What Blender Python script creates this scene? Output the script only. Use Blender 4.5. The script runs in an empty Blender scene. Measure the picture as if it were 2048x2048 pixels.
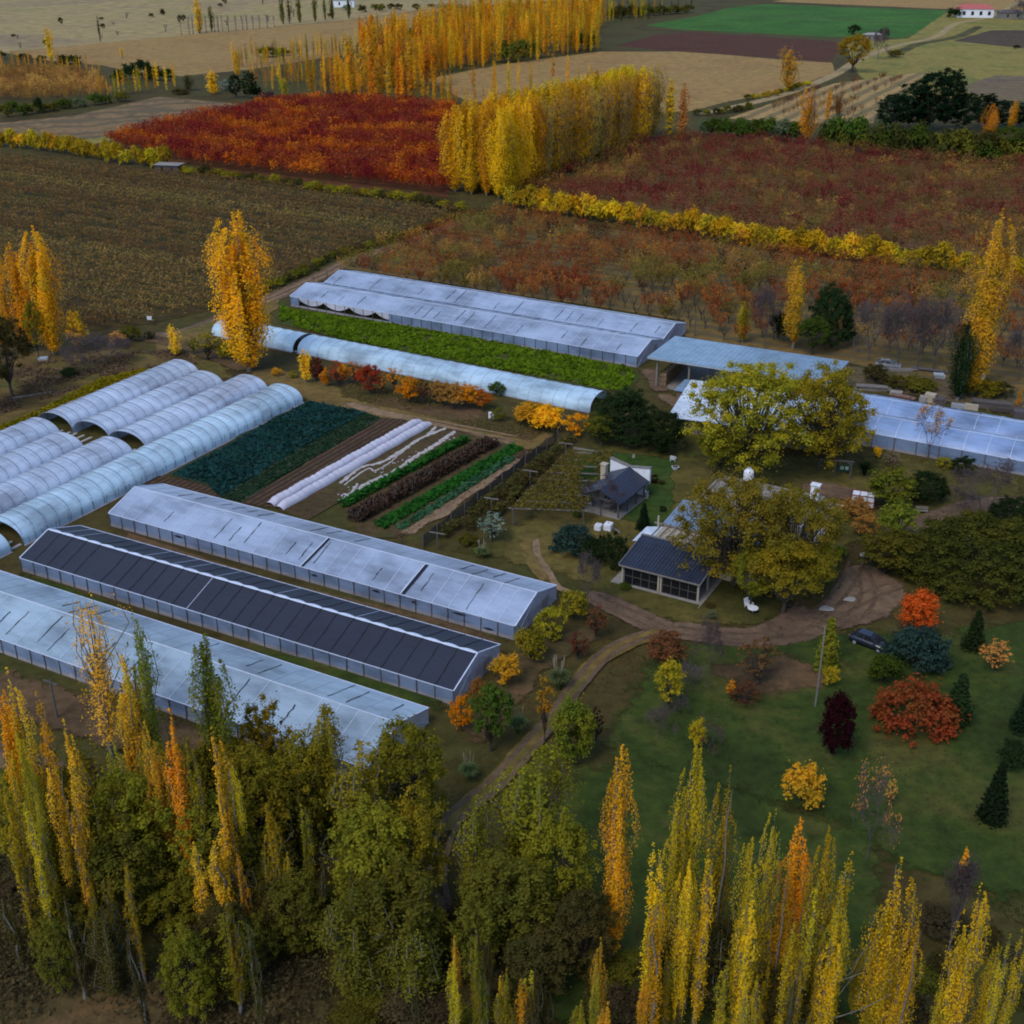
import bpy, bmesh, math, random
import numpy as np
from mathutils import Vector
R = math.radians
SC = bpy.context.scene
COL = SC.collection
# ------------------------------------------------------------------ camera, sky, sun, exposure
F_PX, HOR, CAM_H = 2500.0, -190.0, 70.0          # focal length / horizon row measured on the 2048 px photograph, flight height in m
PITCH = math.atan((1024 - HOR) / F_PX)
cam_d = bpy.data.cameras.new('camera'); cam = bpy.data.objects.new('camera', cam_d); COL.objects.link(cam)
cam.location = (0, 0, CAM_H); cam.rotation_euler = (math.pi / 2 - PITCH, 0, 0)
cam_d.sensor_width = 36; cam_d.lens = F_PX / 2048 * 36; cam_d.clip_start = 1; cam_d.clip_end = 20000
SC.camera = cam
SUN_EL, SUN_ROT = R(52), R(215)
w = bpy.data.worlds.new("World"); SC.world = w; w.use_nodes = True
nt = w.node_tree; nt.nodes.clear()
sky = nt.nodes.new('ShaderNodeTexSky'); sky.sky_type = 'NISHITA'; sky.sun_disc = False
sky.sun_elevation = SUN_EL; sky.sun_rotation = SUN_ROT; sky.air_density = 1.0; sky.dust_density = 1.0; sky.ozone_density = 2.5
bg = nt.nodes.new('ShaderNodeBackground'); bg.inputs[1].default_value = 0.15
wo = nt.nodes.new('ShaderNodeOutputWorld'); nt.links.new(sky.outputs[0], bg.inputs[0]); nt.links.new(bg.outputs[0], wo.inputs[0])
sun_d = bpy.data.lights.new('sun', 'SUN'); sun_d.energy = 1.15; sun_d.angle = R(25); sun_d.color = (1, .93, .84)
sun = bpy.data.objects.new('sun', sun_d); COL.objects.link(sun)
# direction towards the sun: the sky's rotation is measured from +Y
sd = Vector((math.sin(SUN_ROT) * math.cos(SUN_EL), math.cos(SUN_ROT) * math.cos(SUN_EL), math.sin(SUN_EL)))
sun.rotation_euler = sd.to_track_quat('Z', 'Y').to_euler(); sun.location = (0, 0, 120)
SC.view_settings.view_transform = 'Standard'; SC.view_settings.look = 'None'
SC.view_settings.exposure = 0.66; SC.view_settings.gamma = 1
SC.render.resolution_x = SC.render.resolution_y = 1024
SC.render.engine = 'CYCLES'
SC.cycles.filter_width = 1.9; SC.cycles.max_bounces = 6; SC.cycles.diffuse_bounces = 4; SC.cycles.transparent_max_bounces = 10

# ------------------------------------------------------------------ survey helpers: crop pixel -> ground point in metres
_k = 700 / 1932
CR = {'c1': (0, 0, _k), 'c2': (680, 0, _k), 'c3': (1348, 0, _k), 'c4': (0, 650, _k), 'c5': (680, 650, _k), 'c6': (1348, 650, _k),
      'd1': (0, 1200, 800 / 1823), 'd2': (680, 1200, 720 / 1640), 'd3': (1300, 1200, 748 / 1704), 'd4': (1000, 900, 350 / 1932),
      'd5': (1230, 900, 470 / 1932), 'd6': (1250, 620, 500 / 1932), 'h4': (1650, 600, 398 / 1932), 'h5': (0, 640, 400 / 1932),
      'h6': (530, 620, 400 / 1932), 'h7': (1600, 900, 448 / 1932), 'h8': (900, 1180, 400 / 1932), 'p': (0, 0, 1), 'a': (0, 0, 2048 / 1932)}
SP, CP = math.sin(PITCH), math.cos(PITCH)
def Q(c, x, y):
    o = CR[c]; return o[0] + x * o[2], o[1] + y * o[2]
def Gp(u, v, z=0.0):
    a = (u - 1024) / F_PX; b = (v - 1024) / F_PX
    t = (z - CAM_H) / (-SP - b * CP)
    return np.array([t * a, t * (CP - b * SP)])
def G(c, x, y, z=0.0): return Gp(*Q(c, x, y), z)
def Htop(P, v):                                    # height of something standing at P whose top is seen on row v
    b = (v - 1024) / F_PX
    return CAM_H - P[1] * (SP + b * CP) / (CP - b * SP)
def pxm(P, z=0): return F_PX / (P[1] * CP - (z - CAM_H) * SP)     # photo pixels per metre there
def proj(x, y, z=0):
    dep = y * CP - (z - CAM_H) * SP; up = y * SP + (z - CAM_H) * CP
    return 1024 + F_PX * x / dep, 1024 - F_PX * up / dep
def inframe(x, y, z=0, m=30):
    u, v = proj(x, y, z); return -m < u < 2048 + m and -m < v < 2048 + m

# ------------------------------------------------------------------ object helpers
def tag(o, label=None, cat=None, group=None, kind=None):
    if label: o['label'] = label
    if cat: o['category'] = cat
    if group: o['group'] = group
    if kind: o['kind'] = kind
    return o
def empty(name, loc, rz=0.0, label=None, cat=None, group=None):
    o = bpy.data.objects.new(name, None); COL.objects.link(o); o.location = loc; o.rotation_euler = (0, 0, rz); o.empty_display_size = .5
    return tag(o, label, cat, group)
def link(name, me, parent=None, mat=None, loc=None, rz=None):
    o = bpy.data.objects.new(name, me); COL.objects.link(o)
    if parent: o.parent = parent
    if mat is not None and len(me.materials) == 0: me.materials.append(mat)
    if loc is not None: o.location = loc
    if rz is not None: o.rotation_euler = (0, 0, rz)
    return o
def np_mesh(name, V, Q4, mats=None, mi=None, attrs=None, smooth=False):
    """mesh from an (n,3) vertex array and an (m,4) quad array; attrs: per-face floats"""
    V = np.ascontiguousarray(V, np.float32); Q4 = np.ascontiguousarray(Q4, np.int32)
    me = bpy.data.meshes.new(name); n, m = len(V), len(Q4)
    me.vertices.add(n); me.vertices.foreach_set('co', V.ravel())
    me.loops.add(m * 4); me.loops.foreach_set('vertex_index', Q4.ravel())
    me.polygons.add(m); me.polygons.foreach_set('loop_start', np.arange(0, m * 4, 4, dtype=np.int32))
    if mi is not None: me.polygons.foreach_set('material_index', np.ascontiguousarray(mi, np.int32))
    if smooth: me.polygons.foreach_set('use_smooth', np.ones(m, bool))
    for k, a in (attrs or {}).items():
        at = me.attributes.new(k, 'FLOAT', 'FACE'); at.data.foreach_set('value', np.ascontiguousarray(a, np.float32))
    for mt in mats or []: me.materials.append(mt)
    me.update(calc_edges=True)
    return me
class MB:
    """collects boxes, bars, tubes and quads in one bmesh"""
    def __init__(s): s.b = bmesh.new(); s.m = 0
    def _f(s, vs):
        try: f = s.b.faces.new(vs); f.material_index = s.m; return f
        except ValueError: pass
    def hexa(s, P):
        v = [s.b.verts.new(p) for p in P]
        for q in ((0, 3, 2, 1), (4, 5, 6, 7), (0, 1, 5, 4), (1, 2, 6, 5), (2, 3, 7, 6), (3, 0, 4, 7)): s._f([v[i] for i in q])
    def box(s, x0, x1, y0, y1, z0, z1):
        s.hexa([(x0, y0, z0), (x1, y0, z0), (x1, y1, z0), (x0, y1, z0), (x0, y0, z1), (x1, y0, z1), (x1, y1, z1), (x0, y1, z1)])
    def bar(s, a, b, wd, ht=None):
        a, b = Vector(a), Vector(b); d = (b - a)
        if d.length < 1e-6: return
        d.normalize(); up = Vector((0, 0, 1)) if abs(d.z) < .95 else Vector((1, 0, 0))
        x = d.cross(up).normalized() * wd / 2; y = d.cross(x).normalized() * (ht or wd) / 2
        s.hexa([a - x - y, a + x - y, a + x + y, a - x + y, b - x - y, b + x - y, b + x + y, b - x + y])
    def tube(s, pts, r, n=8, cap=True):
        rings = []; pts = [Vector(p) for p in pts]; rr = r if isinstance(r, (list, tuple)) else [r] * len(pts)
        for i, p in enumerate(pts):
            d = (pts[min(i + 1, len(pts) - 1)] - pts[max(i - 1, 0)]).normalized()
            up = Vector((0, 0, 1)) if abs(d.z) < .9 else Vector((1, 0, 0))
            x = d.cross(up).normalized(); y = d.cross(x).normalized()
            rings.append([s.b.verts.new(p + (x * math.cos(2 * math.pi * k / n) + y * math.sin(2 * math.pi * k / n)) * rr[i]) for k in range(n)])
        for a, b in zip(rings, rings[1:]):
            for k in range(n): s._f([a[k], a[(k + 1) % n], b[(k + 1) % n], b[k]])
        if cap: s._f(rings[0][::-1]); s._f(rings[-1])
    def grid(s, fn, nu, nv):
        g = [[s.b.verts.new(fn(i / nu, j / nv)) for j in range(nv + 1)] for i in range(nu + 1)]
        for i in range(nu):
            for j in range(nv): s._f([g[i][j], g[i + 1][j], g[i + 1][j + 1], g[i][j + 1]])
    def poly(s, P): return s._f([s.b.verts.new(p) for p in P])
    def build(s, name, mats, parent=None, loc=None, rz=None, smooth=False, bevel=0):
        if bevel: bmesh.ops.bevel(s.b, geom=s.b.edges[:], offset=bevel, segments=2, affect='EDGES')
        bmesh.ops.recalc_face_normals(s.b, faces=s.b.faces[:])
        me = bpy.data.meshes.new(name); s.b.to_mesh(me); s.b.free()
        for m in (mats if isinstance(mats, (list, tuple)) else [mats]): me.materials.append(m)
        if smooth:
            for p in me.polygons: p.use_smooth = True
        return link(name, me, parent, None, loc, rz)

# ------------------------------------------------------------------ materials
def mat(name):
    m = bpy.data.materials.new(name); m.use_nodes = True; t = m.node_tree; t.nodes.clear()
    return m, t, t.nodes, t.links
def nd(N, typ, **kw):
    n = N.new(typ)
    for k, v in kw.items():
        if k.startswith('i_'):
            k2 = k[2:]; n.inputs[int(k2) if k2.isdigit() else k2].default_value = v
        else: setattr(n, k, v)
    return n
def ramp(N, cols, interp='LINEAR'):
    r = N.new('ShaderNodeValToRGB'); e = r.color_ramp.elements; r.color_ramp.interpolation = interp
    while len(e) < len(cols): e.new(.5)
    for i, (p, c) in enumerate(cols): e[i].position = p; e[i].color = (*c, 1)
    return r
def plain(name, c, rough=.7, metal=0.0, var=.18, scale=1.5, spec=.3, bump=0.0, c2=None):
    """weathered paint / timber / metal: one colour broken up by object-space noise"""
    m, t, N, L = mat(name)
    tc = nd(N, 'ShaderNodeNewGeometry'); nz = nd(N, 'ShaderNodeTexNoise', i_Scale=scale, i_Detail=5.0, i_Roughness=.65)
    L.new(tc.outputs['Position'], nz.inputs['Vector'])
    d = c2 or tuple(x * (1 - var * 1.6) for x in c)
    r = ramp(N, [(.32, d), (.62, c), (.8, tuple(min(1, x * (1 + var * .5)) for x in c))]); L.new(nz.outputs[0], r.inputs[0])
    b = nd(N, 'ShaderNodeBsdfPrincipled', i_Roughness=rough, i_Metallic=metal); b.inputs['Specular IOR Level'].default_value = spec
    L.new(r.outputs[0], b.inputs['Base Color'])
    if bump:
        bp = nd(N, 'ShaderNodeBump', i_Strength=bump, i_Distance=.05); L.new(nz.outputs[0], bp.inputs['Height']); L.new(bp.outputs[0], b.inputs['Normal'])
    o = nd(N, 'ShaderNodeOutputMaterial'); L.new(b.outputs[0], o.inputs[0]); return m
def film(name, c, trans, rough=.35, tint=(.8, .85, .9), streak=.8):
    """weathered greenhouse plastic: partly see-through, dusty, glossy"""
    m, t, N, L = mat(name)
    g = nd(N, 'ShaderNodeTexCoord'); mp = nd(N, 'ShaderNodeMapping'); mp.inputs['Scale'].default_value = (.35, 1.0, 1.0)
    L.new(g.outputs['Object'], mp.inputs[0])
    nz = nd(N, 'ShaderNodeTexNoise', i_Scale=.8, i_Detail=6.0, i_Roughness=.7); L.new(mp.outputs[0], nz.inputs['Vector'])
    n2 = nd(N, 'ShaderNodeTexNoise', i_Scale=.16, i_Detail=2.0); L.new(g.outputs['Object'], n2.inputs['Vector'])
    mx = nd(N, 'ShaderNodeMath', operation='MULTIPLY_ADD', i_1=.6); L.new(n2.outputs[0], mx.inputs[0]); 
    ml = nd(N, 'ShaderNodeMath', operation='MULTIPLY', i_1=.4); L.new(nz.outputs[0], ml.inputs[0]); L.new(ml.outputs[0], mx.inputs[2])
    r = ramp(N, [(.36, tuple(x * (1 - streak * .55) for x in c)), (.52, c), (.68, tuple(min(.95, x * (1 + streak * .3)) for x in c))]); L.new(mx.outputs[0], r.inputs[0])
    b = nd(N, 'ShaderNodeBsdfPrincipled', i_Roughness=rough); b.inputs['Specular IOR Level'].default_value = .5
    L.new(r.outputs[0], b.inputs['Base Color'])
    bp = nd(N, 'ShaderNodeBump', i_Strength=.6, i_Distance=.2); L.new(nz.outputs[0], bp.inputs['Height']); L.new(bp.outputs[0], b.inputs['Normal'])
    tr = nd(N, 'ShaderNodeBsdfTransparent'); tr.inputs[0].default_value = (*tint, 1)
    mr = nd(N, 'ShaderNodeMapRange'); mr.inputs['To Min'].default_value = trans * 1.5; mr.inputs['To Max'].default_value = trans * .5
    L.new(nz.outputs[0], mr.inputs['Value'])
    s = nd(N, 'ShaderNodeMixShader'); L.new(mr.outputs[0], s.inputs[0]); L.new(b.outputs[0], s.inputs[1]); L.new(tr.outputs[0], s.inputs[2])
    o = nd(N, 'ShaderNodeOutputMaterial'); L.new(s.outputs[0], o.inputs[0]); return m
def leafmat(name='leaf'):
    """foliage: the colour pair comes from the object (colour + tint), varied leaf by leaf, clump by clump and tree by tree"""
    m, t, N, L = mat(name)
    oi = nd(N, 'ShaderNodeObjectInfo'); at = nd(N, 'ShaderNodeAttribute', attribute_type='OBJECT', attribute_name='tint')
    lv = nd(N, 'ShaderNodeAttribute', attribute_type='GEOMETRY', attribute_name='lv')
    cv = nd(N, 'ShaderNodeAttribute', attribute_type='GEOMETRY', attribute_name='cv')
    tc = nd(N, 'ShaderNodeNewGeometry'); nz = nd(N, 'ShaderNodeTexNoise', i_Scale=.33, i_Detail=3.0)
    L.new(tc.outputs['Position'], nz.inputs['Vector'])
    a = nd(N, 'ShaderNodeMath', operation='MULTIPLY_ADD', i_1=2.6, i_2=-.98); L.new(nz.outputs[0], a.inputs[0])
    b = nd(N, 'ShaderNodeMath', operation='MULTIPLY_ADD', i_1=.22); L.new(lv.outputs['Fac'], b.inputs[0]); L.new(a.outputs[0], b.inputs[2])
    b2 = nd(N, 'ShaderNodeMath', operation='MULTIPLY_ADD', i_1=.5, i_2=0.0, use_clamp=True); L.new(cv.outputs['Fac'], b2.inputs[0]); L.new(b.outputs[0], b2.inputs[2])
    b3 = nd(N, 'ShaderNodeMath', operation='SUBTRACT', i_1=.22, use_clamp=True); L.new(b2.outputs[0], b3.inputs[0])
    mx = nd(N, 'ShaderNodeMix', data_type='RGBA'); L.new(b3.outputs[0], mx.inputs[0]); L.new(oi.outputs['Color'], mx.inputs[6]); L.new(at.outputs['Color'], mx.inputs[7])
    rs = nd(N, 'ShaderNodeMath', operation='ADD'); L.new(oi.outputs['Random'], rs.inputs[0]); L.new(cv.outputs['Fac'], rs.inputs[1])
    fr = nd(N, 'ShaderNodeMath', operation='FRACT'); L.new(rs.outputs[0], fr.inputs[0])
    hu = nd(N, 'ShaderNodeMath', operation='MULTIPLY_ADD', i_1=.03, i_2=.485); L.new(fr.outputs[0], hu.inputs[0])
    va = nd(N, 'ShaderNodeMath', operation='MULTIPLY_ADD', i_1=.36, i_2=.82); L.new(lv.outputs['Fac'], va.inputs[0])
    vb = nd(N, 'ShaderNodeMath', operation='MULTIPLY_ADD', i_1=.5, i_2=.75); L.new(fr.outputs[0], vb.inputs[0])
    vc = nd(N, 'ShaderNodeMath', operation='MULTIPLY'); L.new(va.outputs[0], vc.inputs[0]); L.new(vb.outputs[0], vc.inputs[1])
    hs = nd(N, 'ShaderNodeHueSaturation'); L.new(hu.outputs[0], hs.inputs['Hue']); L.new(vc.outputs[0], hs.inputs['Value']); L.new(mx.outputs[2], hs.inputs['Color'])
    d = nd(N, 'ShaderNodeBsdfDiffuse'); tl = nd(N, 'ShaderNodeBsdfTranslucent'); L.new(hs.outputs[0], d.inputs[0]); L.new(hs.outputs[0], tl.inputs[0])
    s = nd(N, 'ShaderNodeMixShader', i_0=.42); L.new(d.outputs[0], s.inputs[1]); L.new(tl.outputs[0], s.inputs[2])
    o = nd(N, 'ShaderNodeOutputMaterial'); L.new(s.outputs[0], o.inputs[0]); return m
def ground(name, c, sA=.05, sB=.6, row=None, soft=False, bump=.6, rough=.95, warp=1.0, rowc=None):
    """soil / grass: three tones mixed by two noises; row=(angle, spacing) adds furrows; soft frays the sheet's border"""
    c = [(x[0] * 1.2, x[1] * 1.06, x[2] * .74) for x in c]; m, t, N, L = mat(name)
    g = nd(N, 'ShaderNodeNewGeometry')
    nA = nd(N, 'ShaderNodeTexNoise', i_Scale=sA, i_Detail=8.0, i_Roughness=.62, i_Distortion=.6 * warp); nB = nd(N, 'ShaderNodeTexNoise', i_Scale=sB, i_Detail=9.0, i_Roughness=.72)
    L.new(g.outputs['Position'], nA.inputs['Vector']); L.new(g.outputs['Position'], nB.inputs['Vector'])
    r1 = ramp(N, [(.36, c[0]), (.5, c[1]), (.64, c[2])]); L.new(nA.outputs[0], r1.inputs[0])
    r2 = ramp(N, [(.25, (.35, .35, .35)), (.5, (1, 1, 1)), (.75, (1.6, 1.55, 1.4))]); L.new(nB.outputs[0], r2.inputs[0])
    mu = nd(N, 'ShaderNodeMix', data_type='RGBA', blend_type='MULTIPLY', i_0=.85); L.new(r1.outputs[0], mu.inputs[6]); L.new(r2.outputs[0], mu.inputs[7])
    outc = mu.outputs[2]
    if row:
        mp = nd(N, 'ShaderNodeMapping'); mp.inputs['Rotation'].default_value = (0, 0, -row[0]); L.new(g.outputs['Position'], mp.inputs[0])
        wv = nd(N, 'ShaderNodeTexWave', bands_direction='Y', i_Scale=.314 / row[1], i_Distortion=1.2 * warp, i_Detail=3.0); wv.inputs['Detail Scale'].default_value = 2.0
        L.new(mp.outputs[0], wv.inputs['Vector'])
        rc = rowc or tuple(x * .45 for x in c[0])
        m2 = nd(N, 'ShaderNodeMix', data_type='RGBA'); 
        rr = ramp(N, [(.25, (.75, .75, .75)), (.7, (0, 0, 0))]); L.new(wv.outputs[0], rr.inputs[0]); L.new(rr.outputs[0], m2.inputs[0])
        L.new(outc, m2.inputs[6]); m2.inputs[7].default_value = (*rc, 1); outc = m2.outputs[2]
    b = nd(N, 'ShaderNodeBsdfPrincipled', i_Roughness=rough); b.inputs['Specular IOR Level'].default_value = .1; L.new(outc, b.inputs['Base Color'])
    bp = nd(N, 'ShaderNodeBump', i_Strength=bump, i_Distance=.25); L.new(nB.outputs[0], bp.inputs['Height']); L.new(bp.outputs[0], b.inputs['Normal'])
    o = nd(N, 'ShaderNodeOutputMaterial')
    if soft:
        e = nd(N, 'ShaderNodeAttribute', attribute_type='GEOMETRY', attribute_name='edge')
        n3 = nd(N, 'ShaderNodeTexNoise', i_Scale=.5, i_Detail=8.0, i_Roughness=.75); L.new(g.outputs['Position'], n3.inputs['Vector'])
        a = nd(N, 'ShaderNodeMath', operation='MULTIPLY_ADD', i_1=3.0, i_2=-1.5); L.new(n3.outputs[0], a.inputs[0])
        s = nd(N, 'ShaderNodeMath', operation='MULTIPLY_ADD', i_1=2.1); L.new(e.outputs['Fac'], s.inputs[0]); L.new(a.outputs[0], s.inputs[2])
        sm = nd(N, 'ShaderNodeMapRange', interpolation_type='SMOOTHSTEP'); sm.inputs['From Min'].default_value = .2; sm.inputs['From Max'].default_value = .75; L.new(s.outputs[0], sm.inputs['Value'])
        tr = nd(N, 'ShaderNodeBsdfTransparent'); mx = nd(N, 'ShaderNodeMixShader'); L.new(sm.outputs[0], mx.inputs[0]); L.new(tr.outputs[0], mx.inputs[1]); L.new(b.outputs[0], mx.inputs[2])
        L.new(mx.outputs[0], o.inputs[0])
    else: L.new(b.outputs[0], o.inputs[0])
    return m
M = dict(
    leaf=leafmat(), bark=plain('bark', (.055, .045, .035), .9, scale=3), palebark=plain('pale_bark', (.15, .135, .11), .9, scale=3), greybark=plain('grey_bark', (.085, .070, .072), .9, scale=2),
    film=film('roof_film', (.29, .355, .47), .12), film_old=film('old_roof_film', (.28, .37, .45), .12), film_wall=film('wall_film', (.17, .235, .36), .22, .3),
    film_tunnel=film('tunnel_film', (.42, .50, .62), .16, .24), film_tunnel_b=film('glossy_tunnel_film', (.40, .55, .66), .14, .16), film_end=film('end_film', (.42, .42, .50), .12, .4),
    film_skirt=film('skirt_film', (.24, .23, .25), .06, .5), net=film('shade_net', (.011, .015, .030), .03, .7, streak=.35), film_blue=film('blue_roof_film', (.20, .29, .47), .1, .3),
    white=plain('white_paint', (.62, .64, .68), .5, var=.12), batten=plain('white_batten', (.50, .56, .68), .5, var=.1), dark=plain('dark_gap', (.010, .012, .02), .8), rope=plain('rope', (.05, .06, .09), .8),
    post=plain('timber_post', (.085, .075, .07), .9), steel=plain('galvanised_steel', (.42, .45, .48), .45, .4), pipe=plain('hoop_pipe', (.26, .27, .34), .5),
    wood=plain('bin_timber', (.22, .15, .085), .85, scale=2.5, var=.3), plank=plain('grey_plank', (.17, .155, .14), .9, scale=2), cream=plain('cream_render', (.36, .31, .23), .85, var=.12),
    brick=plain('brick', (.20, .12, .095), .9, var=.3, scale=3), slab=plain('concrete_slab', (.22, .20, .18), .9), darkslab=plain('patio_tile', (.13, .10, .10), .8),
    fleece=plain('fleece', (.46, .45, .52), .85, var=.1, scale=1), dirtyfleece=plain('dirty_fleece', (.38, .35, .33), .9, var=.2),
    redroof=plain('red_roof', (.38, .10, .09), .8), paint=plain('car_paint', (.014, .019, .030), .25, spec=.6, var=.08), glass=plain('dark_glass', (.008, .009, .011), .25, spec=.4, var=.1),
    rubber=plain('rubber', (.015, .015, .015), .9), redsteel=plain('red_steel', (.14, .03, .035), .6), lamp=plain('lamp_glass', (.5, .4, .35), .2), green=plain('sign_green', (.02, .06, .04), .6), stone=plain('pale_stone', (.27, .25, .23), .9),
    plume=plain('plume', (.26, .22, .16), .9))
def sheetmetal(name, c, ang, sp, rough=.4, metal=.35):
    m, t, N, L = mat(name)
    g = nd(N, 'ShaderNodeNewGeometry'); mp = nd(N, 'ShaderNodeMapping'); mp.inputs['Rotation'].default_value = (0, 0, -ang); L.new(g.outputs['Position'], mp.inputs[0])
    wv = nd(N, 'ShaderNodeTexWave', bands_direction='X', i_Scale=.314 / sp, i_Distortion=0.0); L.new(mp.outputs[0], wv.inputs['Vector'])
    nz = nd(N, 'ShaderNodeTexNoise', i_Scale=.5, i_Detail=6.0, i_Roughness=.65); L.new(g.outputs['Position'], nz.inputs['Vector'])
    r = ramp(N, [(.35, tuple(x * .72 for x in c)), (.6, c), (.75, tuple(min(1, x * 1.12) for x in c))]); L.new(nz.outputs[0], r.inputs[0])
    b = nd(N, 'ShaderNodeBsdfPrincipled', i_Roughness=rough, i_Metallic=metal); L.new(r.outputs[0], b.inputs['Base Color'])
    bp = nd(N, 'ShaderNodeBump', i_Strength=.6, i_Distance=.06); L.new(wv.outputs[0], bp.inputs['Height']); L.new(bp.outputs[0], b.inputs['Normal'])
    o = nd(N, 'ShaderNodeOutputMaterial'); L.new(b.outputs[0], o.inputs[0]); return m
A1 = R(-28.6)                                       # bearing of the greenhouse rows
M['tin'] = sheetmetal('barn_tin', (.22, .32, .42), R(-26.5), .8)
M['tinwhite'] = sheetmetal('white_tin', (.55, .62, .70), A1, .6, .5, .1)
M['tinblue'] = sheetmetal('blue_tin', (.20, .28, .38), A1, .6)
M['tile'] = sheetmetal('dark_tile', (.018, .022, .042), A1, .35, .5, 0)
# ------------------------------------------------------------------ the land: one ground sheet, field sheets and tracks a few mm apart
rng = np.random.default_rng(7)
def pts(c, *xy): return [G(c, x, y) for x, y in xy]
def inpoly(x, y, P):
    r = False; j = len(P) - 1
    for i in range(len(P)):
        if (P[i][1] > y) != (P[j][1] > y) and x < (P[j][0] - P[i][0]) * (y - P[i][1]) / (P[j][1] - P[i][1]) + P[i][0]: r = not r
        j = i
    return r
from mathutils.geometry import delaunay_2d_cdt
def densify(P, step, jit):
    out = []
    for i in range(len(P)):
        a, b = P[i], P[(i + 1) % len(P)]; n = max(1, int(np.hypot(*(b - a)) / step)); nn = np.array([-(b - a)[1], (b - a)[0]]) / max(1e-6, np.hypot(*(b - a)))
        for k in range(n): out.append(a + (b - a) * k / n + nn * (rng.normal() * jit if k else 0))
    return out
_z = [0.004]
def patch(name, P, m, wd=1.5, step=4, jit=.3, kind='structure'):
    """field sheet with an 'edge' attribute running 0 -> 1 over a border of width wd"""
    P = [np.array(p, float) for p in P]
    ar = sum(P[i][0] * P[(i + 1) % len(P)][1] - P[(i + 1) % len(P)][0] * P[i][1] for i in range(len(P)))
    if ar < 0: P = P[::-1]
    D = np.array(densify(P, step, jit)); n = len(D); z = _z[0]; _z[0] += .004
    def dist(X):
        A, B = D, np.roll(D, -1, 0); d = B - A; t = np.clip(((X[:, None] - A) * d).sum(2) / ((d * d).sum(1) + 1e-9), 0, 1); return np.sqrt((((A + t[..., None] * d) - X[:, None]) ** 2).sum(2)).min(1)
    t_ = np.roll(D, -1, 0) - np.roll(D, 1, 0); t_ /= np.linalg.norm(t_, axis=1, keepdims=True) + 1e-9; I = D + np.stack([-t_[:, 1], t_[:, 0]], 1) * wd
    I = I[[inpoly(x, y, D) for x, y in I]]
    if len(I): I = I[dist(I) > wd * .85]
    vs, es, fs, _, _, _ = delaunay_2d_cdt([Vector(p) for p in np.concatenate([D, I])], [(i, (i + 1) % n) for i in range(n)], [], 1, 1e-5)
    X = np.array([(v.x, v.y) for v in vs]); me = bpy.data.meshes.new(name); me.from_pydata([(x, y, z) for x, y in X], [], [tuple(f) for f in fs]); me.materials.append(m)
    at = me.attributes.new('edge', 'FLOAT', 'POINT'); at.data.foreach_set('value', np.clip(dist(X) / wd, 0, 1).astype(np.float32))
    return tag(link(name, me), kind=kind)
def spline(P, per=8):
    P = [np.array(p, float) for p in P]; P = [2 * P[0] - P[1]] + P + [2 * P[-1] - P[-2]]; out = []
    for i in range(1, len(P) - 2):
        for k in range(per):
            t = k / per; p0, p1, p2, p3 = P[i - 1:i + 3]
            out.append(.5 * (2 * p1 + (p2 - p0) * t + (2 * p0 - 5 * p1 + 4 * p2 - p3) * t * t + (3 * p1 - p0 - 3 * p2 + p3) * t ** 3))
    return out + [P[-2]]
def ribbon(name, P, wd, m, kind='structure', per=8):
    S = spline(P, per); n = len(S); W = wd if isinstance(wd, (list, tuple)) else [wd, wd]
    ws = np.interp(np.linspace(0, 1, n), np.linspace(0, 1, len(W)), W); V, E, F = [], [], []
    z = _z[0]; _z[0] += .004; prof = ((-.5, 0), (-.28, .75), (0, 1), (.28, .75), (.5, 0))
    for i in range(n):
        d = S[min(i + 1, n - 1)] - S[max(i - 1, 0)]; d /= max(1e-6, np.hypot(*d)); nn = np.array([-d[1], d[0]])
        for s, e in prof: p = S[i] + nn * s * ws[i]; V.append((p[0], p[1], z)); E.append(e * min(1, i / 4, (n - 1 - i) / 4))
    for i in range(n - 1):
        for k in range(4): a = i * 5 + k; F.append((a, a + 5, a + 6, a + 1))
    me = np_mesh(name, V, F, [m]); at = me.attributes.new('edge', 'FLOAT', 'POINT'); at.data.foreach_set('value', np.array(E, np.float32))
    return tag(link(name, me), kind=kind)
G_rough = ground('rough_grass', [(.031, .026, .013), (.048, .043, .018), (.036, .046, .015)], .035, .55)
G_past = ground('dry_pasture', [(.17, .14, .11), (.22, .185, .115), (.17, .165, .095)], .012, .12)
G_stub = ground('stubble', [(.22, .15, .075), (.27, .185, .09), (.24, .18, .085)], .02, .25, row=(R(8), 3.5), warp=2)
G_green = ground('alfalfa', [(.020, .070, .012), (.026, .090, .015), (.034, .105, .018)], .03, .3, bump=.3)
G_plow = ground('ploughed_red', [(.055, .022, .020), (.075, .030, .024), (.06, .035, .022)], .03, .4, row=(R(-10), 2.5))
G_plowdark = ground('ploughed_dark', [(.05, .04, .038), (.065, .05, .042), (.08, .062, .045)], .03, .4, row=(R(-10), 3))
G_lightgr = ground('pale_grass', [(.12, .11, .04), (.16, .145, .05), (.09, .11, .035)], .025, .25, soft=True)
G_lawn = ground('lawn', [(.019, .033, .010), (.028, .049, .012), (.056, .060, .021)], .085, .7, soft=True)
G_lawn2 = ground('green_lawn', [(.018, .040, .011), (.025, .055, .014), (.050, .060, .02)], .06, .8, soft=True)
G_dirt = ground('dirt_track', [(.13, .095, .082), (.18, .135, .115), (.14, .11, .085)], .12, .9, soft=True, bump=.9)
G_dirtd = ground('dark_dirt_track', [(.075, .055, .052), (.10, .074, .068), (.12, .09, .078)], .12, .9, soft=True, bump=.9)
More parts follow.
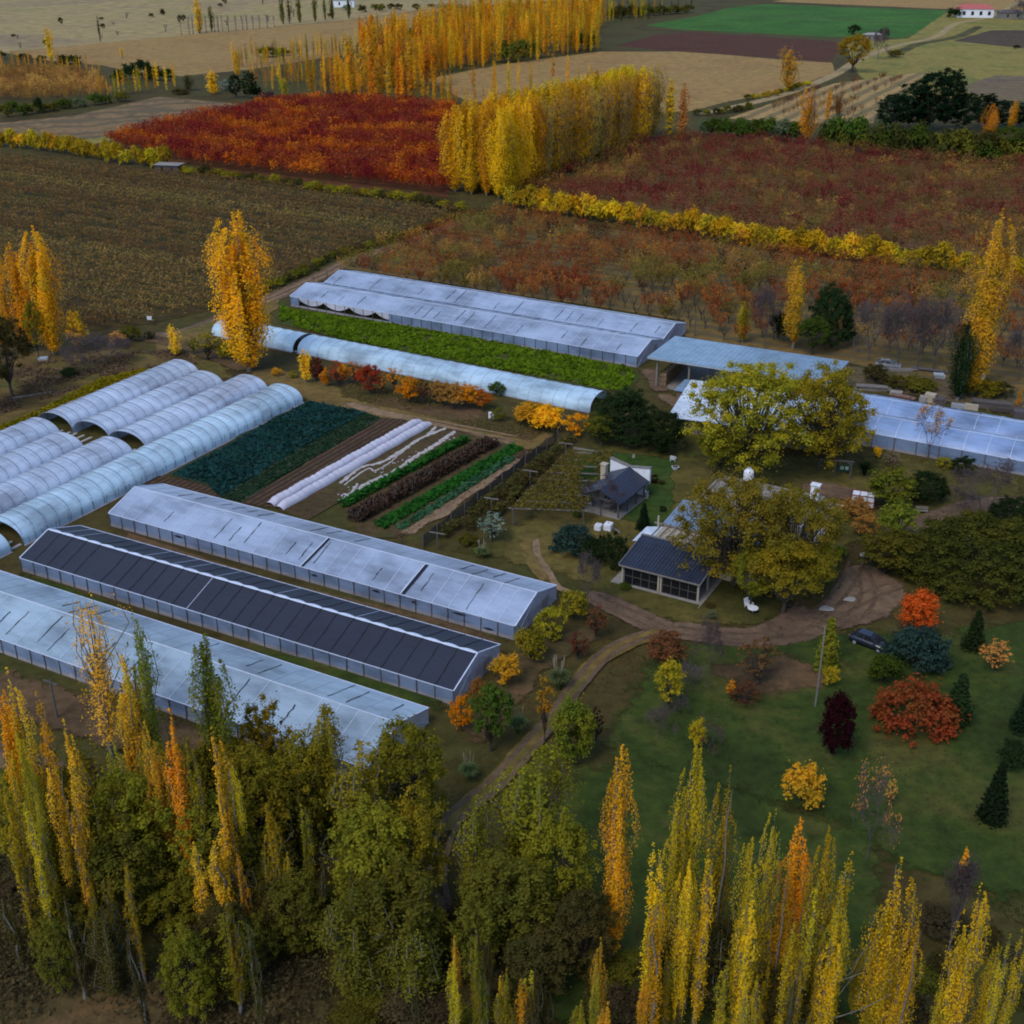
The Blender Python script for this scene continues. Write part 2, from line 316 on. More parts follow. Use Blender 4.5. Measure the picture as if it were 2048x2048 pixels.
G_dry = ground('dry_grass_track', [(.085, .066, .030), (.12, .090, .042), (.08, .075, .03)], .08, .8, soft=True)
G_soil = ground('bed_soil', [(.05, .034, .030), (.065, .045, .038), (.055, .04, .03)], .1, 1.2, row=(A1 + R(90), .9), bump=1)
G_vine = ground('vineyard_floor', [(.036, .028, .013), (.046, .036, .017), (.030, .036, .013)], .04, .5)
G_orch = ground('orchard_floor', [(.090, .064, .030), (.12, .088, .040), (.085, .078, .032)], .04, .5, row=(A1, 4.0), rowc=(.085, .068, .034), warp=3)
G_redo = ground('red_orchard_floor', [(.05, .022, .014), (.07, .032, .018), (.05, .035, .015)], .05, .5)
G_litter = ground('leaf_litter', [(.050, .036, .026), (.085, .058, .042), (.045, .042, .022)], .07, .9, soft=True)
b = MB(); b.poly([(-6000, -200, 0), (6000, -200, 0), (6000, 12000, 0), (-6000, 12000, 0)]); tag(b.build('ground', G_rough), kind='structure')
P = patch
def ruts(P, half, wd, m):
    S = [np.array(p) for p in P]; T_ = [S[min(i + 1, len(S) - 1)] - S[max(i - 1, 0)] for i in range(len(S))]; N_ = [np.array([-t[1], t[0]]) / np.hypot(*t) for t in T_]
    for s in (-1, 1): ribbon('wheel_rut', [p + n * half * s for p, n in zip(S, N_)], wd, m)
G_rut = ground('rut_soil', [(.062, .046, .042), (.085, .062, .055), (.10, .075, .065)], .2, 1.3, soft=True, bump=1)
# far fields
far = [Gp(-900, 130), Gp(0, 105)] + pts('c1', (450, 250), (900, 205), (1932, 110)) + pts('c2', (560, 40)) + [Gp(1300, -10), Gp(2400, -40), Gp(2600, -120), Gp(-1200, -120)]
P('field', far, G_past, 3, 30)
P('field', pts('c1', (20, 290), (450, 250), (900, 205), (1932, 112)) + pts('c2', (560, 42), (470, 130), (100, 230)) + pts('c1', (1932, 300), (1400, 380), (1000, 420), (760, 400), (560, 360), (300, 340)), G_stub, 2, 15)
P('field', pts('c3', (540, 8), (1100, -60), (2400, -60), (1932, 60), (1500, 50)), G_stub, 2, 20)
P('field', pts('c2', (480, 440), (860, 360), (1440, 285), (1932, 285)) + pts('c3', (600, 330), (870, 345), (890, 400), (560, 515), (300, 560), (80, 615)) + pts('c2', (1800, 620), (700, 560)), G_stub, 2, 10)
P('field', pts('c2', (1690, 140), (1932, 98)) + pts('c3', (300, 45), (500, 22), (1000, 42), (1510, 58), (1440, 140), (1270, 212), (900, 205), (0, 160)), G_green, 1, 12)
ribbon('ditch', pts('c3', (260, 88), (700, 92), (1100, 120), (1440, 132)), 3.5, G_plowdark)
P('field', pts('c2', (1520, 252), (1740, 195), (1932, 176)) + pts('c3', (60, 174), (520, 205), (905, 232), (900, 300), (850, 345), (430, 312), (0, 283)), G_plow, 1.5, 10)
P('pasture', pts('c3', (920, 235), (1280, 212), (1510, 60), (1932, 60), (2300, 100), (2300, 560), (1932, 560), (1560, 540), (1160, 560), (1000, 400)), G_lightgr, 4, 12)
P('field', pts('c3', (1540, 226), (1750, 168), (2200, 168), (2200, 268), (1932, 268)), G_plowdark, 1.5, 10)
P('field', pts('c3', (1560, 490), (1780, 415), (2200, 430), (2200, 560), (1800, 560)), ground('fallow_grey', [(.10, .085, .075), (.14, .115, .09), (.12, .11, .06)], .03, .3, row=(R(6), 5)), 1.5, 10)
ribbon('farm_road', pts('c3', (1932, -5), (1750, 90), (1560, 130), (1440, 205), (1240, 250), (1040, 320), (870, 420), (560, 535), (100, 640)), 6, ground('farm_road', [(.18, .15, .10), (.22, .18, .13), (.2, .18, .09)], .05, .4, soft=True))
ribbon('ditch', pts('c3', (1700, 140), (1560, 205), (1350, 245), (1180, 320)), 7, ground('ditch_scrub', [(.03, .035, .014), (.05, .05, .02), (.07, .065, .03)], .1, .4, soft=True))
P('field', pts('c3', (290, 655), (880, 462), (1390, 395), (1300, 500), (1140, 570), (1100, 680), (960, 690)), ground('young_orchard_floor', [(.20, .145, .085), (.25, .18, .10), (.21, .165, .085)], .05, .5, row=(R(62), 7), rowc=(.10, .085, .04)), 2, 8)
P('field', pts('c1', (-300, 740), (0, 680), (400, 640), (880, 535), (1400, 582), (1150, 640), (540, 770), (0, 740)), ground('fallow_brown', [(.12, .085, .055), (.16, .115, .075), (.085, .062, .045)], .05, .4, row=(R(24), 14), rowc=(.085, .07, .04), warp=6), 2, 8)
P('verge', pts('c1', (330, 790), (700, 735), (1380, 588), (1520, 590), (900, 720), (560, 800)), G_lightgr, 2, 8)
P('field', pts('c1', (500, 800), (1000, 690), (1560, 565), (1932, 560)) + pts('c2', (620, 600), (600, 1090), (0, 1040)) + pts('c1', (1500, 980), (960, 900)), G_redo, 1, 8)
G_orc = ground('right_orchard_floor', [(.075, .045, .028), (.10, .062, .036), (.085, .062, .03)], .05, .5)
P('field', pts('c2', (930, 1100), (1780, 762)) + pts('c3', (100, 780), (700, 800), (1400, 890), (2100, 930), (2100, 1460), (1500, 1400), (0, 1230)), G_orc, 1, 8)
VINE = pts('c1', (-300, 820), (0, 860), (760, 960), (960, 960), (1932, 1095)) + pts('c2', (690, 1170), (0, 1400)) + pts('c1', (1500, 1580), (1200, 1705), (830, 1790), (480, 1830), (300, 1830), (-300, 1830))
P('vineyard_floor', VINE, G_vine, 1, 8)
P('field', pts('c2', (30, 1440), (350, 1330), (700, 1195), (930, 1180), (1932, 1330)) + pts('c3', (1000, 1440), (2100, 1560), (2100, 2200), (1500, 2110), (900, 1990), (60, 1870)) + pts('c2', (1900, 1770), (0, 1480)), G_orch, 1, 8)
# the vineyard road and the headland by the far greenhouses
ribbon('dirt_road', pts('c2', (720, 1195), (420, 1320), (60, 1440)) + pts('c1', (1800, 1510), (1560, 1620), (1300, 1730), (1050, 1830), (860, 1860), (650, 1850)), [3, 4, 4.5, 5, 5, 5.5, 5.5, 5.5, 3], G_dirtd)
ruts(pts('c2', (420, 1320), (60, 1440)) + pts('c1', (1800, 1510), (1560, 1620), (1300, 1730), (1050, 1830), (860, 1860)), .8, .7, G_dirt)
P('verge', pts('c1', (830, 1880), (1200, 1760), (1560, 1640), (1560, 1700), (1180, 1900), (1050, 2010), (850, 2000)), G_dry, 2.5, 5)
P('lettuce_bed', pts('c1', (1540, 1650), (1600, 1705)) + pts('c5', (700, 50), (1640, 245), (1650, 300), (1590, 375), (1460, 362), (0, 80)) + pts('c1', (1540, 1790)), ground('lettuce_soil', [(.03, .035, .014), (.04, .05, .016), (.03, .055, .014)], .1, .8), .6, 5)
# rough land west of the tunnels, headland track, beds
P('verge', pts('c4', (-100, 120), (600, 110), (1250, 200), (1500, 270), (1100, 330), (650, 330), (0, 700), (-300, 800)), ground('weedy_verge', [(.06, .045, .022), (.10, .078, .035), (.05, .06, .02)], .06, .6, soft=True), 5, 6)
ribbon('dirt_track', pts('c4', (560, 30), (900, 90), (1200, 180), (1400, 260)), 4, G_litter)
ribbon('dirt_track', pts('c4', (1380, 250), (1640, 330), (1800, 390)) + pts('c5', (60, 440), (330, 510), (640, 570), (1000, 640), (1180, 600)), [7, 8, 8, 8, 8, 9, 8, 5], G_dry)
ribbon('dirt_track', pts('c5', (10, 425), (220, 485), (420, 525), (700, 600), (1000, 660)), 2.4, G_dirt)
P('verge', pts('c5', (0, 300), (700, 440), (1180, 600), (1060, 660), (500, 520), (0, 400)), G_litter, 3, 5)
BED1 = pts('h6', (430, 880), (960, 990), (1130, 1050)) + pts('c4', (1340, 978), (1240, 960), (1150, 890), (930, 830))
P('cabbage_bed', BED1, ground('cabbage_soil', [(.02, .03, .026), (.025, .04, .03), (.03, .04, .028)], .1, 1), .5, 4)
P('soil_bed', pts('h6', (1130, 1045), (1480, 1075)) + pts('c4', (1480, 1010), (1330, 985)), G_soil, .5, 4)
P('soil_bed', pts('h6', (1480, 1075), (1900, 1180)) + pts('c5', (1030, 690), (780, 900), (300, 1180), (120, 1180), (0, 980)) + pts('c4', (1700, 1080), (1480, 1005)), ground('bed_floor', [(.045, .035, .022), (.06, .045, .03), (.04, .045, .02)], .1, 1), .5, 4)
P('soil_bed', pts('c5', (1030, 700), (960, 740), (780, 850), (640, 950), (470, 1050), (300, 1165), (420, 1165), (600, 1060), (760, 930), (900, 830), (1060, 700)), G_dirt, .7, 3)
P('soil_bed', pts('c4', (870, 835), (1140, 890), (1240, 970), (930, 890), (760, 880)), G_soil, .8, 3)
# strips between the greenhouses
ribbon('grass_strip', pts('c4', (610, 1140), (1100, 1310), (1550, 1450)) + pts('c5', (500, 1650), (900, 1790)), 2.4, G_litter)
ribbon('grass_strip', pts('c4', (60, 1380), (600, 1590), (1100, 1790)) + pts('d2', (0, 340), (500, 500)), 3.2, G_lawn)
# the homestead
P('lawn', pts('c5', (600, 1250), (1000, 1080), (1300, 680), (1932, 620)) + pts('c6', (100, 720), (900, 720), (1400, 740), (1932, 830), (1932, 1000), (1680, 1000), (1310, 1110), (1000, 1230), (900, 1450), (500, 1680), (0, 1680)) + pts('c5', (1700, 1620), (1370, 1480), (1230, 1400), (900, 1330)), ground('yard_grass', [(.035, .038, .014), (.060, .058, .020), (.095, .080, .032)], .06, .7, soft=True), 4, 5)
P('lawn', pts('d4', (700, 120), (1000, 0), (1932, 100), (1932, 720), (1700, 900), (1300, 780), (1000, 700)), G_lawn2, 2, 3)
P('lawn', pts('d4', (1000, 1300), (1250, 1400), (1400, 1490), (1932, 1720), (1932, 1870), (1500, 1800), (1150, 1600)) + pts('c6', (300, 1660), (560, 1600), (560, 1660), (250, 1700)), G_lawn2, 2, 3)
P('lawn', pts('c6', (600, 1680), (1000, 1640), (1300, 1700), (1932, 1600), (2300, 1700)) + pts('d3', (2100, 500), (2100, 1500), (1200, 1300), (700, 1000), (0, 900)) + pts('d2', (1200, 900), (1150, 600), (1350, 250), (1500, 190)), G_lawn, 6, 6)
P('lawn', pts('d3', (400, 420), (980, 400), (1500, 440), (1650, 500), (1500, 740), (1300, 1000), (800, 900), (300, 700)), G_lawn2, 12, 6)
P('lawn', pts('d2', (480, 620), (700, 560), (950, 460), (900, 640), (640, 830), (500, 860)), G_lawn, 5, 4)
P('leaf_litter', pts('d3', (500, 250), (900, 230), (900, 400), (400, 480), (200, 300)), G_litter, 4, 4)
P('leaf_litter', pts('d2', (760, 250), (1150, 100), (1200, 180), (950, 330), (800, 520), (640, 700), (500, 620)), G_litter, 2, 4)
P('leaf_litter', pts('c3', (60, 1900), (700, 1980), (1400, 2080), (2100, 2190), (2100, 2330), (1350, 2200), (900, 2130), (0, 1950)), ground('yard_litter', [(.06, .05, .04), (.10, .085, .07), (.05, .05, .025)], .08, .8, soft=True), 3, 5)
P('leaf_litter', pts('c5', (1660, 240), (1760, 420), (1932, 560), (1932, 470), (1800, 330), (1750, 240)), G_dirtd, 1.5, 3)
ribbon('dirt_track', pts('c5', (1085, 1180), (1090, 1280), (1150, 1370), (1200, 1450), (1260, 1480)), 1.1, G_dirt)
ribbon('dirt_track', pts('c5', (1010, 1180), (1060, 1320), (1150, 1430)), 1.6, G_dry)
ribbon('dirt_road', pts('c5', (1330, 1490), (1480, 1540), (1640, 1620), (1800, 1690)) + pts('c6', (80, 1700), (400, 1735), (640, 1690), (850, 1590)), [2.5, 4, 4, 4.2, 4.2, 4.4, 6, 8], G_dirtd)
P('dirt_yard', pts('c6', (560, 1690), (800, 1520), (930, 1330), (980, 1230), (1080, 1240), (1110, 1330), (1280, 1430), (1310, 1520), (1180, 1640), (1000, 1690), (800, 1700), (620, 1740)), G_dirtd, 2.2, 3)
ruts(pts('c5', (1380, 1500), (1640, 1620), (1800, 1690)) + pts('c6', (80, 1700), (400, 1735), (640, 1690), (820, 1590), (960, 1420), (1010, 1300)), .75, .55, G_rut)
ruts(pts('c6', (480, 1720), (760, 1650), (960, 1560), (1120, 1480), (1260, 1440)), .75, .5, G_rut)
ruts(pts('c6', (1000, 1330), (1060, 1420), (1060, 1540), (960, 1640), (860, 1680)), .75, .5, G_rut)
ruts(pts('c5', (330, 510), (640, 570), (1000, 640)), .75, .6, G_dirt)
ribbon('dirt_road', pts('c6', (2000, 980), (1660, 1010), (1420, 1090), (1280, 1150), (1150, 1220)), 4.5, G_dirtd)
ribbon('dirt_road', pts('c6', (700, 880), (860, 920), (1000, 960)), 5, G_dirtd)
ribbon('dirt_track', pts('c5', (1780, 1690), (1560, 1780), (1400, 1880)) + pts('d2', (1060, 420), (960, 560), (830, 700), (720, 830), (560, 960), (430, 1080)), [2.6, 2.4, 2.2, 2.2, 2.2, 2.4, 2.4, 2.4, 2], G_dry)
ruts(pts('c5', (1760, 1690), (1500, 1800)) + pts('d2', (1080, 400), (960, 560), (840, 700), (720, 830), (600, 930), (500, 1030), (440, 1250), (480, 1480)), .62, .55, G_dirtd)
ribbon('dirt_road', pts('d2', (480, 1480), (240, 1300)) + pts('d1', (1420, 1130), (1150, 1030), (790, 1000), (480, 900), (200, 780), (-200, 640)), 3.6, G_dirtd)
P('leaf_litter', pts('d1', (-200, 250), (300, 380), (760, 520), (1100, 640), (1400, 730), (1500, 900), (800, 830), (300, 650), (-200, 500)), G_litter, 4, 5)
P('leaf_litter', pts('d1', (-300, 1500), (300, 1650), (1500, 1600), (1900, 1950), (-300, 2200)), ground('scrub_floor', [(.035, .034, .020), (.055, .045, .026), (.085, .06, .036)], .1, 1, soft=True), 4, 5)
P('lawn', pts('d2', (1000, 760), (1350, 700), (2500, 1050), (2500, 2000), (700, 2000), (700, 1500)), G_lawn, 5, 5)

# ------------------------------------------------------------------ greenhouses
def sl(t, eave, ridge, w2, round_):                   # height across one bay, t in 0..1
    a = 1 - abs(2 * t - 1)
    return eave + (ridge - eave) * (math.sin(a * math.pi / 2) ** .62 if round_ else a)
def greenhouse(label, org, ang, L, w, eave, ridge, bay, mroof, nb=1, round_=False, dark_p=.25, white_p=.2, strip=None, torn=(), open_left=False, rolled=None, seed=1, wallm='film_wall', group='greenhouses clad in plastic film'):
    rg = random.Random(seed); root = empty('greenhouse', (org[0], org[1], 0), ang, label, 'greenhouse', group); n = int(L / bay); bay = L / n
    for k in range(nb):
        y0 = k * w
        for s in (0, 1):
            b = MB(); sag = [rg.uniform(.02, .11) for _ in range(n)]
            def fn(u, v, s=s):
                t = (v if s == 0 else 1 - v) * .5; t = t if s == 0 else 1 - t
                i = min(n - 1, int(u * n)); f = u * n - i
                return (u * L, y0 + t * w, sl(t, eave, ridge, w, round_) - sag[i] * 4 * f * (1 - f) * math.sin(math.pi * min(1, v)))
            b.grid(fn, n * 4, 6 if round_ else 4); b.build('roof_sheet', mroof, root, smooth=True)
        # seams and battens over the arches
        for i in range(1, n):
            for s in (0, 1):
                q = rg.random()
                if q > dark_p + white_p: continue
                b = MB(); dk = q < dark_p; a = rg.uniform(0, .3) * (not strip) if dk else 0; e = rg.uniform(.55, 1) if dk and not strip else .98
                m_ = 5; pp = []
                for j in range(m_ + 1):
                    f = a + (e - a) * j / m_; t = f * .5 if s == 0 else 1 - f * .5
                    pp.append((i * bay + (rg.uniform(-.06, .06) if dk else 0), y0 + t * w, sl(t, eave, ridge, w, round_) + .03))
                for p, q2 in zip(pp, pp[1:]): b.bar(p, q2, rg.uniform(.03, .13) if dk else .05, .03)
                b.build('seam' if dk else 'batten', M['dark'] if dk else M['batten'], root)
        b = MB(); b.bar((0, y0 + w / 2, ridge + .03), (L, y0 + w / 2, ridge + .03), .34 if strip else .1, .05)
        if strip:
            b = MB()
            for i in range(n): b.grid(lambda u, v, i=i: (i * bay + u * bay, y0 + w / 2 + (v - .5) * (.26 + .26 * math.sin(u * math.pi)), ridge + .05 + .06 * math.sin(u * math.pi) - abs(v - .5) * .12), 6, 4)
        b.build('ridge_strip', M['batten'], root)
    if nb > 1:
        b = MB(); b.box(0, L, w - .18, w + .18, eave - .1, eave + .04); b.build('gutter', M['dark'], root)
    W = w * nb
    for s, y in ((0, 0), (1, W)):
        b = MB(); b.grid(lambda u, v: (u * L, y + .04 * math.sin(u * L * 2.1), .38 + v * (eave - .4)), n * 2, 3)
        if not (rolled and s == 0): b.build('side_wall', M[wallm], root)
        else:
            b.b.free(); b = MB(); r0, r1 = rolled          # curtain hanging in swags over the open side
            b.grid(lambda u, v: (r1 + u * (L - r1), y, .38 + v * (eave - .4)), n * 2, 3)
            b.grid(lambda u, v: (u * r0, y, .38 + v * (eave - .4)), 6, 3); b.build('side_wall', M[wallm], root)
            b = MB(); b.grid(lambda u, v: (r0 + u * (r1 - r0), y - .03, eave - .05 - v * (.15 + (eave - .6) * abs(math.sin(u * math.pi * 3.5)) ** .8 * .75)), 56, 4); b.build('rolled_curtain', M['film_end'], root)
        b = MB(); b.box(0, L, y - .03, y + .03, 0, .4); b.build('skirt', M['film_skirt'], root)
        b = MB(); b.bar((0, y - .03 + .06 * s, eave), (L, y - .03 + .06 * s, eave), .07); b.build('eave_rail', M['batten'], root)
    pm = None
    for i in range(n + 1):                               # posts along the near side
        if pm is None:
            b = MB(); b.tube([(0, 0, 0), (.02, 0, eave / 2), (0, 0, eave)], .055, 6); o = b.build('post', M['post'], root); pm = o.data
        else: o = link('post', pm, root)
        o.location = (i * bay, -.07, 0); o.rotation_euler = (0, rg.uniform(-.02, .02), 0)
    for x, open_ in ((0, open_left), (L, False)):
        b = MB()
        for k in range(nb):
            b.grid(lambda u, v: (x, (k + u) * w, v * (sl(u, eave, ridge, w, round_) - .02)), 10, 3)
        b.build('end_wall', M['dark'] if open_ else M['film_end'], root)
        b = MB(); xx = x + (.06 if x else -.06)
        for k in range(nb):
            pr = [(xx, (k + j / 8) * w, sl(j / 8, eave, ridge, w, round_)) for j in range(9)]
            for p, q in zip(pr, pr[1:]): b.bar(p, q, .12)
            b.bar((xx, k * w, .05), (xx, (k + .5) * w, ridge - .2), .05); b.bar((xx, (k + 1) * w, .05), (xx, (k + .5) * w, ridge - .2), .05)
        b.build('end_frame', M['batten'], root)
        b = MB(); yd = w * .62; b.box(xx - .04, xx + .04, yd, yd + 1.5, .05, eave); b.build('door', M['film_skirt'], root)
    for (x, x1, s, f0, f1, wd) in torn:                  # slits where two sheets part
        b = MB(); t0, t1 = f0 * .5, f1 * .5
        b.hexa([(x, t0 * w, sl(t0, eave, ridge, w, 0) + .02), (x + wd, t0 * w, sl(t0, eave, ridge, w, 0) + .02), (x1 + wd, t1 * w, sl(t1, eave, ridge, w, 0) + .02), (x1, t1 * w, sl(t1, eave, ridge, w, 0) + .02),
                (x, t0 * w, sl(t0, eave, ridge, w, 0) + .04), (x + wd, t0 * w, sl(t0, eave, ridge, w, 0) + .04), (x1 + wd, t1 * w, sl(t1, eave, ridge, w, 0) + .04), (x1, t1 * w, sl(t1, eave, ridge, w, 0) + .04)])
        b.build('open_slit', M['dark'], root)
        b = MB(); b.bar((x - .1, t0 * w, sl(t0, eave, ridge, w, 0) + .05), (x1 - .1, t1 * w, sl(t1, eave, ridge, w, 0) + .05), .12, .05)
        b.build('slit_hem', M['batten'], root)
    return root, n, bay
gA = greenhouse('gabled greenhouse with pale blue-white plastic roof and two dark slits, beside the vegetable beds', (-50.3, 140.2), R(-28.2), 57.4, 9.9, 1.75, 3.35, 2.05, M['film'], dark_p=.5, white_p=.48, open_left=True, seed=3,
                torn=((29.6, 30.1, 0, 0, .98, .28), (43.2, 43.5, 0, .02, .96, .42)))
gB = greenhouse('gabled greenhouse under black shade net with a white ridge strip', (-57.2, 128.4), R(-27.9), 58.3, 9.5, 1.7, 3.35, 2.05, M['net'], dark_p=.9, white_p=.08, strip=True, seed=5)
gC = greenhouse('nearest plastic greenhouse, whitish roof partly hidden by the yellow foreground trees', (-71.0, 120.2), R(-28.2), 66, 10.4, 1.75, 3.3, 2.05, M['film_old'], dark_p=.42, white_p=.55, seed=8)
gD = greenhouse('double-span greenhouse with ragged side curtain behind the lettuce field', (-42.9, 235.6), R(-29.3), 73.3, 10.7, 1.95, 3.35, 2.1, M['film'], nb=2, dark_p=.5, white_p=.45, rolled=(2, 23), seed=11)
gE = greenhouse('round-roofed blue greenhouse with two spans at the right edge', (46.2, 168.6), R(-29), 62, 7.3, 2.05, 3.5, 3.0, M['film_blue'], nb=2, round_=True, dark_p=.12, white_p=.5, seed=13)
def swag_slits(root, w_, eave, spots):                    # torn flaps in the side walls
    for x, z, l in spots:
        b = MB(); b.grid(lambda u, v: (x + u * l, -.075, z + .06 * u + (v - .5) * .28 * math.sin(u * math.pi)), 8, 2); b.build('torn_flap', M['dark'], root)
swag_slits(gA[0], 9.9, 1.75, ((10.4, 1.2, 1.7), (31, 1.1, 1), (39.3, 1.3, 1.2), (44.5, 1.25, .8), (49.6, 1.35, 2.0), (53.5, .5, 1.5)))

def tunnel(label, org, ang, segs, w, h, bay=1.9, mf='film_tunnel', seed=1, name='polytunnel', group='low plastic tunnels', frills=True):
    """segs: list of (x0, x1) covered stretches along the axis; between them the hoops stand bare over the crop"""
    rg = random.Random(seed); root = empty(name, (org[0], org[1], 0), ang, label, 'polytunnel', group); hm = rm = None
    prof = lambda v, k=1.0: ((-math.cos(math.pi * v)) * w / 2 * (.97 + .03 * k), h * math.sin(math.pi * v) ** .72 * k)
    xmin, xmax = min(s[0] for s in segs), max(s[1] for s in segs)
    for x0, x1 in segs:
        n = max(1, int(round((x1 - x0) / bay))); b = MB(); am = [rg.uniform(.03, .075) for _ in range(n)]
        def fn(u, v):
            i = min(n - 1, int(u * n)); f = u * n - i; k = 1 - am[i] * (1 - abs(math.cos(math.pi * f)) ** .6) * (1 - .3 * math.sin(math.pi * v)); y, z = prof(v, k); return (x0 + u * (x1 - x0), y, z)
        b.grid(fn, n * 6, 16); b.build('film_sheet', M[mf], root, smooth=True)
        b = MB(); b.box(x0, x1, -w / 2 - .35, -w / 2 - .02, 0, .09); b.box(x0, x1, w / 2 + .02, w / 2 + .35, 0, .09); b.build('buried_hem', M['film_skirt'], root)
        for i in range(n + 1):
            if hm is None:
                b = MB(); b.tube([(0, prof(j / 14)[0] * 1.004, prof(j / 14)[1] + .012) for j in range(15)], .028, 5); o = b.build('hoop', M['pipe'], root, smooth=True); hm = o.data
            else: o = link('hoop', hm, root)
            o.location = (x0 + (x1 - x0) * i / n, 0, 0)
            if i < n and frills:
                if rm is None:
                    b = MB(); b.tube([(bay * j / 14, prof(j / 14)[0] * 1.0, prof(j / 14)[1] + .0) for j in range(15)], .03, 4); o = b.build('rope', M['rope'], root); rm = o.data
                else: o = link('rope', rm, root)
                o.location = (x0 + (x1 - x0) * i / n, 0, 0)
    b = MB()                                             # open end hoops over the crop in the gaps
    ss = sorted(segs)
    for a, c in zip(ss, ss[1:]):
        for y in np.linspace(-w / 2 + .5, w / 2 - .5, 5): b.box(a[1], c[0], y - .22, y + .22, 0, .12)
    if len(ss) > 1: b.build('mulch_bed', M['dirtyfleece'], root)
    else: b.b.free()
    return root
O4 = np.array([-32.5, 183.2]); t4 = R(61.2); e4 = np.array([math.cos(t4), math.sin(t4)]); n4 = np.array([-e4[1], e4[0]])
for ac, segs, lab, mf in ((3.75, [(-86, -57.2), (-55.3, 0)], 'polytunnel beside the cabbage bed, with a glossy streak along its near flank', 'film_tunnel_b'), (11.2, [(-86, -28.9), (-26.6, .8)], 'polytunnel second from the cabbage bed, with a narrow gap in its film', 'film_tunnel'),
                          (18.5, [(-86, -31.0), (-26.3, -1.2)], 'polytunnel third from the cabbage bed, with the widest gap in its film', 'film_tunnel'), (25.8, [(-86, -28.6), (-26.4, 1.2)], 'polytunnel farthest from the cabbage bed, along the yellow weeds', 'film_tunnel')):
    o = O4 + n4 * ac; tunnel(lab, o, t4, segs, 7.15, 2.45, mf=mf, seed=int(ac), group='four side by side polytunnels')
aT = R(-30); eT = np.array([math.cos(aT), math.sin(aT)]); nT = np.array([-eT[1], eT[0]]); oT = np.array([-53.1, 216.3]) + nT * 3.4
tunnel('long low polytunnel between the lettuce field and the row of autumn trees', oT, aT, [(-1.5, 17.2), (18.2, 75)], 6.4, 2.25, mf='film_tunnel_b', seed=21, bay=2.2, frills=False)
# bamboo canes standing along the near tunnel
for i in range(26):
    p = O4 + e4 * (-1.5 - i * 2.12); b = MB(); b.tube([(0, 0, 0), (rng.normal() * .08, rng.normal() * .08, 1.0 + rng.random() * .35)], .03, 5)
    tag(b.build('cane', M['post'], None, (p[0], p[1], 0)), 'thin dark cane stuck upright along the foot of the streaked polytunnel', 'cane', 'canes along the streaked polytunnel')
# fleece tunnels over two beds, pulled-back fleece, plastic mulch
def fleece_tunnel(a, b_, wd, h, lab):
    a, b_ = np.array(a), np.array(b_); d = b_ - a; L = np.hypot(*d); rg = random.Random(int(L * 100)); n = int(L / 1.1); am = [rg.uniform(.05, .14) for _ in range(n + 1)]
    m = MB()
    def fn(u, v):
        i = min(n - 1, int(u * n)); f = u * n - i; k = 1 - am[i] * math.sin(math.pi * f); e = min(1, u * n * .8, (1 - u) * n * .8); k *= .55 + .45 * e
        return (u * L, -math.cos(math.pi * v) * wd / 2 * (.9 + .1 * k) + .06 * math.sin(u * 40), h * k * math.sin(math.pi * v) ** .8)
    m.grid(fn, n * 5, 10); o = m.build('fleece_tunnel', M['fleece'], None, (a[0], a[1], 0), math.atan2(d[1], d[0]), smooth=True)
    tag(o, lab, 'row cover', 'white fleece tunnels on the beds')
fleece_tunnel(G('c4', 1490, 1000), G('h6', 1490, 1085), 1.5, .95, 'white fleece row tunnel bordering the bare brown soil')
fleece_tunnel(G('c4', 1540, 1022), G('h6', 1580, 1110), 1.5, .95, 'white fleece row tunnel next to the crumpled fleece strips')
def strip(P, wd, lab, mt='dirtyfleece', seed=0):
    S = spline(P, 10); rg = np.random.default_rng(seed); n = len(S); V, F = [], []
    for i, s in enumerate(S):
        d = S[min(i + 1, n - 1)] - S[max(i - 1, 0)]; d /= np.hypot(*d); nn = np.array([-d[1], d[0]]); ww = wd * rg.uniform(.55, 1.25); off = rg.normal() * .05
        for t, z in ((-.5, .03), (-.2, .16), (.2, .14), (.5, .03)): p = s + nn * (t * ww + off); V.append((p[0], p[1], z + rg.random() * .1))
    for i in range(n - 1):
        for k in range(3): a = i * 4 + k; F.append((a, a + 4, a + 5, a + 1))
    tag(link('fleece_strip', np_mesh('fleece_strip', V, F, [M[mt]])), lab, 'row cover', 'crumpled fleece strips on the beds')
strip(pts('h6', (1740, 1150), (1500, 1250), (1330, 1360), (1120, 1480), (930, 1530)) + pts('c5', (0, 880)), .8, 'crumpled white fleece strip lying nearest the fleece tunnels', seed=1)
strip(pts('h6', (1650, 1135), (1560, 1230)), .8, 'short forked end of pulled-back fleece by the tunnel ends', seed=2)
strip(pts('h6', (1840, 1180), (1720, 1260), (1600, 1340), (1440, 1430), (1280, 1550)) + pts('c5', (150, 880), (0, 975)), 1.0, 'long sagging fleece strip along the green maize-like row', seed=3)
strip(pts('h6', (1340, 1370), (1180, 1500), (1060, 1560)) + pts('c5', (150, 800), (20, 890)), .35, 'thin twisted fleece strip between the two wider ones', seed=4)
strip(pts('c5', (100, 880), (60, 930), (0, 970)), .5, 'fleece strip end beside the white greenhouse', seed=5)
A = pts('h6', (1810, 1240), (1340, 1440)) + pts('c5', (190, 830), (40, 930), (0, 945))
S = spline(A, 12); bb = MB()
for s in S:
    for _ in range(2):
        x, y = s + rng.normal(size=2) * .22; r = rng.uniform(.06, .17); bb.hexa([(x - r, y - r, 0), (x + r, y - r * .8, 0), (x + r, y + r, 0), (x - r, y + r, 0), (x - r * .6, y - r * .5, r), (x + r * .7, y - r * .6, r * .8), (x + r * .5, y + r * .7, r), (x - r * .7, y + r * .6, r * .9)])
tag(bb.build('plastic_scraps', M['fleece']), kind='stuff')
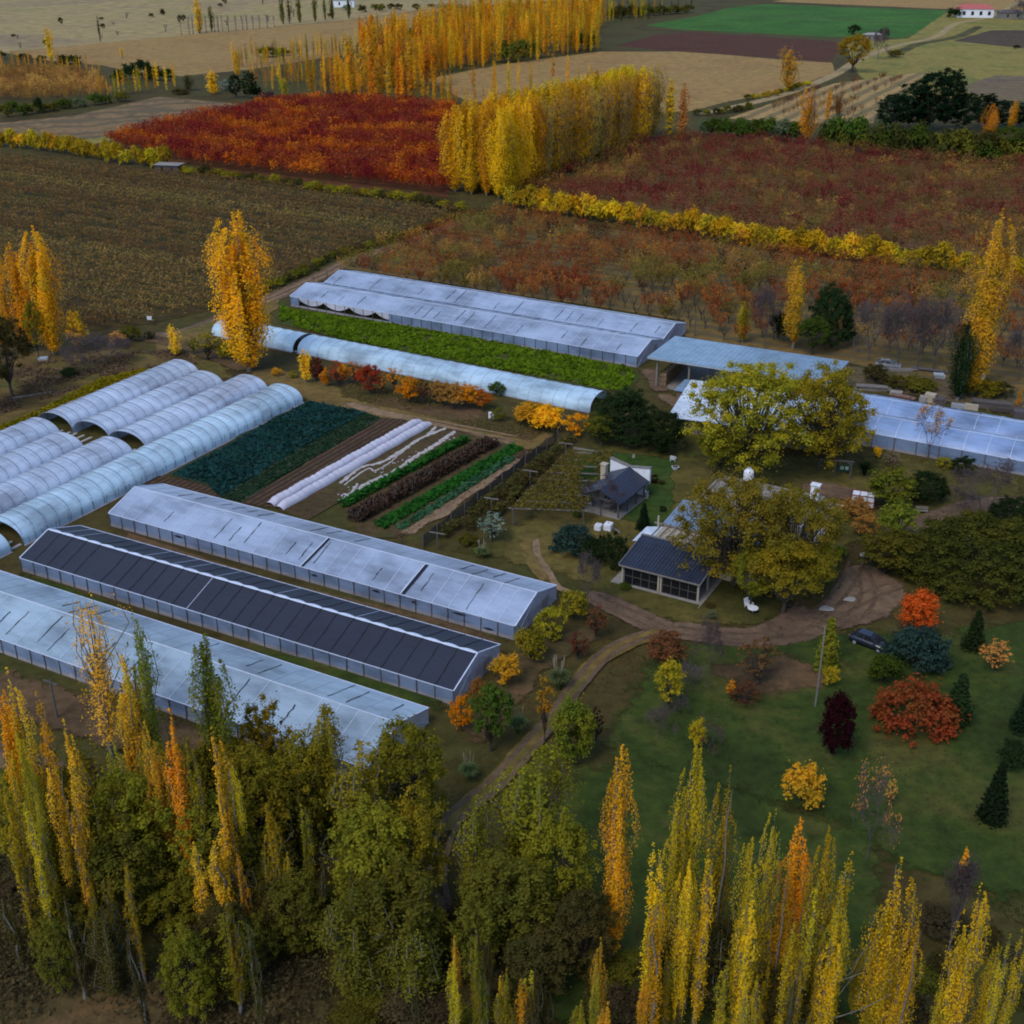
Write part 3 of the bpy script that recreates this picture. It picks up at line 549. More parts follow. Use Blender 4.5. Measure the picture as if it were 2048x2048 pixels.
# ------------------------------------------------------------------ barn, sheds, house, pavilion
def local(root): return lambda x, y, z: (x, y, z)
def barn():
    r = empty('barn', (22.9, 190.4, 0), R(-26.5), 'large open barn with blue-grey sheet metal roof on posts, stacked bins inside', 'barn')
    b = MB(); b.hexa([(-1.2, -.6, 5.0), (28, -.6, 5.0), (28, 12.6, 4.7), (-1.2, 12.6, 4.7), (-1.2, -.6, 5.06), (28, -.6, 5.06), (28, 12.6, 4.76), (-1.2, 12.6, 4.76)]); b.build('roof', M['tin'], r)
    b = MB(); b.bar((-1.15, -.55, 4.9), (28, -.55, 4.9), .1, .22); b.bar((-1.15, 12.5, 4.6), (28, 12.5, 4.6), .1, .2)
    for x in np.arange(.3, 28, 5.4):
        b.bar((x, -.4, 4.85), (x, 12.4, 4.55), .12, .22)
    b.build('roof_beam', M['steel'], r)
    pm = None
    for y in (.3, 12.0):
        for x in (.3, 5.7, 11.1, 16.5, 21.9, 27.3):
            if pm is None: b = MB(); b.box(-.14, .14, -.14, .14, 0, 4.62); o = b.build('post', M['plank'], r); pm = o.data
            else: o = link('post', pm, r)
            o.location = (x, y, 0)
    b = MB(); b.box(9, 27.4, 11.7, 11.95, 0, 4.3); b.box(27.1, 27.35, 4, 11.7, 0, 4.2); b.build('wall', M['brick'], r)
    b = MB(); b.box(-.8, 27.6, 0, 12.2, .03, .06); b.build('floor', M['slab'], r)
    return r
barn()
def bin_mesh():
    b = MB(); w, d, h = 1.15, 1.15, .72
    for z in (.12, .33, .54):                            # slatted sides
        b.box(0, w, 0, .03, z, z + .17); b.box(0, w, d - .03, d, z, z + .17); b.box(0, .03, .03, d - .03, z, z + .17); b.box(w - .03, w, .03, d - .03, z, z + .17)
    for x in (0, w / 2 - .05, w - .1): b.box(x, x + .1, -.02, d + .02, 0, .1)
    for x in (.04, w - .12):
        for y in (.04, d - .12): b.box(x, x + .08, y, y + .08, .1, h)
    b.box(.03, w - .03, .03, d - .03, .1, .12); return b
bm_ = None
ca, sa = math.cos(R(-26.5)), math.sin(R(-26.5))
for k in range(8):
    for lv in range(3):
        x, y = .55, .9 + k * 1.32
        X, Y = 22.9 + x * ca - y * sa, 190.4 + x * sa + y * ca
        if bm_ is None: o = bin_mesh().build('wooden_bin', M['wood']); bm_ = o.data
        else: o = link('wooden_bin', bm_)
        o.location = (X, Y, .06 + lv * .74); o.rotation_euler = (0, 0, R(-26.5) + rng.normal() * .02)
        tag(o, 'slatted wooden bin in the stacked row along the open left side of the barn', 'bin', 'wooden bins stacked in the barn')
for k in range(6):
    for lv in range(3):
        x, y = 13 + k * 1.5, 9.9; X, Y = 22.9 + x * ca - y * sa, 190.4 + x * sa + y * ca
        o = link('wooden_bin', bm_, None, None, (X, Y, .06 + lv * .74), R(-26.5)); tag(o, 'slatted wooden bin stacked deep inside the barn against its back wall', 'bin', 'wooden bins against the barn wall')
def shed(name, label, org, ang, L, D, h0, h1, mroof, mwall, cat='shed', over=.4, door=None, windows=(), chimney=None):
    r = empty(name, (org[0], org[1], 0), ang, label, cat)
    b = MB(); b.hexa([(0, 0, 0), (L, 0, 0), (L, D, 0), (0, D, 0), (0, 0, h0), (L, 0, h0), (L, D, h1), (0, D, h1)]); b.build('wall', mwall, r)
    s = (h1 - h0) / D; z0, z1 = h0 - over * s + .03, h1 + over * s + .03
    b = MB(); b.hexa([(-over, -over, z0), (L + over, -over, z0), (L + over, D + over, z1), (-over, D + over, z1), (-over, -over, z0 + .07), (L + over, -over, z0 + .07), (L + over, D + over, z1 + .07), (-over, D + over, z1 + .07)]); b.build('roof', mroof, r)
    if door: b = MB(); b.box(door, door + .9, -.05, .02, .05, 2.0); b.build('door', M['post'], r)
    for x in windows: b = MB(); b.box(x, x + 1, -.04, .02, 1.0, 1.9); b.build('window', M['glass'], r)
    if chimney: x, y, z, t = chimney; b = MB(); b.box(x, x + t, y, y + t, h0 - .1, z); b.build('chimney', M['plank'], r)
    return r
shed('workshop', 'low building with bright white metal roof half hidden by the tall yellow-green tree', (24.4, 171.2), R(-21), 21, 11.5, 2.7, 3.5, M['tinwhite'], M['plank'], 'building', 1.3, 3, (6, 9.5, 14), (6.1, .2, 4.0, 1.1))
shed('brick_shed', 'small brick shed with pale lean-to roof in front of the barn posts', (25.5, 182.2), R(-26.5), 6.5, 4.4, 2.45, 2.6, M['tin'], M['brick'], 'shed', .35, 2)
def house():
    r = empty('farm_house', (12.4, 125.5, 0), R(-29), 'farmhouse with dark tiled veranda, vine pergola roof and white water tank behind it', 'house')
    b = MB(); b.box(.9, 14, 6.2, 17, 0, 2.95); b.box(2, 15.4, 17, 27, 0, 3.0); b.build('wall', M['cream'], r)
    b = MB(); b.hexa([(-.1, -.35, 2.55), (9.75, -.35, 2.55), (9.75, 6.2, 3.35), (-.1, 6.2, 3.35), (-.1, -.35, 2.66), (9.75, -.35, 2.66), (9.75, 6.2, 3.46), (-.1, 6.2, 3.46)])
    o = b.build('veranda_roof', M['tile'], r)
    b = MB()                                             # tile courses and rolls
    for y in np.arange(.6, 6.2, 1.05): z = 2.66 + (y + .35) / 6.55 * .8; b.bar((-.08, y, z + .012), (9.72, y, z + .012), .07, .05)
    for x in np.arange(.1, 9.7, .42): b.bar((x, -.34, 2.675), (x, 6.15, 3.47), .1, .07)
    b.build('tile_ribs', M['tile'], o)
    b = MB(); b.bar((-.1, -.36, 2.5), (9.75, -.36, 2.5), .08, .2); b.bar((-.12, -.36, 2.58), (-.12, 6.2, 3.4), .08, .2); b.bar((9.77, -.36, 2.58), (9.77, 6.2, 3.4), .08, .2); b.build('fascia', M['plank'], r)
    b = MB(); b.box(-1.0, 10.0, -.5, 6.1, 0, .16); b.build('veranda_floor', M['slab'], r)
    b = MB(); b.box(10.1, 12.9, -1.3, 6.5, 0, .12); b.build('patio', M['darkslab'], r)
    b = MB(); b.box(10.0, 10.1, -1.3, 6.5, 0, .2); b.build('patio_kerb', M['slab'], r)
    pm = None
    for x, y in ((.25, .05), (4.7, .0), (5.0, .0), (9.45, .05), (9.45, 3.0), (.25, 3.0)):
        if pm is None: b = MB(); b.box(-.09, .09, -.09, .09, .16, 2.55); o = b.build('post', M['cream'], r); pm = o.data
        else: o = link('post', pm, r)
        o.location = (x, y, 0)
    for x0, x1 in ((.5, 4.6), (5.2, 9.3)):
        b = MB(); b.box(x0, x1, .02, .05, .18, 2.3)
        o = b.build('window', M['glass'], r)
        b = MB()
        for x in np.linspace(x0, x1, 5): b.box(x - .03, x + .03, -.03, .0, .18, 2.3)
        b.box(x0, x1, -.03, 0, 1.2, 1.25); b.build('window_frame', M['post'], o)
    b = MB()
    for x in np.arange(.8, 10, .9): b.bar((x, 6.3, 3.25), (x, 10.6, 3.3), .1, .16)
    b.bar((-.3, 6.45, 3.35), (10, 6.45, 3.35), .4, .14); b.bar((-.3, 10.4, 3.2), (10, 10.4, 3.2), .2, .18); b.build('pergola_beams', M['plank'], r)
    b = MB(); b.hexa([(.6, 10.6, 3.1), (14.3, 10.6, 3.1), (14.3, 17.2, 3.55), (.6, 17.2, 3.55), (.6, 10.6, 3.17), (14.3, 10.6, 3.17), (14.3, 17.2, 3.62), (.6, 17.2, 3.62)]); b.build('metal_roof', M['tinblue'], r)
    b = MB(); b.hexa([(-1.4, 6.4, 2.2), (.9, 6.4, 2.75), (.9, 10.6, 2.75), (-1.4, 10.6, 2.2), (-1.4, 6.4, 2.27), (.9, 6.4, 2.82), (.9, 10.6, 2.82), (-1.4, 10.6, 2.27)]); b.build('side_roof', M['tinwhite'], r)
    b = MB(); b.box(1.8, 15.6, 17.2, 17.4, 3.0, 3.3); b.box(1.8, 15.6, 26.9, 27.2, 3.0, 3.35); b.box(1.8, 2.1, 17.4, 26.9, 3.0, 3.3); b.box(15.3, 15.6, 17.4, 26.9, 3.0, 3.3); b.box(2.1, 15.3, 17.4, 26.9, 3.0, 3.06); b.build('flat_roof', M['slab'], r)
    b = MB(); b.box(14.0, 15.0, 26.0, 26.8, 3.06, 5.0); b.box(13.9, 15.1, 25.9, 26.9, 5.0, 5.12); b.build('chimney', M['white'], r)
    b = MB(); b.tube([(.2, 10.3, 2.9), (.2, 10.3, 4.2)], .12, 8); b.build('flue', M['cream'], r)
    b = MB(); b.box(8.6, 9.7, 5.95, 6.15, .16, 2.3); b.build('door', M['post'], r)
    for x in (1.5, 4.5): b = MB(); b.box(x, x + 1.8, 6.1, 6.19, .9, 2.1); b.build('window', M['glass'], r)
    for y in (18.5, 21.5, 24): b = MB(); b.box(15.38, 15.46, y, y + 1.2, 1.0, 2.1); b.build('window', M['glass'], r)
    # white colonnade on the right flank
    for k in range(6): b = MB(); b.box(16.9, 17.15, 18.6 + k * 1.55, 18.85 + k * 1.55, 0, 2.7); b.build('column', M['white'], r)
    b = MB(); b.box(16.88, 17.17, 18.2, 27.0, 2.7, 2.9)
    for k in range(6): b.bar((15.4, 18.7 + k * 1.55, 2.95), (18.2, 18.7 + k * 1.55, 2.95), .1, .14)
    b.build('colonnade_beam', M['cream'], r)
    # water tank on a stand
    ang = R(-29); X = 12.4 + 5.9 * math.cos(ang) - 26 * math.sin(ang); Y = 125.5 + 5.9 * math.sin(ang) + 26 * math.cos(ang)
    t = empty('water_tank', (X, Y, 3.06), 0, 'white round water tank on a short stand on the farmhouse roof', 'water tank')
    b = MB(); b.tube([(0, 0, .9), (0, 0, 1.0), (0, 0, 1.5), (0, 0, 1.56), (0, 0, 2.15), (0, 0, 2.45), (0, 0, 2.52)], [.55, .62, .62, .65, .62, .3, .3], 20); b.build('tank', M['white'], t, smooth=False)
    b = MB(); b.tube([(0, 0, 2.53), (0, 0, 2.62)], .22, 12); b.build('lid', M['steel'], t)
    b = MB()
    for sx in (-.42, .42):
        for sy in (-.42, .42): b.box(sx - .06, sx + .06, sy - .06, sy + .06, 0, .8)
    b.box(-.6, .6, -.6, .6, .8, .9); b.build('stand', M['cream'], t)
    return r
house()
def pavilion():
    r = empty('garden_pavilion', (13.4, 141.9, 0), R(-32), 'open pavilion with dark gable roof, white back gable and beige chimney on the lawn', 'pavilion')
    b = MB(); b.box(-5.3, .3, -.3, 7.6, 0, .2); b.build('floor', M['slab'], r)
    b = MB(); xr = -2.5
    for s in (0, 1):
        x0 = -5.5 if s == 0 else .5
        b.hexa([(x0, -.5, 2.3), (xr, -.5, 3.7), (xr, 7.8, 3.7), (x0, 7.8, 2.3), (x0, -.5, 2.4), (xr, -.5, 3.8), (xr, 7.8, 3.8), (x0, 7.8, 2.4)])
    b.build('roof', M['tile'], r)
    pm = None
    for x in (-5.0, 0.0):
        for y in (0, 2.5, 5, 7.3):
            if pm is None: b = MB(); b.box(-.09, .09, -.09, .09, .2, 2.42); o = b.build('post', M['post'], r); pm = o.data
            else: o = link('post', pm, r)
            o.location = (x, y, 0)
    b = MB(); b.bar((-5, 0, 2.35), (0, 0, 2.35), .14); b.bar((-5, 7.3, 2.35), (0, 7.3, 2.35), .14); b.bar((-5, 0, 2.35), (-2.5, 0, 3.6), .1); b.bar((0, 0, 2.35), (-2.5, 0, 3.6), .1); b.build('beam', M['post'], r)
    b = MB(); b.hexa([(-5.4, 7.9, 0), (.4, 7.9, 0), (.4, 8.3, 0), (-5.4, 8.3, 0), (-5.4, 7.9, 4.3), (-2.5, 7.9, 3.7), (-2.5, 8.3, 3.7), (-5.4, 8.3, 4.3)])
    b.hexa([(-2.5, 7.9, 2), (.4, 7.9, 2), (.4, 8.3, 2), (-2.5, 8.3, 2), (-2.5, 7.9, 3.7), (.4, 7.9, 4.2), (.4, 8.3, 4.2), (-2.5, 8.3, 3.7)]); b.build('back_gable', M['white'], r)
    b = MB(); b.hexa([(-5.5, 7.8, 4.3), (-2.5, 7.8, 3.7), (-2.5, 8.4, 3.7), (-5.5, 8.4, 4.3), (-5.5, 7.8, 4.42), (-2.5, 7.8, 3.82), (-2.5, 8.4, 3.82), (-5.5, 8.4, 4.42)])
    b.hexa([(-2.5, 7.8, 3.72), (.5, 7.8, 4.2), (.5, 8.4, 4.2), (-2.5, 8.4, 3.72), (-2.5, 7.8, 3.84), (.5, 7.8, 4.32), (.5, 8.4, 4.32), (-2.5, 8.4, 3.84)]); b.build('gable_coping', M['plank'], r)
    b = MB(); b.box(-5.1, -4.4, 4.6, 5.3, 0, 4.7); b.box(-5.2, -4.3, 4.5, 5.4, 4.7, 4.85); b.build('chimney', M['cream'], r)
    b = MB(); b.box(-5, -4.6, 5.5, 7.8, .2, 2.2); b.build('barbecue_wall', M['brick'], r)
    ang = R(-32)
    def at(x, y): return (13.4 + x * math.cos(ang) - y * math.sin(ang), 141.9 + x * math.sin(ang) + y * math.cos(ang), .2)
    t = empty('picnic_table', at(-2.2, 2.0), ang, 'grey table standing on the pavilion floor', 'table')
    b = MB(); b.box(-.5, .5, -1, 1, .7, .76); b.build('table_top', M['plank'], t)
    for sx in (-.4, .4):
        for sy in (-.85, .85): b = MB(); b.box(sx - .04, sx + .04, sy - .04, sy + .04, 0, .7); b.build('leg', M['plank'], t)
    t = empty('bench', at(-1.1, 2.0), ang, 'dark bench on the pavilion floor beside the grey table', 'bench')
    b = MB(); b.box(-.2, .2, -1, 1, .42, .48); b.build('seat', M['post'], t)
    for sy in (-.8, .8): b = MB(); b.box(-.16, .16, sy - .04, sy + .04, 0, .42); b.build('leg', M['post'], t)
pavilion()

# ------------------------------------------------------------------ vehicles and yard things
def car(label, pos, ang, paint, name='parked_car'):
    r = empty(name, (pos[0], pos[1], 0), ang, label, 'car')
    S = [(-2.1, .42, .70, .74, .66), (-2.0, .28, .92, .84, .74), (-1.5, .22, .98, .87, .78), (-.6, .2, .97, .88, .8), (.7, .2, .95, .88, .8), (1.4, .22, .88, .86, .74), (1.95, .28, .74, .8, .66), (2.12, .4, .6, .68, .58)]
    b = MB(); rings = []
    for x, z0, z1, w0, w1 in S:
        zm = z0 + (z1 - z0) * .62
        rings.append([b.b.verts.new(p) for p in ((x, -w0 * .92, z0), (x, -w0, zm), (x, -w1, z1), (x, 0, z1 + .03), (x, w1, z1), (x, w0, zm), (x, w0 * .92, z0))])
    for p, q in zip(rings, rings[1:]):
        for k in range(6): b._f([p[k], p[k + 1], q[k + 1], q[k]])
        b._f([p[6], p[0], q[0], q[6]])
    b._f(rings[0]); b._f(rings[-1][::-1]); b.build('body', paint, r, smooth=True)
    C = [(-1.95, .93, .70), (-1.35, 1.34, .58), (-.7, 1.45, .56), (.05, 1.44, .56), (.5, 1.28, .6), (1.15, .93, .70)]
    b = MB(); rg = []
    for x, z, w_ in C: rg.append([b.b.verts.new(p) for p in ((x, -max(w_, .72) - .03, .9), (x, -w_, z), (x, w_, z), (x, max(w_, .72) + .03, .9))])
    for p, q in zip(rg, rg[1:]):
        for k in range(3): b._f([p[k], p[k + 1], q[k + 1], q[k]])
    b._f(rg[0]); b._f(rg[-1][::-1]); b.build('windows', M['glass'], r)
    b = MB(); b.hexa([(-1.3, -.53, 1.36), (.2, -.53, 1.38), (.2, .53, 1.38), (-1.3, .53, 1.36), (-1.2, -.5, 1.455), (.1, -.5, 1.47), (.1, .5, 1.47), (-1.2, .5, 1.455)])
    for s in (-1, 1): b.bar((.15, s * .55, 1.4), (1.2, s * .7, .94), .07); b.bar((-1.28, s * .57, 1.36), (-1.95, s * .7, .94), .08); b.bar((-.5, s * .585, 1.42), (-.45, s * .76, .94), .07)
    b.build('roof', paint, r)
    for x in (-1.35, 1.35):
        for s in (-1, 1):
            b = MB(); b.tube([(x, s * .68, .31), (x, s * .88, .31)], .31, 16); o = b.build('wheel', M['rubber'], r)
            b = MB(); b.tube([(x, s * .87, .31), (x, s * .895, .31)], .19, 12); b.build('rim', M['steel'], o)
    for s in (-1, 1):
        b = MB(); b.box(1.93, 2.04, s * .55 - .17, s * .55 + .17, .58, .7); b.build('headlight', M['white'], r)
        b = MB(); b.box(-2.1, -2.0, s * .6 - .13, s * .6 + .13, .7, .86); b.build('tail_light', M['redroof'], r)
        b = MB(); b.box(.75, .92, s * .95 - .08, s * .95 + .08, .92, 1.03); b.build('mirror', paint, r)
    return r
car('dark blue-grey car parked at the edge of the dirt yard, nose behind the green bush', G('h7', 600, 1690), R(-42), M['paint'])
car('faded white car standing in the scrap strip behind the right greenhouse', G('h4', 610, 660), R(-22), plain('faded_white', (.20, .20, .205), .7, var=.35), 'old_car')
def trailer():
    p = G('h7', 535, 500); r = empty('stock_trailer', (p[0], p[1], 0), R(-20), 'white box trailer with dark red frame at the end of the yard road', 'trailer')
    b = MB(); b.box(-1.4, 1.4, -.8, .8, .55, 2.0); b.build('box_body', M['white'], r, bevel=.04)
    b = MB()
    for x in (-1.42, -.45, .5, 1.42):
        b.bar((x, -.84, .5), (x, -.84, 2.08), .08); b.bar((x, .84, .5), (x, .84, 2.08), .08); b.bar((x, -.84, 2.05), (x, .84, 2.05), .08)
    for y in (-.84, .84): b.bar((-1.42, y, .55), (1.42, y, .55), .09); b.bar((-1.42, y, 1.3), (1.42, y, 1.3), .07); b.bar((-1.42, y, 2.05), (1.42, y, 2.05), .08)
    b.bar((1.42, 0, .55), (2.5, 0, .5), .09); b.build('frame', M['redsteel'], r)
    for s in (-1, 1): b = MB(); b.tube([(0, s * .86, .32), (0, s * 1.04, .32)], .32, 16); b.build('wheel', M['rubber'], r)
trailer()
def furniture(kind, c, x, y, label, ang=0.0, group=None):
    p = G(c, x, y); r = empty(kind, (p[0], p[1], 0), ang, label, {'garden_chair': 'chair', 'round_table': 'table', 'garden_bench': 'bench'}[kind], group)
    if kind == 'garden_chair':
        b = MB(); b.box(-.35, .35, -.35, .35, .38, .46); b.build('seat', M['white'], r, bevel=.02)
        b = MB(); b.hexa([(-.35, .3, .46), (.35, .3, .46), (.35, .38, .46), (-.35, .38, .46), (-.33, .48, 1.1), (.33, .48, 1.1), (.33, .55, 1.1), (-.33, .55, 1.1)]); b.build('backrest', M['white'], r)
        for s in (-.33, .33):
            b = MB(); b.box(s - .05, s + .05, -.35, .4, .62, .68); b.build('armrest', M['white'], r)
            for yy in (-.3, .3): b = MB(); b.box(s - .03, s + .03, yy - .03, yy + .03, 0, .62 if yy < 0 else .38); b.build('leg', M['white'], r)
    elif kind == 'round_table':
        b = MB(); b.tube([(0, 0, .70), (0, 0, .75)], .6, 24); b.build('table_top', M['white'], r)
        b = MB(); b.tube([(0, 0, 0), (0, 0, .05), (0, 0, .7)], [.3, .06, .06], 10); b.build('pedestal', M['steel'], r)
    else:
        b = MB(); b.box(-.8, .8, -.22, .22, .42, .48); b.build('seat', M['plank'], r)
        b = MB(); b.box(-.8, .8, .22, .27, .6, .95); b.build('backrest', M['plank'], r)
        for s in (-.7, .7): b = MB(); b.box(s - .05, s + .05, -.2, .27, 0, .42); b.bar((s, .25, .4), (s, .25, .95), .06); b.build('leg', M['plank'], r)
furniture('garden_chair', 'd5', 1100, 1300, 'white armchair on the grass below the house tree', R(40))
furniture('round_table', 'd5', 1130, 1345, 'small round white table beside the white armchair on the grass', 0)
furniture('round_table', 'd5', 1775, 560, 'round pale table right of the white colonnade', 0)
furniture('garden_chair', 'c5', 1838, 755, 'white chair on the lawn near the dark hedge trees', R(160))
furniture('garden_bench', 'h7', 1045, 550, 'grey wooden bench at the foot of the dark round bush', R(-10))
def pot(c, x, y, label, mt='white', r0=.4, h=.6, plant=True):
    p = G(c, x, y); r = empty('plant_pot', (p[0], p[1], 0), 0, label, 'planter')
    b = MB(); b.tube([(0, 0, 0), (0, 0, h * .9), (0, 0, h)], [r0 * .6, r0, r0 * 1.08], 14); b.build('pot', M[mt], r)
    b = MB(); b.tube([(0, 0, h + .001), (0, 0, h + .03)], r0 * .9, 12); b.build('soil', M['post'], r)
pot('c5', 1850, 800, 'white planter bowl on the lawn in front of the white chair', r0=.5, h=.5)
pot('d5', 1725, 470, 'large white planter tub beside the colonnade', r0=.8, h=.6)
def tank_ibc(c, x, y, label, s=1.0):
    p = G(c, x, y); r = empty('plastic_tank', (p[0], p[1], 0), R(-25), label, 'tank', None)
    b = MB(); b.box(-.5 * s, .5 * s, -.55 * s, .55 * s, .12, 1.05 * s); b.build('tank', M['white'], r, bevel=.08)
    b = MB(); b.tube([(0, 0, 1.05 * s), (0, 0, 1.13 * s)], .12, 10); b.build('lid', M['steel'], r)
    b = MB(); b.box(-.55 * s, .55 * s, -.6 * s, .6 * s, 0, .11); b.build('pallet', M['plank'], r)
tank_ibc('d4', 1195, 890, 'upright white plastic tank behind the blue-green bush')
tank_ibc('d4', 1085, 890, 'tilted looking white tank left of the upright one behind the bush', .85)
def ornament(c, x, y, label, h=.9):
    p = G(c, x, y); b = MB(); b.tube([(0, 0, 0), (0, 0, .12), (.05, 0, h * .45), (0, .05, h * .7), (.12, 0, h * .85), (.1, 0, h)], [.22, .26, .16, .2, .1, .05], 10)
    tag(b.build('garden_statue', M['stone'], None, (p[0], p[1], 0), smooth=True), label, 'statue')
ornament('d4', 1620, 540, 'pale stone figure on the lawn right of the pavilion', 1.2); ornament('d4', 1605, 450, 'pale curved stone ornament nearest the pavilion eave', .9)
ornament('d4', 1475, 90, 'small white post ornament by the dark hedge trees', .7)
def stone(c, x, y, r, label):
    p = G(c, x, y); b = MB(); n = 9; rr = [r * (.75 + .5 * random.Random(x + k).random()) for k in range(n)]
    lo = [b.b.verts.new((rr[k] * math.cos(6.283 * k / n), .7 * rr[k] * math.sin(6.283 * k / n), 0)) for k in range(n)]; hi = [b.b.verts.new((.8 * rr[k] * math.cos(6.283 * k / n), .55 * rr[k] * math.sin(6.283 * k / n), .09)) for k in range(n)]
    for k in range(n): b._f([lo[k], lo[(k + 1) % n], hi[(k + 1) % n], hi[k]])
    b._f(hi); tag(b.build('flat_stone', M['stone'], None, (p[0], p[1], .25 * r)), label, 'stone')
    return p
for q in ((430, 1300, .75, 'pale flat stone in the middle of the dirt yard'), (220, 1380, .85, 'pale flat stone on the left side of the dirt yard'), (570, 920, .9, 'pale flat stone at the narrow top of the dirt yard')): stone('h7', *q)
def board_gate():
    p = G('h4', 240, 1745); r = empty('timber_gate', (p[0], p[1], 0), R(-14), 'dark timber arch beside the yard road, left of the dwarf palm', 'gate')
    for x in (-2.1, 0): b = MB(); b.tube([(x, 0, 0), (x, 0, 2.6)], .11, 8); b.build('post', M['post'], r)
    b = MB(); b.bar((-2.4, 0, 2.65), (.35, 0, 2.65), .18); b.bar((0, 0, 2.0), (-.6, 0, 2.6), .1); b.build('beam', M['post'], r)
    p2 = G('h4', 180, 1690); s = empty('notice_board', (p2[0], p2[1], 0), R(-8), 'green notice board with two pale sheets under the timber arch', 'sign')
    b = MB(); b.box(-.75, .75, -.03, .03, .45, 1.35); b.build('board', M['green'], s)
    for x in (-.55, .1): b = MB(); b.box(x, x + .45, -.045, -.032, .7, 1.15); b.build('notice_sheet', plain('pale_green_sheet', (.30, .42, .34), .8), s)
    for x in (-.65, .65): b = MB(); b.box(x - .04, x + .04, .035, .1, 0, 1.35); b.build('leg', M['post'], s)
board_gate()
def sign_white():
    p = G('c1', 830, 1800); r = empty('field_sign', (p[0], p[1], 0), R(-5), 'small blank white sign at the edge of the vineyard', 'sign')
    b = MB(); b.box(-.45, .45, -.02, .02, 1.2, 1.9); b.build('panel', M['white'], r); b = MB(); b.box(-.04, .04, .025, .08, 0, 1.9); b.build('post', M['post'], r)
sign_white()
def pole(c, xb, yb, yt, label, cross=False, r0=.12, mt='post', lean=0):
    p = G(c, xb, yb); h = Htop(p, Q(c, 0, yt)[1]); r = empty('utility_pole', (p[0], p[1], 0), R(-28), label, 'pole')
    b = MB(); b.tube([(0, 0, 0), (lean * h, 0, h)], [r0, r0 * .75], 8); b.build('shaft', M[mt], r)
    if cross: b = MB(); b.bar((-.9, 0, h - .25), (.9, 0, h - .25), .12); b.build('crossarm', M[mt], r)
pole('d1', 262, 545, 365, 'dark utility pole with a crossarm behind the yellow foreground poplars', True)
pole('d3', 752, 490, 120, 'thin grey leaning pole in front of the yellow-green ginkgo', False, .09, 'plank')
pole('d6', 537, 205, 45, 'dark pole behind the upper left corner of the barn roof')
for i, (x, y, t) in enumerate(((1735, 1600, 1528), (1808, 1570, 1492), (1882, 1530, 1468))): pole('c1', x, y, t, ('dark fence post left of the far greenhouse, nearest its door', 'dark fence post left of the far greenhouse, middle of three', 'dark fence post left of the far greenhouse, farthest of three')[i])
def net_fence():
    A, B = G('c5', 455, 1240), G('c5', 1195, 650); d = B - A; L = np.hypot(*d); r = empty('net_fence', (A[0], A[1], 0), math.atan2(d[1], d[0]), 'black shade-net fence running from the white greenhouse past the vine pergola', 'fence'); n = int(L / 3.2)
    b = MB(); b.grid(lambda u, v: (u * L, .08 * math.sin(u * L), .05 + v * (1.9 - .25 * abs(math.sin(u * n * math.pi)))), n * 4, 3); b.build('net', film('fence_net', (.022, .022, .026), .3, .9), r)
    pm = None
    for i in range(n + 1):
        if pm is None: b = MB(); b.box(-.06, .06, -.06, .06, 0, 2.1); o = b.build('post', M['post'], r); pm = o.data
        else: o = link('post', pm, r)
        o.location = (i * L / n, -.12, 0)
    c = MB()
net_fence()
for i, (x, y, lab) in enumerate(((538, 1240, 'nearest timber T-post of the trellis beside the net fence'), (835, 1045, 'second timber T-post of the trellis beside the net fence'), (1050, 890, 'third timber T-post of the trellis beside the net fence'), (1245, 735, 'farthest timber T-post of the trellis beside the net fence'))):
    p = G('c5', x, y); r = empty('trellis_post', (p[0], p[1], 0), R(-20), lab, 'post', 'trellis posts by the net fence')
    b = MB(); b.tube([(0, 0, 0), (0, 0, 2.2)], .08, 7); b.build('post', M['post'], r); b = MB(); b.bar((-1, 0, 2.25), (1, 0, 2.25), .1); b.build('crossarm', M['plank'], r)
def vine_pergola():
    P = pts('c5', (955, 1105), (1340, 1120), (1500, 800), (1260, 790))     # feet of the corner posts
    o = P[0]; r = empty('vine_pergola', (o[0], o[1], 0), 0, 'timber pergola covered with yellowing vines left of the dark roofed pavilion', 'pergola'); L = [p - o for p in P]
    pm = None
    for a in (0, .33, .66, 1):
        for q0, q1 in ((L[0], L[3]), (L[1], L[2])):
            q = q0 + (q1 - q0) * a
            if pm is None: b = MB(); b.box(-.09, .09, -.09, .09, 0, 2.3); ob = b.build('post', M['post'], r); pm = ob.data
            else: ob = link('post', pm, r)
            ob.location = (q[0], q[1], 0)
    for a in np.linspace(0, 1, 9):
        b = MB(); q0, q1 = L[0] + (L[3] - L[0]) * a, L[1] + (L[2] - L[1]) * a; d = (q1 - q0) * .06; b.bar((q0[0] - d[0], q0[1] - d[1], 2.36), (q1[0] + d[0], q1[1] + d[1], 2.36), .12); b.build('beam', M['plank'], r)
    return r, L
VP, VPL = vine_pergola()
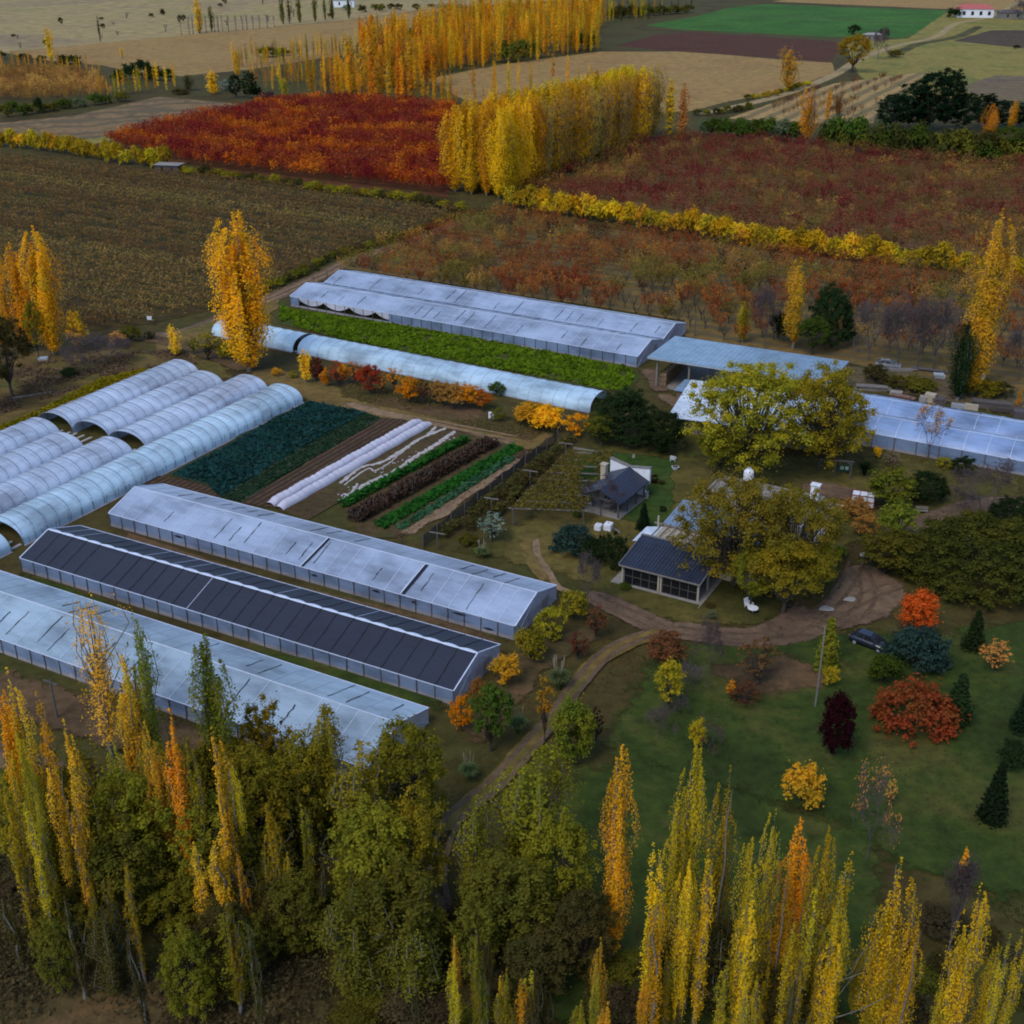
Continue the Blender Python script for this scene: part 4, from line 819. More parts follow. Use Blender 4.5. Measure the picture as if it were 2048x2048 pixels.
# scrap and timber behind the right-hand greenhouse
def junk(name, c, x, y, lx, ly, h, mt, label, cat, ang=-.45, n=1):
    p = G(c, x, y); b = MB(); rg = random.Random(x)
    for k in range(n): z = h * k / n; j = rg.uniform(-.15, .15) * lx; b.box(-lx / 2 + j, lx / 2 + j, -ly / 2 + j * .3, ly / 2 + j * .3, z + .01 * (k > 0), z + h / n)
    tag(b.build(name, M[mt], None, (p[0], p[1], 0), ang + rg.uniform(-.2, .2)), label, cat)
for q in (('timber_stack', 460, 870, 5, 1.2, .7, 'plank', 'grey plank stack behind the blue greenhouse, next to the tall tree', 'timber', -.3, 4), ('scrap_panel', 680, 915, 1.8, 1.2, .5, 'stone', 'pale square panel lying behind the blue greenhouse', 'panel', -.2, 2), ('crate_stack', 1020, 985, 1.6, 1.3, 1.3, 'cream', 'cream crates stacked behind the middle of the blue greenhouse', 'crates', -.4, 3),
          ('crate_stack', 945, 985, 1.0, 1.0, .9, 'stone', 'small pale crates left of the cream crate stack', 'crates', -.4, 2), ('rubble_heap', 1110, 1000, 1.8, 1.4, .9, 'greybark', 'grey rubble heap right of the cream crate stack', 'rubble', -.4, 3), ('scrap_panel', 1300, 1045, 2.2, .8, .6, 'steel', 'blue-grey metal panel behind the blue greenhouse', 'panel', -.4, 2),
          ('scrap_panel', 1425, 1065, 2.0, .5, .9, 'cream', 'whitish upright panel behind the blue greenhouse, right of the metal one', 'panel', -.4, 1), ('timber_stack', 1600, 1040, 5.5, 1.4, 1.0, 'post', 'long dark timber stack behind the blue greenhouse', 'timber', -.45, 5), ('timber_stack', 1800, 1090, 4.5, 1.4, .7, 'bark', 'low brown timber stack at the right edge behind the blue greenhouse', 'timber', -.45, 4),
          ('rubble_heap', 1900, 1130, 2, 1.5, 1.0, 'greybark', 'grey heap at the right edge behind the blue greenhouse', 'rubble', -.3, 3), ('timber_stack', 700, 690, 6, .8, .4, 'plank', 'long pale planks lying under the bare trees', 'timber', -.2, 3), ('timber_stack', 1010, 700, 5, .8, .6, 'post', 'dark planks lying under the bare trees', 'timber', -.25, 3),
          ('plastic_drum', 1520, 765, .7, .7, 1.0, 'white', 'white drum beyond the dark ivy tree', 'drum', 0, 1), ('rubble_heap', 760, 955, 3, 1.0, .5, 'brick', 'reddish brick heap behind the blue greenhouse', 'bricks', -.35, 3), ('rubble_heap', 1110, 760, 1.6, 1.2, .8, 'steel', 'blue-grey scrap heap beside the dark ivy tree', 'scrap', -.3, 3)):
    junk(q[0], 'h4', *q[1:])
junk('timber_stack', 'h5', 320, 735, 6, .35, .3, 'plank', 'long pale log lying in the weeds west of the tunnels', 'log', .45, 1)
junk('scrap_panel', 'h5', 430, 385, 1.6, 1, .5, 'steel', 'grey scrap pile under the left yellow poplars', 'scrap', .3, 2)
junk('plastic_drum', 'c5', 832, 515, .8, .8, .9, 'white', 'white drum beside the green shrub by the track', 'drum', 0, 1)
junk('timber_stack', 'c5', 1400, 700, 5, .3, .25, 'plank', 'pale pole lying on the bare soil near the dark hedge trees', 'pole', -.45, 1)
junk('timber_stack', 'd4', 1270, 880, 3.0, .25, .2, 'plank', 'thin planks leaning beside the white tanks', 'planks', -.9, 2)
# far buildings
def far_house(name, c, x, y, L, D, h, rh, ang, mw, mr, label, nwin=3):
    p = G(c, x, y); r = empty(name, (p[0], p[1], 0), ang, label, 'house')
    b = MB(); b.box(-L / 2, L / 2, 0, D, 0, h); b.build('wall', mw, r)
    b = MB(); o = .5; b.hexa([(-L / 2 - o, -o, h), (L / 2 + o, -o, h), (L / 2 + o, D + o, h), (-L / 2 - o, D + o, h), (-L / 2 + D / 3, D / 2 - .05, h + rh), (L / 2 - D / 3, D / 2 - .05, h + rh), (L / 2 - D / 3, D / 2 + .05, h + rh), (-L / 2 + D / 3, D / 2 + .05, h + rh)]); b.build('roof', mr, r)
    for k in range(nwin): b = MB(); x0 = -L / 2 + (k + .6) * L / (nwin + .3); b.box(x0, x0 + L * .08, -.06, .02, h * .3, h * .75); b.build('window', M['glass'], r)
    return r
far_house('farm_house', 'c3', 1662, 98, 24, 11, 5.5, 3, R(-8), M['white'], M['redroof'], 'distant white house with red roof in the upper right corner', 4)
far_house('farm_shed', 'c3', 1865, 105, 16, 8, 4, 1.8, R(4), M['plank'], M['greybark'], 'distant grey shed at the upper right corner', 2)
far_house('farm_shed', 'c3', 1098, 226, 10, 6, 3.2, 1, R(-8), M['plank'], M['stone'], 'small grey shed by the green field among bare trees', 2)
far_house('field_hut', 'c1', 922, 962, 7, 4, 2.6, .3, R(-10), M['greybark'], M['slab'], 'low hut with pale flat roof at the vineyard corner', 2)
far_house('farm_house', 'c2', 20, 40, 16, 9, 5, 2, R(0), M['white'], M['plank'], 'distant whitish house behind the poplars at the top edge', 2)
# ------------------------------------------------------------------ foliage generators (numpy leaf clouds)
def quads(C, Nn, s, rg, asp=1.35, up=None):
    """one leaf / leaf-clump quad per centre, normal Nn, size s"""
    n = len(C); Nn = Nn / (np.linalg.norm(Nn, axis=1, keepdims=True) + 1e-9)
    r = rg.normal(size=(n, 3)) if up is None else up + rg.normal(size=(n, 3)) * .35
    T = np.cross(Nn, r); T /= (np.linalg.norm(T, axis=1, keepdims=True) + 1e-9); B = np.cross(Nn, T)
    s = (s * rg.uniform(.6, 1.4, n))[:, None]; k = rg.uniform(-.18, .18, (n, 1)) * s
    V = np.stack([C - B * s * asp * .5, C + T * s * .42 + Nn * k, C + B * s * asp * .5, C - T * s * .42 + Nn * k], 1).reshape(-1, 3)
    return V, np.arange(n * 4).reshape(n, 4)
def tubes(segs, k=5):
    V, F = [], []; a = np.arange(k) * 2 * math.pi / k; off = 0
    for p, q, r0, r1 in segs:
        p, q = np.asarray(p, float), np.asarray(q, float); d = q - p; d = d / (np.linalg.norm(d) + 1e-9)
        u = np.cross(d, (0, 0, 1.0) if abs(d[2]) < .95 else (1.0, 0, 0)); u /= np.linalg.norm(u); v = np.cross(d, u)
        ring = np.cos(a)[:, None] * u + np.sin(a)[:, None] * v
        V.append(p + ring * r0); V.append(q + ring * r1)
        for i in range(k): j = (i + 1) % k; F.append((off + i, off + j, off + k + j, off + k + i))
        off += 2 * k
    return np.concatenate(V), np.array(F)
def limb(a, b, r0, r1, rg, n=4, wob=.06):
    a, b = np.asarray(a, float), np.asarray(b, float); L = np.linalg.norm(b - a); P = [a + (b - a) * i / n + (rg.normal(size=3) * wob * L * (0 < i < n)) for i in range(n + 1)]
    return [(P[i], P[i + 1], r0 + (r1 - r0) * i / n, r0 + (r1 - r0) * (i + 1) / n) for i in range(n)]
class Proto: pass
def pack(V, F, lv, segs, H, W, k=5, barkm='bark'):
    p = Proto(); p.H, p.W = H, W; p.crown = np_mesh('crown', V, F, [M['leaf']], attrs={'lv': lv}) if V is not None else None
    if segs: TV, TF = tubes(segs, k); p.trunk = np_mesh('trunk', TV, TF, [M[barkm]], smooth=True)
    else: p.trunk = None
    p.raw = (V, F, lv); return p
def poplar(seed, H=20., W=4., nstr=26, nleaf=5200, ls=.30, spread=.5, base=.06, gap=0, barkm='palebark', broad=1.0):
    rg = np.random.default_rng(seed); C, Nn, segs = [], [], limb((0, 0, 0), (rg.normal() * .3, rg.normal() * .3, H * .93), H * .013, .03, rg, 6, .008)
    npr = max(4, nstr // 4); hub = [(rg.uniform(0, 6.283), W / 2 * math.sqrt(rg.uniform(.03, 1)) * .85) for _ in range(npr)]; hub[0] = (0, .1); tops = rg.uniform(.76, .99, npr); tops[0] = 1
    for s in range(nstr):
        an, rr = hub[s % npr]; an += rg.normal() * .12; rr = rr * rg.uniform(.85, 1.1); k_ = s // npr; q = rr / (W / 2); t1 = tops[s % npr] if k_ == 0 else tops[s % npr] * rg.uniform(.45, .95); t0 = max(base, t1 - rg.uniform(.28, .5)); t0 = base + rg.random() * .05 if k_ == 2 else t0
        if k_: rr *= rg.uniform(.55, 1.0); an += rg.normal() * .3
        if k_ == 2: rr *= .7
        m = int(nleaf / nstr * (t1 - t0) / .5); f = rg.uniform(0, 1, m) ** .9
        if gap: f = f[(np.sin(f * 19 + s * 2.1) + rg.normal(size=len(f)) * .5) > -gap]
        m = len(f); z = (t0 + (t1 - t0) * f) * H
        out = rr * np.minimum(1, (f * 2.2) ** .55) * (1 - .5 * np.maximum(0, f - .6) / .4 * .9)
        sg = spread * (.22 + .85 * np.sin(math.pi * np.clip(f, 0, 1) ** .7))
        x = np.cos(an) * out + rg.normal(size=m) * sg * .55; y = np.sin(an) * out + rg.normal(size=m) * sg * .55
        C.append(np.stack([x, y, z], 1)); Nn.append(np.stack([x - np.cos(an) * out * .6, y - np.sin(an) * out * .6, rg.normal(size=m) * .45 + .25], 1) + rg.normal(size=(m, 3)) * .16)
        b0 = np.array([0, 0, t0 * H * .9]); b1 = np.array([math.cos(an) * rr, math.sin(an) * rr, (t0 + (t1 - t0) * .45) * H]); b2 = np.array([math.cos(an) * rr * .75, math.sin(an) * rr * .75, t1 * H * .97]); segs += [(b0, b1, .07, .045), (b1, b2, .045, .012)]
    C = np.concatenate(C); V, F = quads(C, np.concatenate(Nn), ls, rg, 1.25); return pack(V, F, rg.random(len(F)), segs, H, W, 5, barkm)
def broad(seed, H=12., W=10., K=70, per=90, ls=.34, crown0=.22, flat=.8, shell=.55, cl=.19, limbs=9, barkm='bark', droop=0, topbias=.2, spiky=0, asp=1.3, hemi=False):
    """rounded crown made of many separate leaf clumps carried by limbs"""
    rg = np.random.default_rng(seed); zc, hz = (H * .12, H * .88) if hemi else (H * (crown0 + 1) / 2, H * (1 - crown0) / 2); C, Nn, tips = [], [], []
    for k in range(K):
        d = rg.normal(size=3); d[2] += topbias; d /= np.linalg.norm(d); r = rg.uniform(shell, 1) ** .6 * rg.uniform(.82, 1.06)
        if hemi: d[2] = abs(d[2])
        c = np.array([d[0] * W / 2 * r * (1 - cl * .6), d[1] * W / 2 * r * (1 - cl * .6), zc + d[2] * hz * r * (1 - cl * .5)]); rc = W * cl * rg.uniform(.6, 1.25) * .5
        m = int(per * rg.uniform(.6, 1.3)); q = rg.normal(size=(m, 3)); q /= np.linalg.norm(q, axis=1, keepdims=True); q[:, 2] = q[:, 2] * .8 + .15; rad = np.abs(rg.normal(0, .62, m))
        if spiky: q = q * .45 + d * rg.uniform(0, spiky, (m, 1)) + rg.normal(size=(m, 3)) * .15
        P_ = c + q * rad[:, None] * rc * np.array([1, 1, flat]); P_[:, 2] -= droop * rg.random(m) * rc
        C.append(P_); Nn.append(q + np.array([0, 0, .6]) + rg.normal(size=(m, 3)) * .24); tips.append(c)
    C = np.concatenate(C); C[:, 2] = np.maximum(C[:, 2], .08); V, F = quads(C, np.concatenate(Nn), ls, rg, asp)
    f0 = max(.12, crown0 * .8) * H; tr = max(.05, H * .018); segs = limb((0, 0, 0), (rg.normal() * .1, rg.normal() * .1, f0), tr * 1.25, tr, rg, 3, .02) if crown0 > .05 else []
    for c in [tips[i] for i in rg.permutation(K)[:limbs * 3]]:
        mid = np.array([c[0] * .45, c[1] * .45, f0 + (c[2] - f0) * .55]); segs += limb((0, 0, f0 * .95), mid, tr * .55, tr * .28, rg, 2, .05) + limb(mid, c, tr * .28, tr * .08, rg, 2, .05)
    return pack(V, F, rg.random(len(F)), segs, H, W, 5, barkm)
def conifer(seed, H=6., W=3.4, n=2600, ls=.3, power=.9, barkm='bark'):
    rg = np.random.default_rng(seed); T = int(H * 3); C, Nn, U = [], [], []
    for t in range(T):
        z = H * (.06 + .93 * t / T); R_ = W / 2 * (1 - t / T) ** power * rg.uniform(.85, 1.1) + .05; nb = max(5, int(13 * (1 - t / T)) + 3)
        for b_ in range(nb):
            an = 6.283 * (b_ + rg.random() * .6) / nb; L_ = R_ * rg.uniform(.75, 1.1); m = max(3, int(n / T / nb)); f = rg.uniform(.2, 1, m)
            x, y = np.cos(an) * L_ * f, np.sin(an) * L_ * f; zz = z - .28 * L_ * f ** 1.5 + .12 * L_ * (f > .85)
            C.append(np.stack([x + rg.normal(size=m) * .08, y + rg.normal(size=m) * .08, zz + rg.normal(size=m) * .07], 1)); Nn.append(np.stack([np.cos(an) * .35 + rg.normal(size=m) * .3, np.sin(an) * .35 + rg.normal(size=m) * .3, np.ones(m)], 1)); U.append(np.tile([-math.sin(an), math.cos(an), 0], (m, 1)))
    C = np.concatenate(C); C[:, 2] = np.maximum(C[:, 2], .06); V, F = quads(C, np.concatenate(Nn), ls, rg, 1.7, np.concatenate(U)); return pack(V, F, rg.random(len(F)), limb((0, 0, 0), (0, 0, H * .97), H * .02, .02, rg, 3, 0), H, W, 5, barkm)
def bare(seed, H=9., W=7., depth=5, up=.55, leaves=0, ls=.25, barkm='greybark', n0=4, thick=.016, columnar=0, twigs=900):
    rg = np.random.default_rng(seed); segs, tips = [], []
    def grow(p, d, L, r, k):
        q = p + d * L; q2 = p + d * L * .5 + rg.normal(size=3) * L * .05; segs.append((p, q2, r, r * .85)); segs.append((q2, q, r * .85, r * .7))
        if k == 0: tips.append(q); return
        for c in range(2 if rg.random() < .45 else 3):
            nd_ = d + rg.normal(size=3) * (.48 - .3 * columnar); nd_[2] += up * .35; nd_ /= np.linalg.norm(nd_); grow(q, nd_, L * rg.uniform(.62, .86), max(.02, r * .62), k - 1)
    t = np.array([rg.normal() * .05, rg.normal() * .05, H * .2]); segs += limb((0, 0, 0), t, H * thick * 1.3, H * thick, rg, 2, .02)
    for i in range(n0):
        an = 6.283 * (i + rg.random() * .5) / n0; d = np.array([math.cos(an) * (.75 - .6 * columnar), math.sin(an) * (.75 - .6 * columnar), 1.]); d /= np.linalg.norm(d); grow(t, d, H * .26, H * thick * .6, depth - 1)
    TV, TF = tubes(segs, 4); A = np.array(tips); sx = W / 2 / np.percentile(np.abs(A[:, :2]), 92); sz = H / A[:, 2].max(); TV *= np.array([sx, sx, sz]); A = A * np.array([sx, sx, sz])
    p = Proto(); p.H, p.W = H, W; nt_ = 4 * 2 * 0; k0 = 2 * 8
    p.trunk = np_mesh('trunk', TV[:k0], TF[:8], [M[barkm]], smooth=True); p.limbs = np_mesh('branches', TV[k0:], TF[8:] - k0, [M[barkm]], smooth=True); p.crown = None; p.twigs = None
    if twigs:
        C = A[rg.integers(0, len(A), twigs)] * rg.uniform(.8, 1.02, (twigs, 1)) + rg.normal(size=(twigs, 3)) * H * .03; C[:, 2] = np.maximum(C[:, 2], H * .25); U_ = C * np.array([1, 1, .25]) / H + rg.normal(size=(twigs, 3)) * .25 + np.array([0, 0, .35]); Tn = np.cross(U_, rg.normal(size=(twigs, 3))); V, F = quads(C, Tn, .1, rg, 9.0, np.cross(Tn, U_)); p.twigs = np_mesh('twigs', V, F, [M['leaf']], attrs={'lv': rg.random(twigs)})
    if leaves:
        C = A[rg.integers(0, len(A), leaves)] + rg.normal(size=(leaves, 3)) * H * .025; V, F = quads(C, rg.normal(size=(leaves, 3)), ls, rg); p.crown = np_mesh('crown', V, F, [M['leaf']], attrs={'lv': rg.random(leaves)})
    return p
def tuftgrass(seed, H=2., W=2.4, n=620):
    rg = np.random.default_rng(seed); V, F, lv = [], [], []
    for i in range(n):
        an = rg.uniform(0, 6.283); L_ = rg.uniform(.5, 1); r1 = W / 2 * rg.uniform(.3, 1.25) * L_; w_ = .1; d = np.array([math.cos(an), math.sin(an), 0]); s = np.array([-d[1], d[0], 0]) * w_; k = len(V)
        for t in (0, .45, .8, 1): p = d * (.15 * rg.random() + r1 * t ** 1.6) + np.array([0, 0, H * .8 * L_ * (1 - (1 - t) ** 1.7) * (1 - .35 * t * t * (r1 / (W / 2)))]); V += [p - s * (1.05 - t), p + s * (1.05 - t)]
        for j in range(3): F.append((k + 2 * j, k + 2 * j + 1, k + 2 * j + 3, k + 2 * j + 2)); lv.append(rg.random())
    p = pack(np.array(V), np.array(F), np.array(lv), None, H, W); b = MB()
    for i in range(7): an = rg.uniform(0, 6.283); x, y = math.cos(an) * .3, math.sin(an) * .3; b.tube([(x, y, H * .6), (x * 1.6, y * 1.6, H * .8), (x * 1.8, y * 1.8, H * .98), (x * 2, y * 2, H * 1.12)], [.015, .03, .05, .015], 5)
    o = b.build('plumes', M['plume']); p.plumes = o.data; bpy.data.objects.remove(o); return p
PR = {}
PR['poplar'] = [poplar(11, W=4.4, nstr=34, nleaf=15000, ls=.17), poplar(12, W=4.8, nstr=40, nleaf=16000, ls=.17), poplar(13, W=4.6, nstr=30, nleaf=13000, ls=.17, gap=.5), poplar(14, W=5.2, nstr=44, nleaf=17000, ls=.17, gap=.3)]
PR['poplar_thin'] = [poplar(21, W=3.2, nstr=17, nleaf=9000, ls=.165, gap=.35, spread=.42), poplar(22, W=2.8, nstr=14, nleaf=8000, ls=.165, gap=.2, spread=.4), poplar(23, W=3.2, nstr=20, nleaf=9500, ls=.165, gap=.6, spread=.4)]
PR['poplar_fat'] = [poplar(31, H=24, W=9, nstr=80, nleaf=30000, ls=.22, spread=.75, base=.02), poplar(32, H=24, W=7.5, nstr=60, nleaf=26000, ls=.22, spread=.7, base=.02)]
PR['poplar_far'] = [poplar(41, nstr=14, nleaf=1700, ls=.44, W=5, spread=.8, base=.02), poplar(42, nstr=12, nleaf=1500, ls=.44, W=4.6, spread=.8, gap=.4, base=.03), poplar(43, nstr=16, nleaf=1900, ls=.44, W=5.4, spread=.9, base=.02)]
PR['windbreak'] = [poplar(51, H=24, W=10, nstr=72, nleaf=17000, ls=.3, spread=1.05, base=.02), poplar(52, H=24, W=10, nstr=64, nleaf=11000, ls=.3, spread=1.0, base=.03, gap=.2), poplar(53, H=24, W=10, nstr=80, nleaf=17000, ls=.3, spread=1.1, base=.02)]
PR['sparse_poplar'] = [poplar(61, W=8, nstr=56, nleaf=7500, ls=.2, spread=1.1, gap=.1, base=.12)]
PR['broad'] = [broad(101, K=130, per=160, ls=.18), broad(102, W=11, K=140, per=160, ls=.18), broad(103, H=10, W=9, K=120, per=150, ls=.18, shell=.4)]
PR['bigtree'] = [broad(111, H=15, W=15, K=220, per=165, ls=.19, cl=.135, crown0=.08, shell=.3, limbs=34, droop=.5), broad(112, H=15, W=15, K=200, per=165, ls=.19, cl=.14, crown0=.1, shell=.28, limbs=34, droop=.6)]
PR['bank'] = [broad(121, H=13, W=7, K=200, per=120, ls=.16, cl=.16, crown0=.04, shell=.35, topbias=.1, limbs=12, flat=1.5), broad(122, H=13, W=6, K=170, per=125, ls=.16, cl=.17, crown0=.06, shell=.3, topbias=.1, limbs=12, flat=1.6), broad(123, H=13, W=6, K=150, per=110, ls=.16, cl=.15, crown0=.1, shell=.2, topbias=0, limbs=14, flat=1.7), poplar(124, H=13, W=6, nstr=48, nleaf=15000, ls=.16, spread=.7, base=.03), poplar(125, H=13, W=5.2, nstr=40, nleaf=13000, ls=.16, spread=.65, base=.03, gap=.4)]
PR['dome'] = [broad(131, H=9, W=17, K=560, per=120, ls=.23, cl=.1, crown0=.0, shell=.72, topbias=.3, flat=.75, hemi=True, limbs=4)]
PR['evergreen'] = [broad(138, H=9, W=10, K=240, per=120, ls=.2, cl=.16, crown0=.0, shell=.6, limbs=4, hemi=True), broad(139, H=9, W=9, K=200, per=120, ls=.2, cl=.18, crown0=.0, shell=.5, limbs=4)]
PR['column'] = [broad(145, H=6, W=3.6, K=130, per=85, ls=.15, cl=.24, crown0=.0, shell=.4, limbs=5, flat=1.4), broad(146, H=6, W=3.8, K=130, per=85, ls=.15, cl=.24, crown0=.05, shell=.4, limbs=5, flat=1.3)]
PR['bush'] = [broad(135, H=4, W=6.5, K=110, per=85, ls=.2, cl=.22, crown0=.0, shell=.55, limbs=4, hemi=True), broad(136, H=4, W=6.5, K=130, per=60, ls=.19, cl=.16, crown0=.0, shell=.6, limbs=8, hemi=True, flat=1.3), broad(137, H=4, W=6.5, K=100, per=85, ls=.2, cl=.24, crown0=.0, shell=.5, limbs=4, hemi=True)]
PR['shrub'] = [broad(141, H=3, W=3.4, K=50, per=70, ls=.16, cl=.3, crown0=.02, shell=.35, limbs=5), broad(142, H=3, W=3.2, K=46, per=62, ls=.16, cl=.28, crown0=.04, shell=.3, limbs=6, topbias=.5), broad(143, H=3, W=3.4, K=60, per=50, ls=.15, cl=.22, crown0=.02, shell=.45, limbs=8)]
PR['tree'] = [broad(151, H=6, W=4.2, K=85, per=72, ls=.17, cl=.26, crown0=.14, shell=.3, limbs=7), broad(152, H=6, W=4, K=75, per=60, ls=.17, cl=.25, crown0=.16, shell=.2, limbs=8)]
PR['sparse'] = [broad(161, H=5, W=3.2, K=46, per=20, ls=.17, cl=.26, crown0=.18, shell=.2, limbs=14), broad(162, H=5, W=3, K=42, per=18, ls=.17, cl=.24, crown0=.14, shell=.2, limbs=14)]
PR['far_shrub'] = [broad(171, H=3, W=4, K=30, per=60, ls=.25, cl=.36, crown0=.0, shell=.4, limbs=2, hemi=True), broad(172, H=3, W=4, K=28, per=55, ls=.25, cl=.36, crown0=.0, shell=.3, limbs=2)]
PR['pine'] = [broad(181, H=16, W=10, K=150, per=110, ls=.3, cl=.2, crown0=.02, shell=.6, limbs=5), broad(182, H=16, W=9, K=140, per=110, ls=.3, cl=.22, crown0=.02, shell=.5, limbs=5, topbias=-.1)]
PR['conifer'] = [conifer(191, n=5200, ls=.2), conifer(192, W=3.8, n=5200, ls=.2)]
PR['ginkgo'] = [conifer(193, W=3.6, n=2200, ls=.22, power=.8)]
PR['bare'] = [bare(201, depth=6), bare(202, depth=6, n0=5, up=.3), bare(203, H=10, W=9, depth=6)]
PR['bare_leafy'] = [bare(211, leaves=420, ls=.2, twigs=350), bare(212, leaves=600, ls=.2, n0=3, twigs=350)]
PR['bare_column'] = [bare(221, H=9, W=3, columnar=1, leaves=260, ls=.2, n0=5, twigs=300)]
PR['bare_far'] = [bare(231, depth=3, n0=3, columnar=.9, W=1.8, thick=.03, twigs=0)]
PR['pampas'] = [tuftgrass(241), tuftgrass(242, n=560)]
PR['palm'] = [tuftgrass(251, H=1.6, W=3, n=260)]
NAMES = dict(column='broadleaf_tree', bush='shrub', evergreen='evergreen_tree', poplar='poplar_tree', poplar_thin='poplar_tree', poplar_fat='poplar_tree', poplar_far='poplar_tree', windbreak='poplar_tree', sparse_poplar='poplar_tree', broad='broadleaf_tree', bigtree='broadleaf_tree', bank='broadleaf_tree', dome='broadleaf_tree', shrub='shrub', tree='broadleaf_tree', sparse='young_tree', far_shrub='bush', pine='pine_tree', conifer='conifer_tree', ginkgo='young_tree', bare='bare_tree', bare_leafy='bare_tree', bare_column='bare_tree', bare_far='bare_tree', pampas='pampas_grass', palm='dwarf_palm')
CATS = dict(evergreen_tree='evergreen tree', bush='bush', poplar_tree='poplar', broadleaf_tree='tree', shrub='shrub', young_tree='young tree', pine_tree='pine', conifer_tree='conifer', bare_tree='bare tree', pampas_grass='grass clump', dwarf_palm='palm')
COLS = dict(gold=((.56, .235, .010), (.30, .19, .016)), popmix=((.44, .255, .012), (.24, .185, .014)), gold2=((.50, .27, .02), (.25, .19, .02)), orange=((.56, .20, .012), (.40, .22, .015)), yellow=((.62, .36, .015), (.44, .28, .02)), yelgreen=((.33, .235, .014), (.165, .150, .014)), olive=((.155, .135, .015), (.085, .095, .015)), oliveyel=((.165, .145, .016), (.33, .225, .016)), dolive=((.105, .096, .016), (.062, .068, .014)),
            green=((.055, .082, .014), (.032, .056, .012)), dgreen=((.020, .034, .014), (.013, .022, .010)), ygreen=((.10, .125, .018), (.19, .165, .018)), blugreen=((.045, .085, .062), (.022, .05, .038)), pine=((.012, .024, .012), (.008, .015, .009)), red=((.60, .105, .018), (.52, .075, .014)), rust=((.30, .075, .025), (.20, .07, .022)), dome=((.050, .064, .014), (.115, .110, .018)), maroon=((.026, .006, .009), (.017, .005, .008)), brown=((.10, .045, .024), (.07, .04, .02)), redbrown=((.13, .042, .026), (.085, .045, .022)), rustbush=((.25, .062, .022), (.14, .075, .02)),
            dim=((.062, .05, .018), (.04, .042, .016)), purple=((.075, .045, .055), (.05, .035, .04)), vine=((.15, .105, .02), (.085, .070, .02)), silver=((.17, .21, .19), (.09, .13, .11)), sage=((.10, .12, .075), (.06, .08, .045)), umber=((.26, .125, .035), (.17, .085, .03)), apricot=((.45, .22, .06), (.32, .16, .05)), autumn=((.42, .18, .02), (.30, .08, .02)), pampas=((.10, .15, .065), (.15, .17, .08)))
for k in list(COLS):
    if k not in ('red',): COLS[k] = tuple(tuple(min(.9, x * (1.42 if max(COLS[k][0]) > .2 else 1.25)) * (.8 if i == 2 else 1) for i, x in enumerate(c)) for c in COLS[k])
COLS.update(mixy=((.20, .145, .025), (.14, .105, .022)),
    rusto=((.58, .14, .014), (.40, .095, .015)), rust3=((.31, .085, .024), (.22, .075, .022)),
    rust2=((.21, .065, .032), (.17, .08, .03)),
    mix=((.17, .10, .03), (.13, .10, .025)),
    crimson=((.30, .040, .024), (.20, .035, .022)),
    rust=((.36, .062, .017), (.25, .052, .017)),
    redbrown2=((.22, .036, .028), (.16, .04, .025)),
    dol2=((.062, .064, .016), (.042, .050, .014)),
    hedgey=((.42, .28, .016), (.20, .17, .016)),
    wind=((.66, .36, .010), (.50, .28, .012)),
    windg=((.60, .41, .012), (.44, .31, .015)),
    windo=((.72, .35, .010), (.58, .32, .012)),
    windd=((.50, .32, .05), (.40, .26, .06)),
    cab=((.020, .070, .066), (.016, .052, .036)),
    cabg=((.020, .064, .034), (.016, .05, .03)),
    let=((.135, .225, .012), (.070, .125, .010)),
    chard=((.030, .115, .016), (.022, .08, .016)),
    kale=((.05, .13, .06), (.035, .10, .035)),
    straw=((.20, .14, .085), (.11, .075, .045)),
    stalk=((.075, .045, .03), (.05, .035, .022)),
    weedy=((.30, .26, .012), (.14, .17, .012)),
    pergv=((.14, .105, .02), (.085, .075, .02)),
    tuft=((.115, .095, .03), (.07, .07, .02)),
    tuftg=((.035, .062, .014), (.05, .062, .018)),
    litter=((.17, .09, .035), (.10, .06, .03)),
    scrub=((.075, .060, .028), (.12, .088, .042)),
    housetree=((.20, .175, .022), (.33, .235, .02)),
    dome=((.060, .072, .014), (.13, .12, .018)),
    dk=((.022, .022, .02), (.03, .026, .02)),
    blugreen=((.030, .060, .045), (.018, .036, .027)),
    apr2=((.75, .36, .03), (.55, .28, .03)),
    pinec=((.013, .030, .013), (.009, .02, .010)))
_cnt = {}
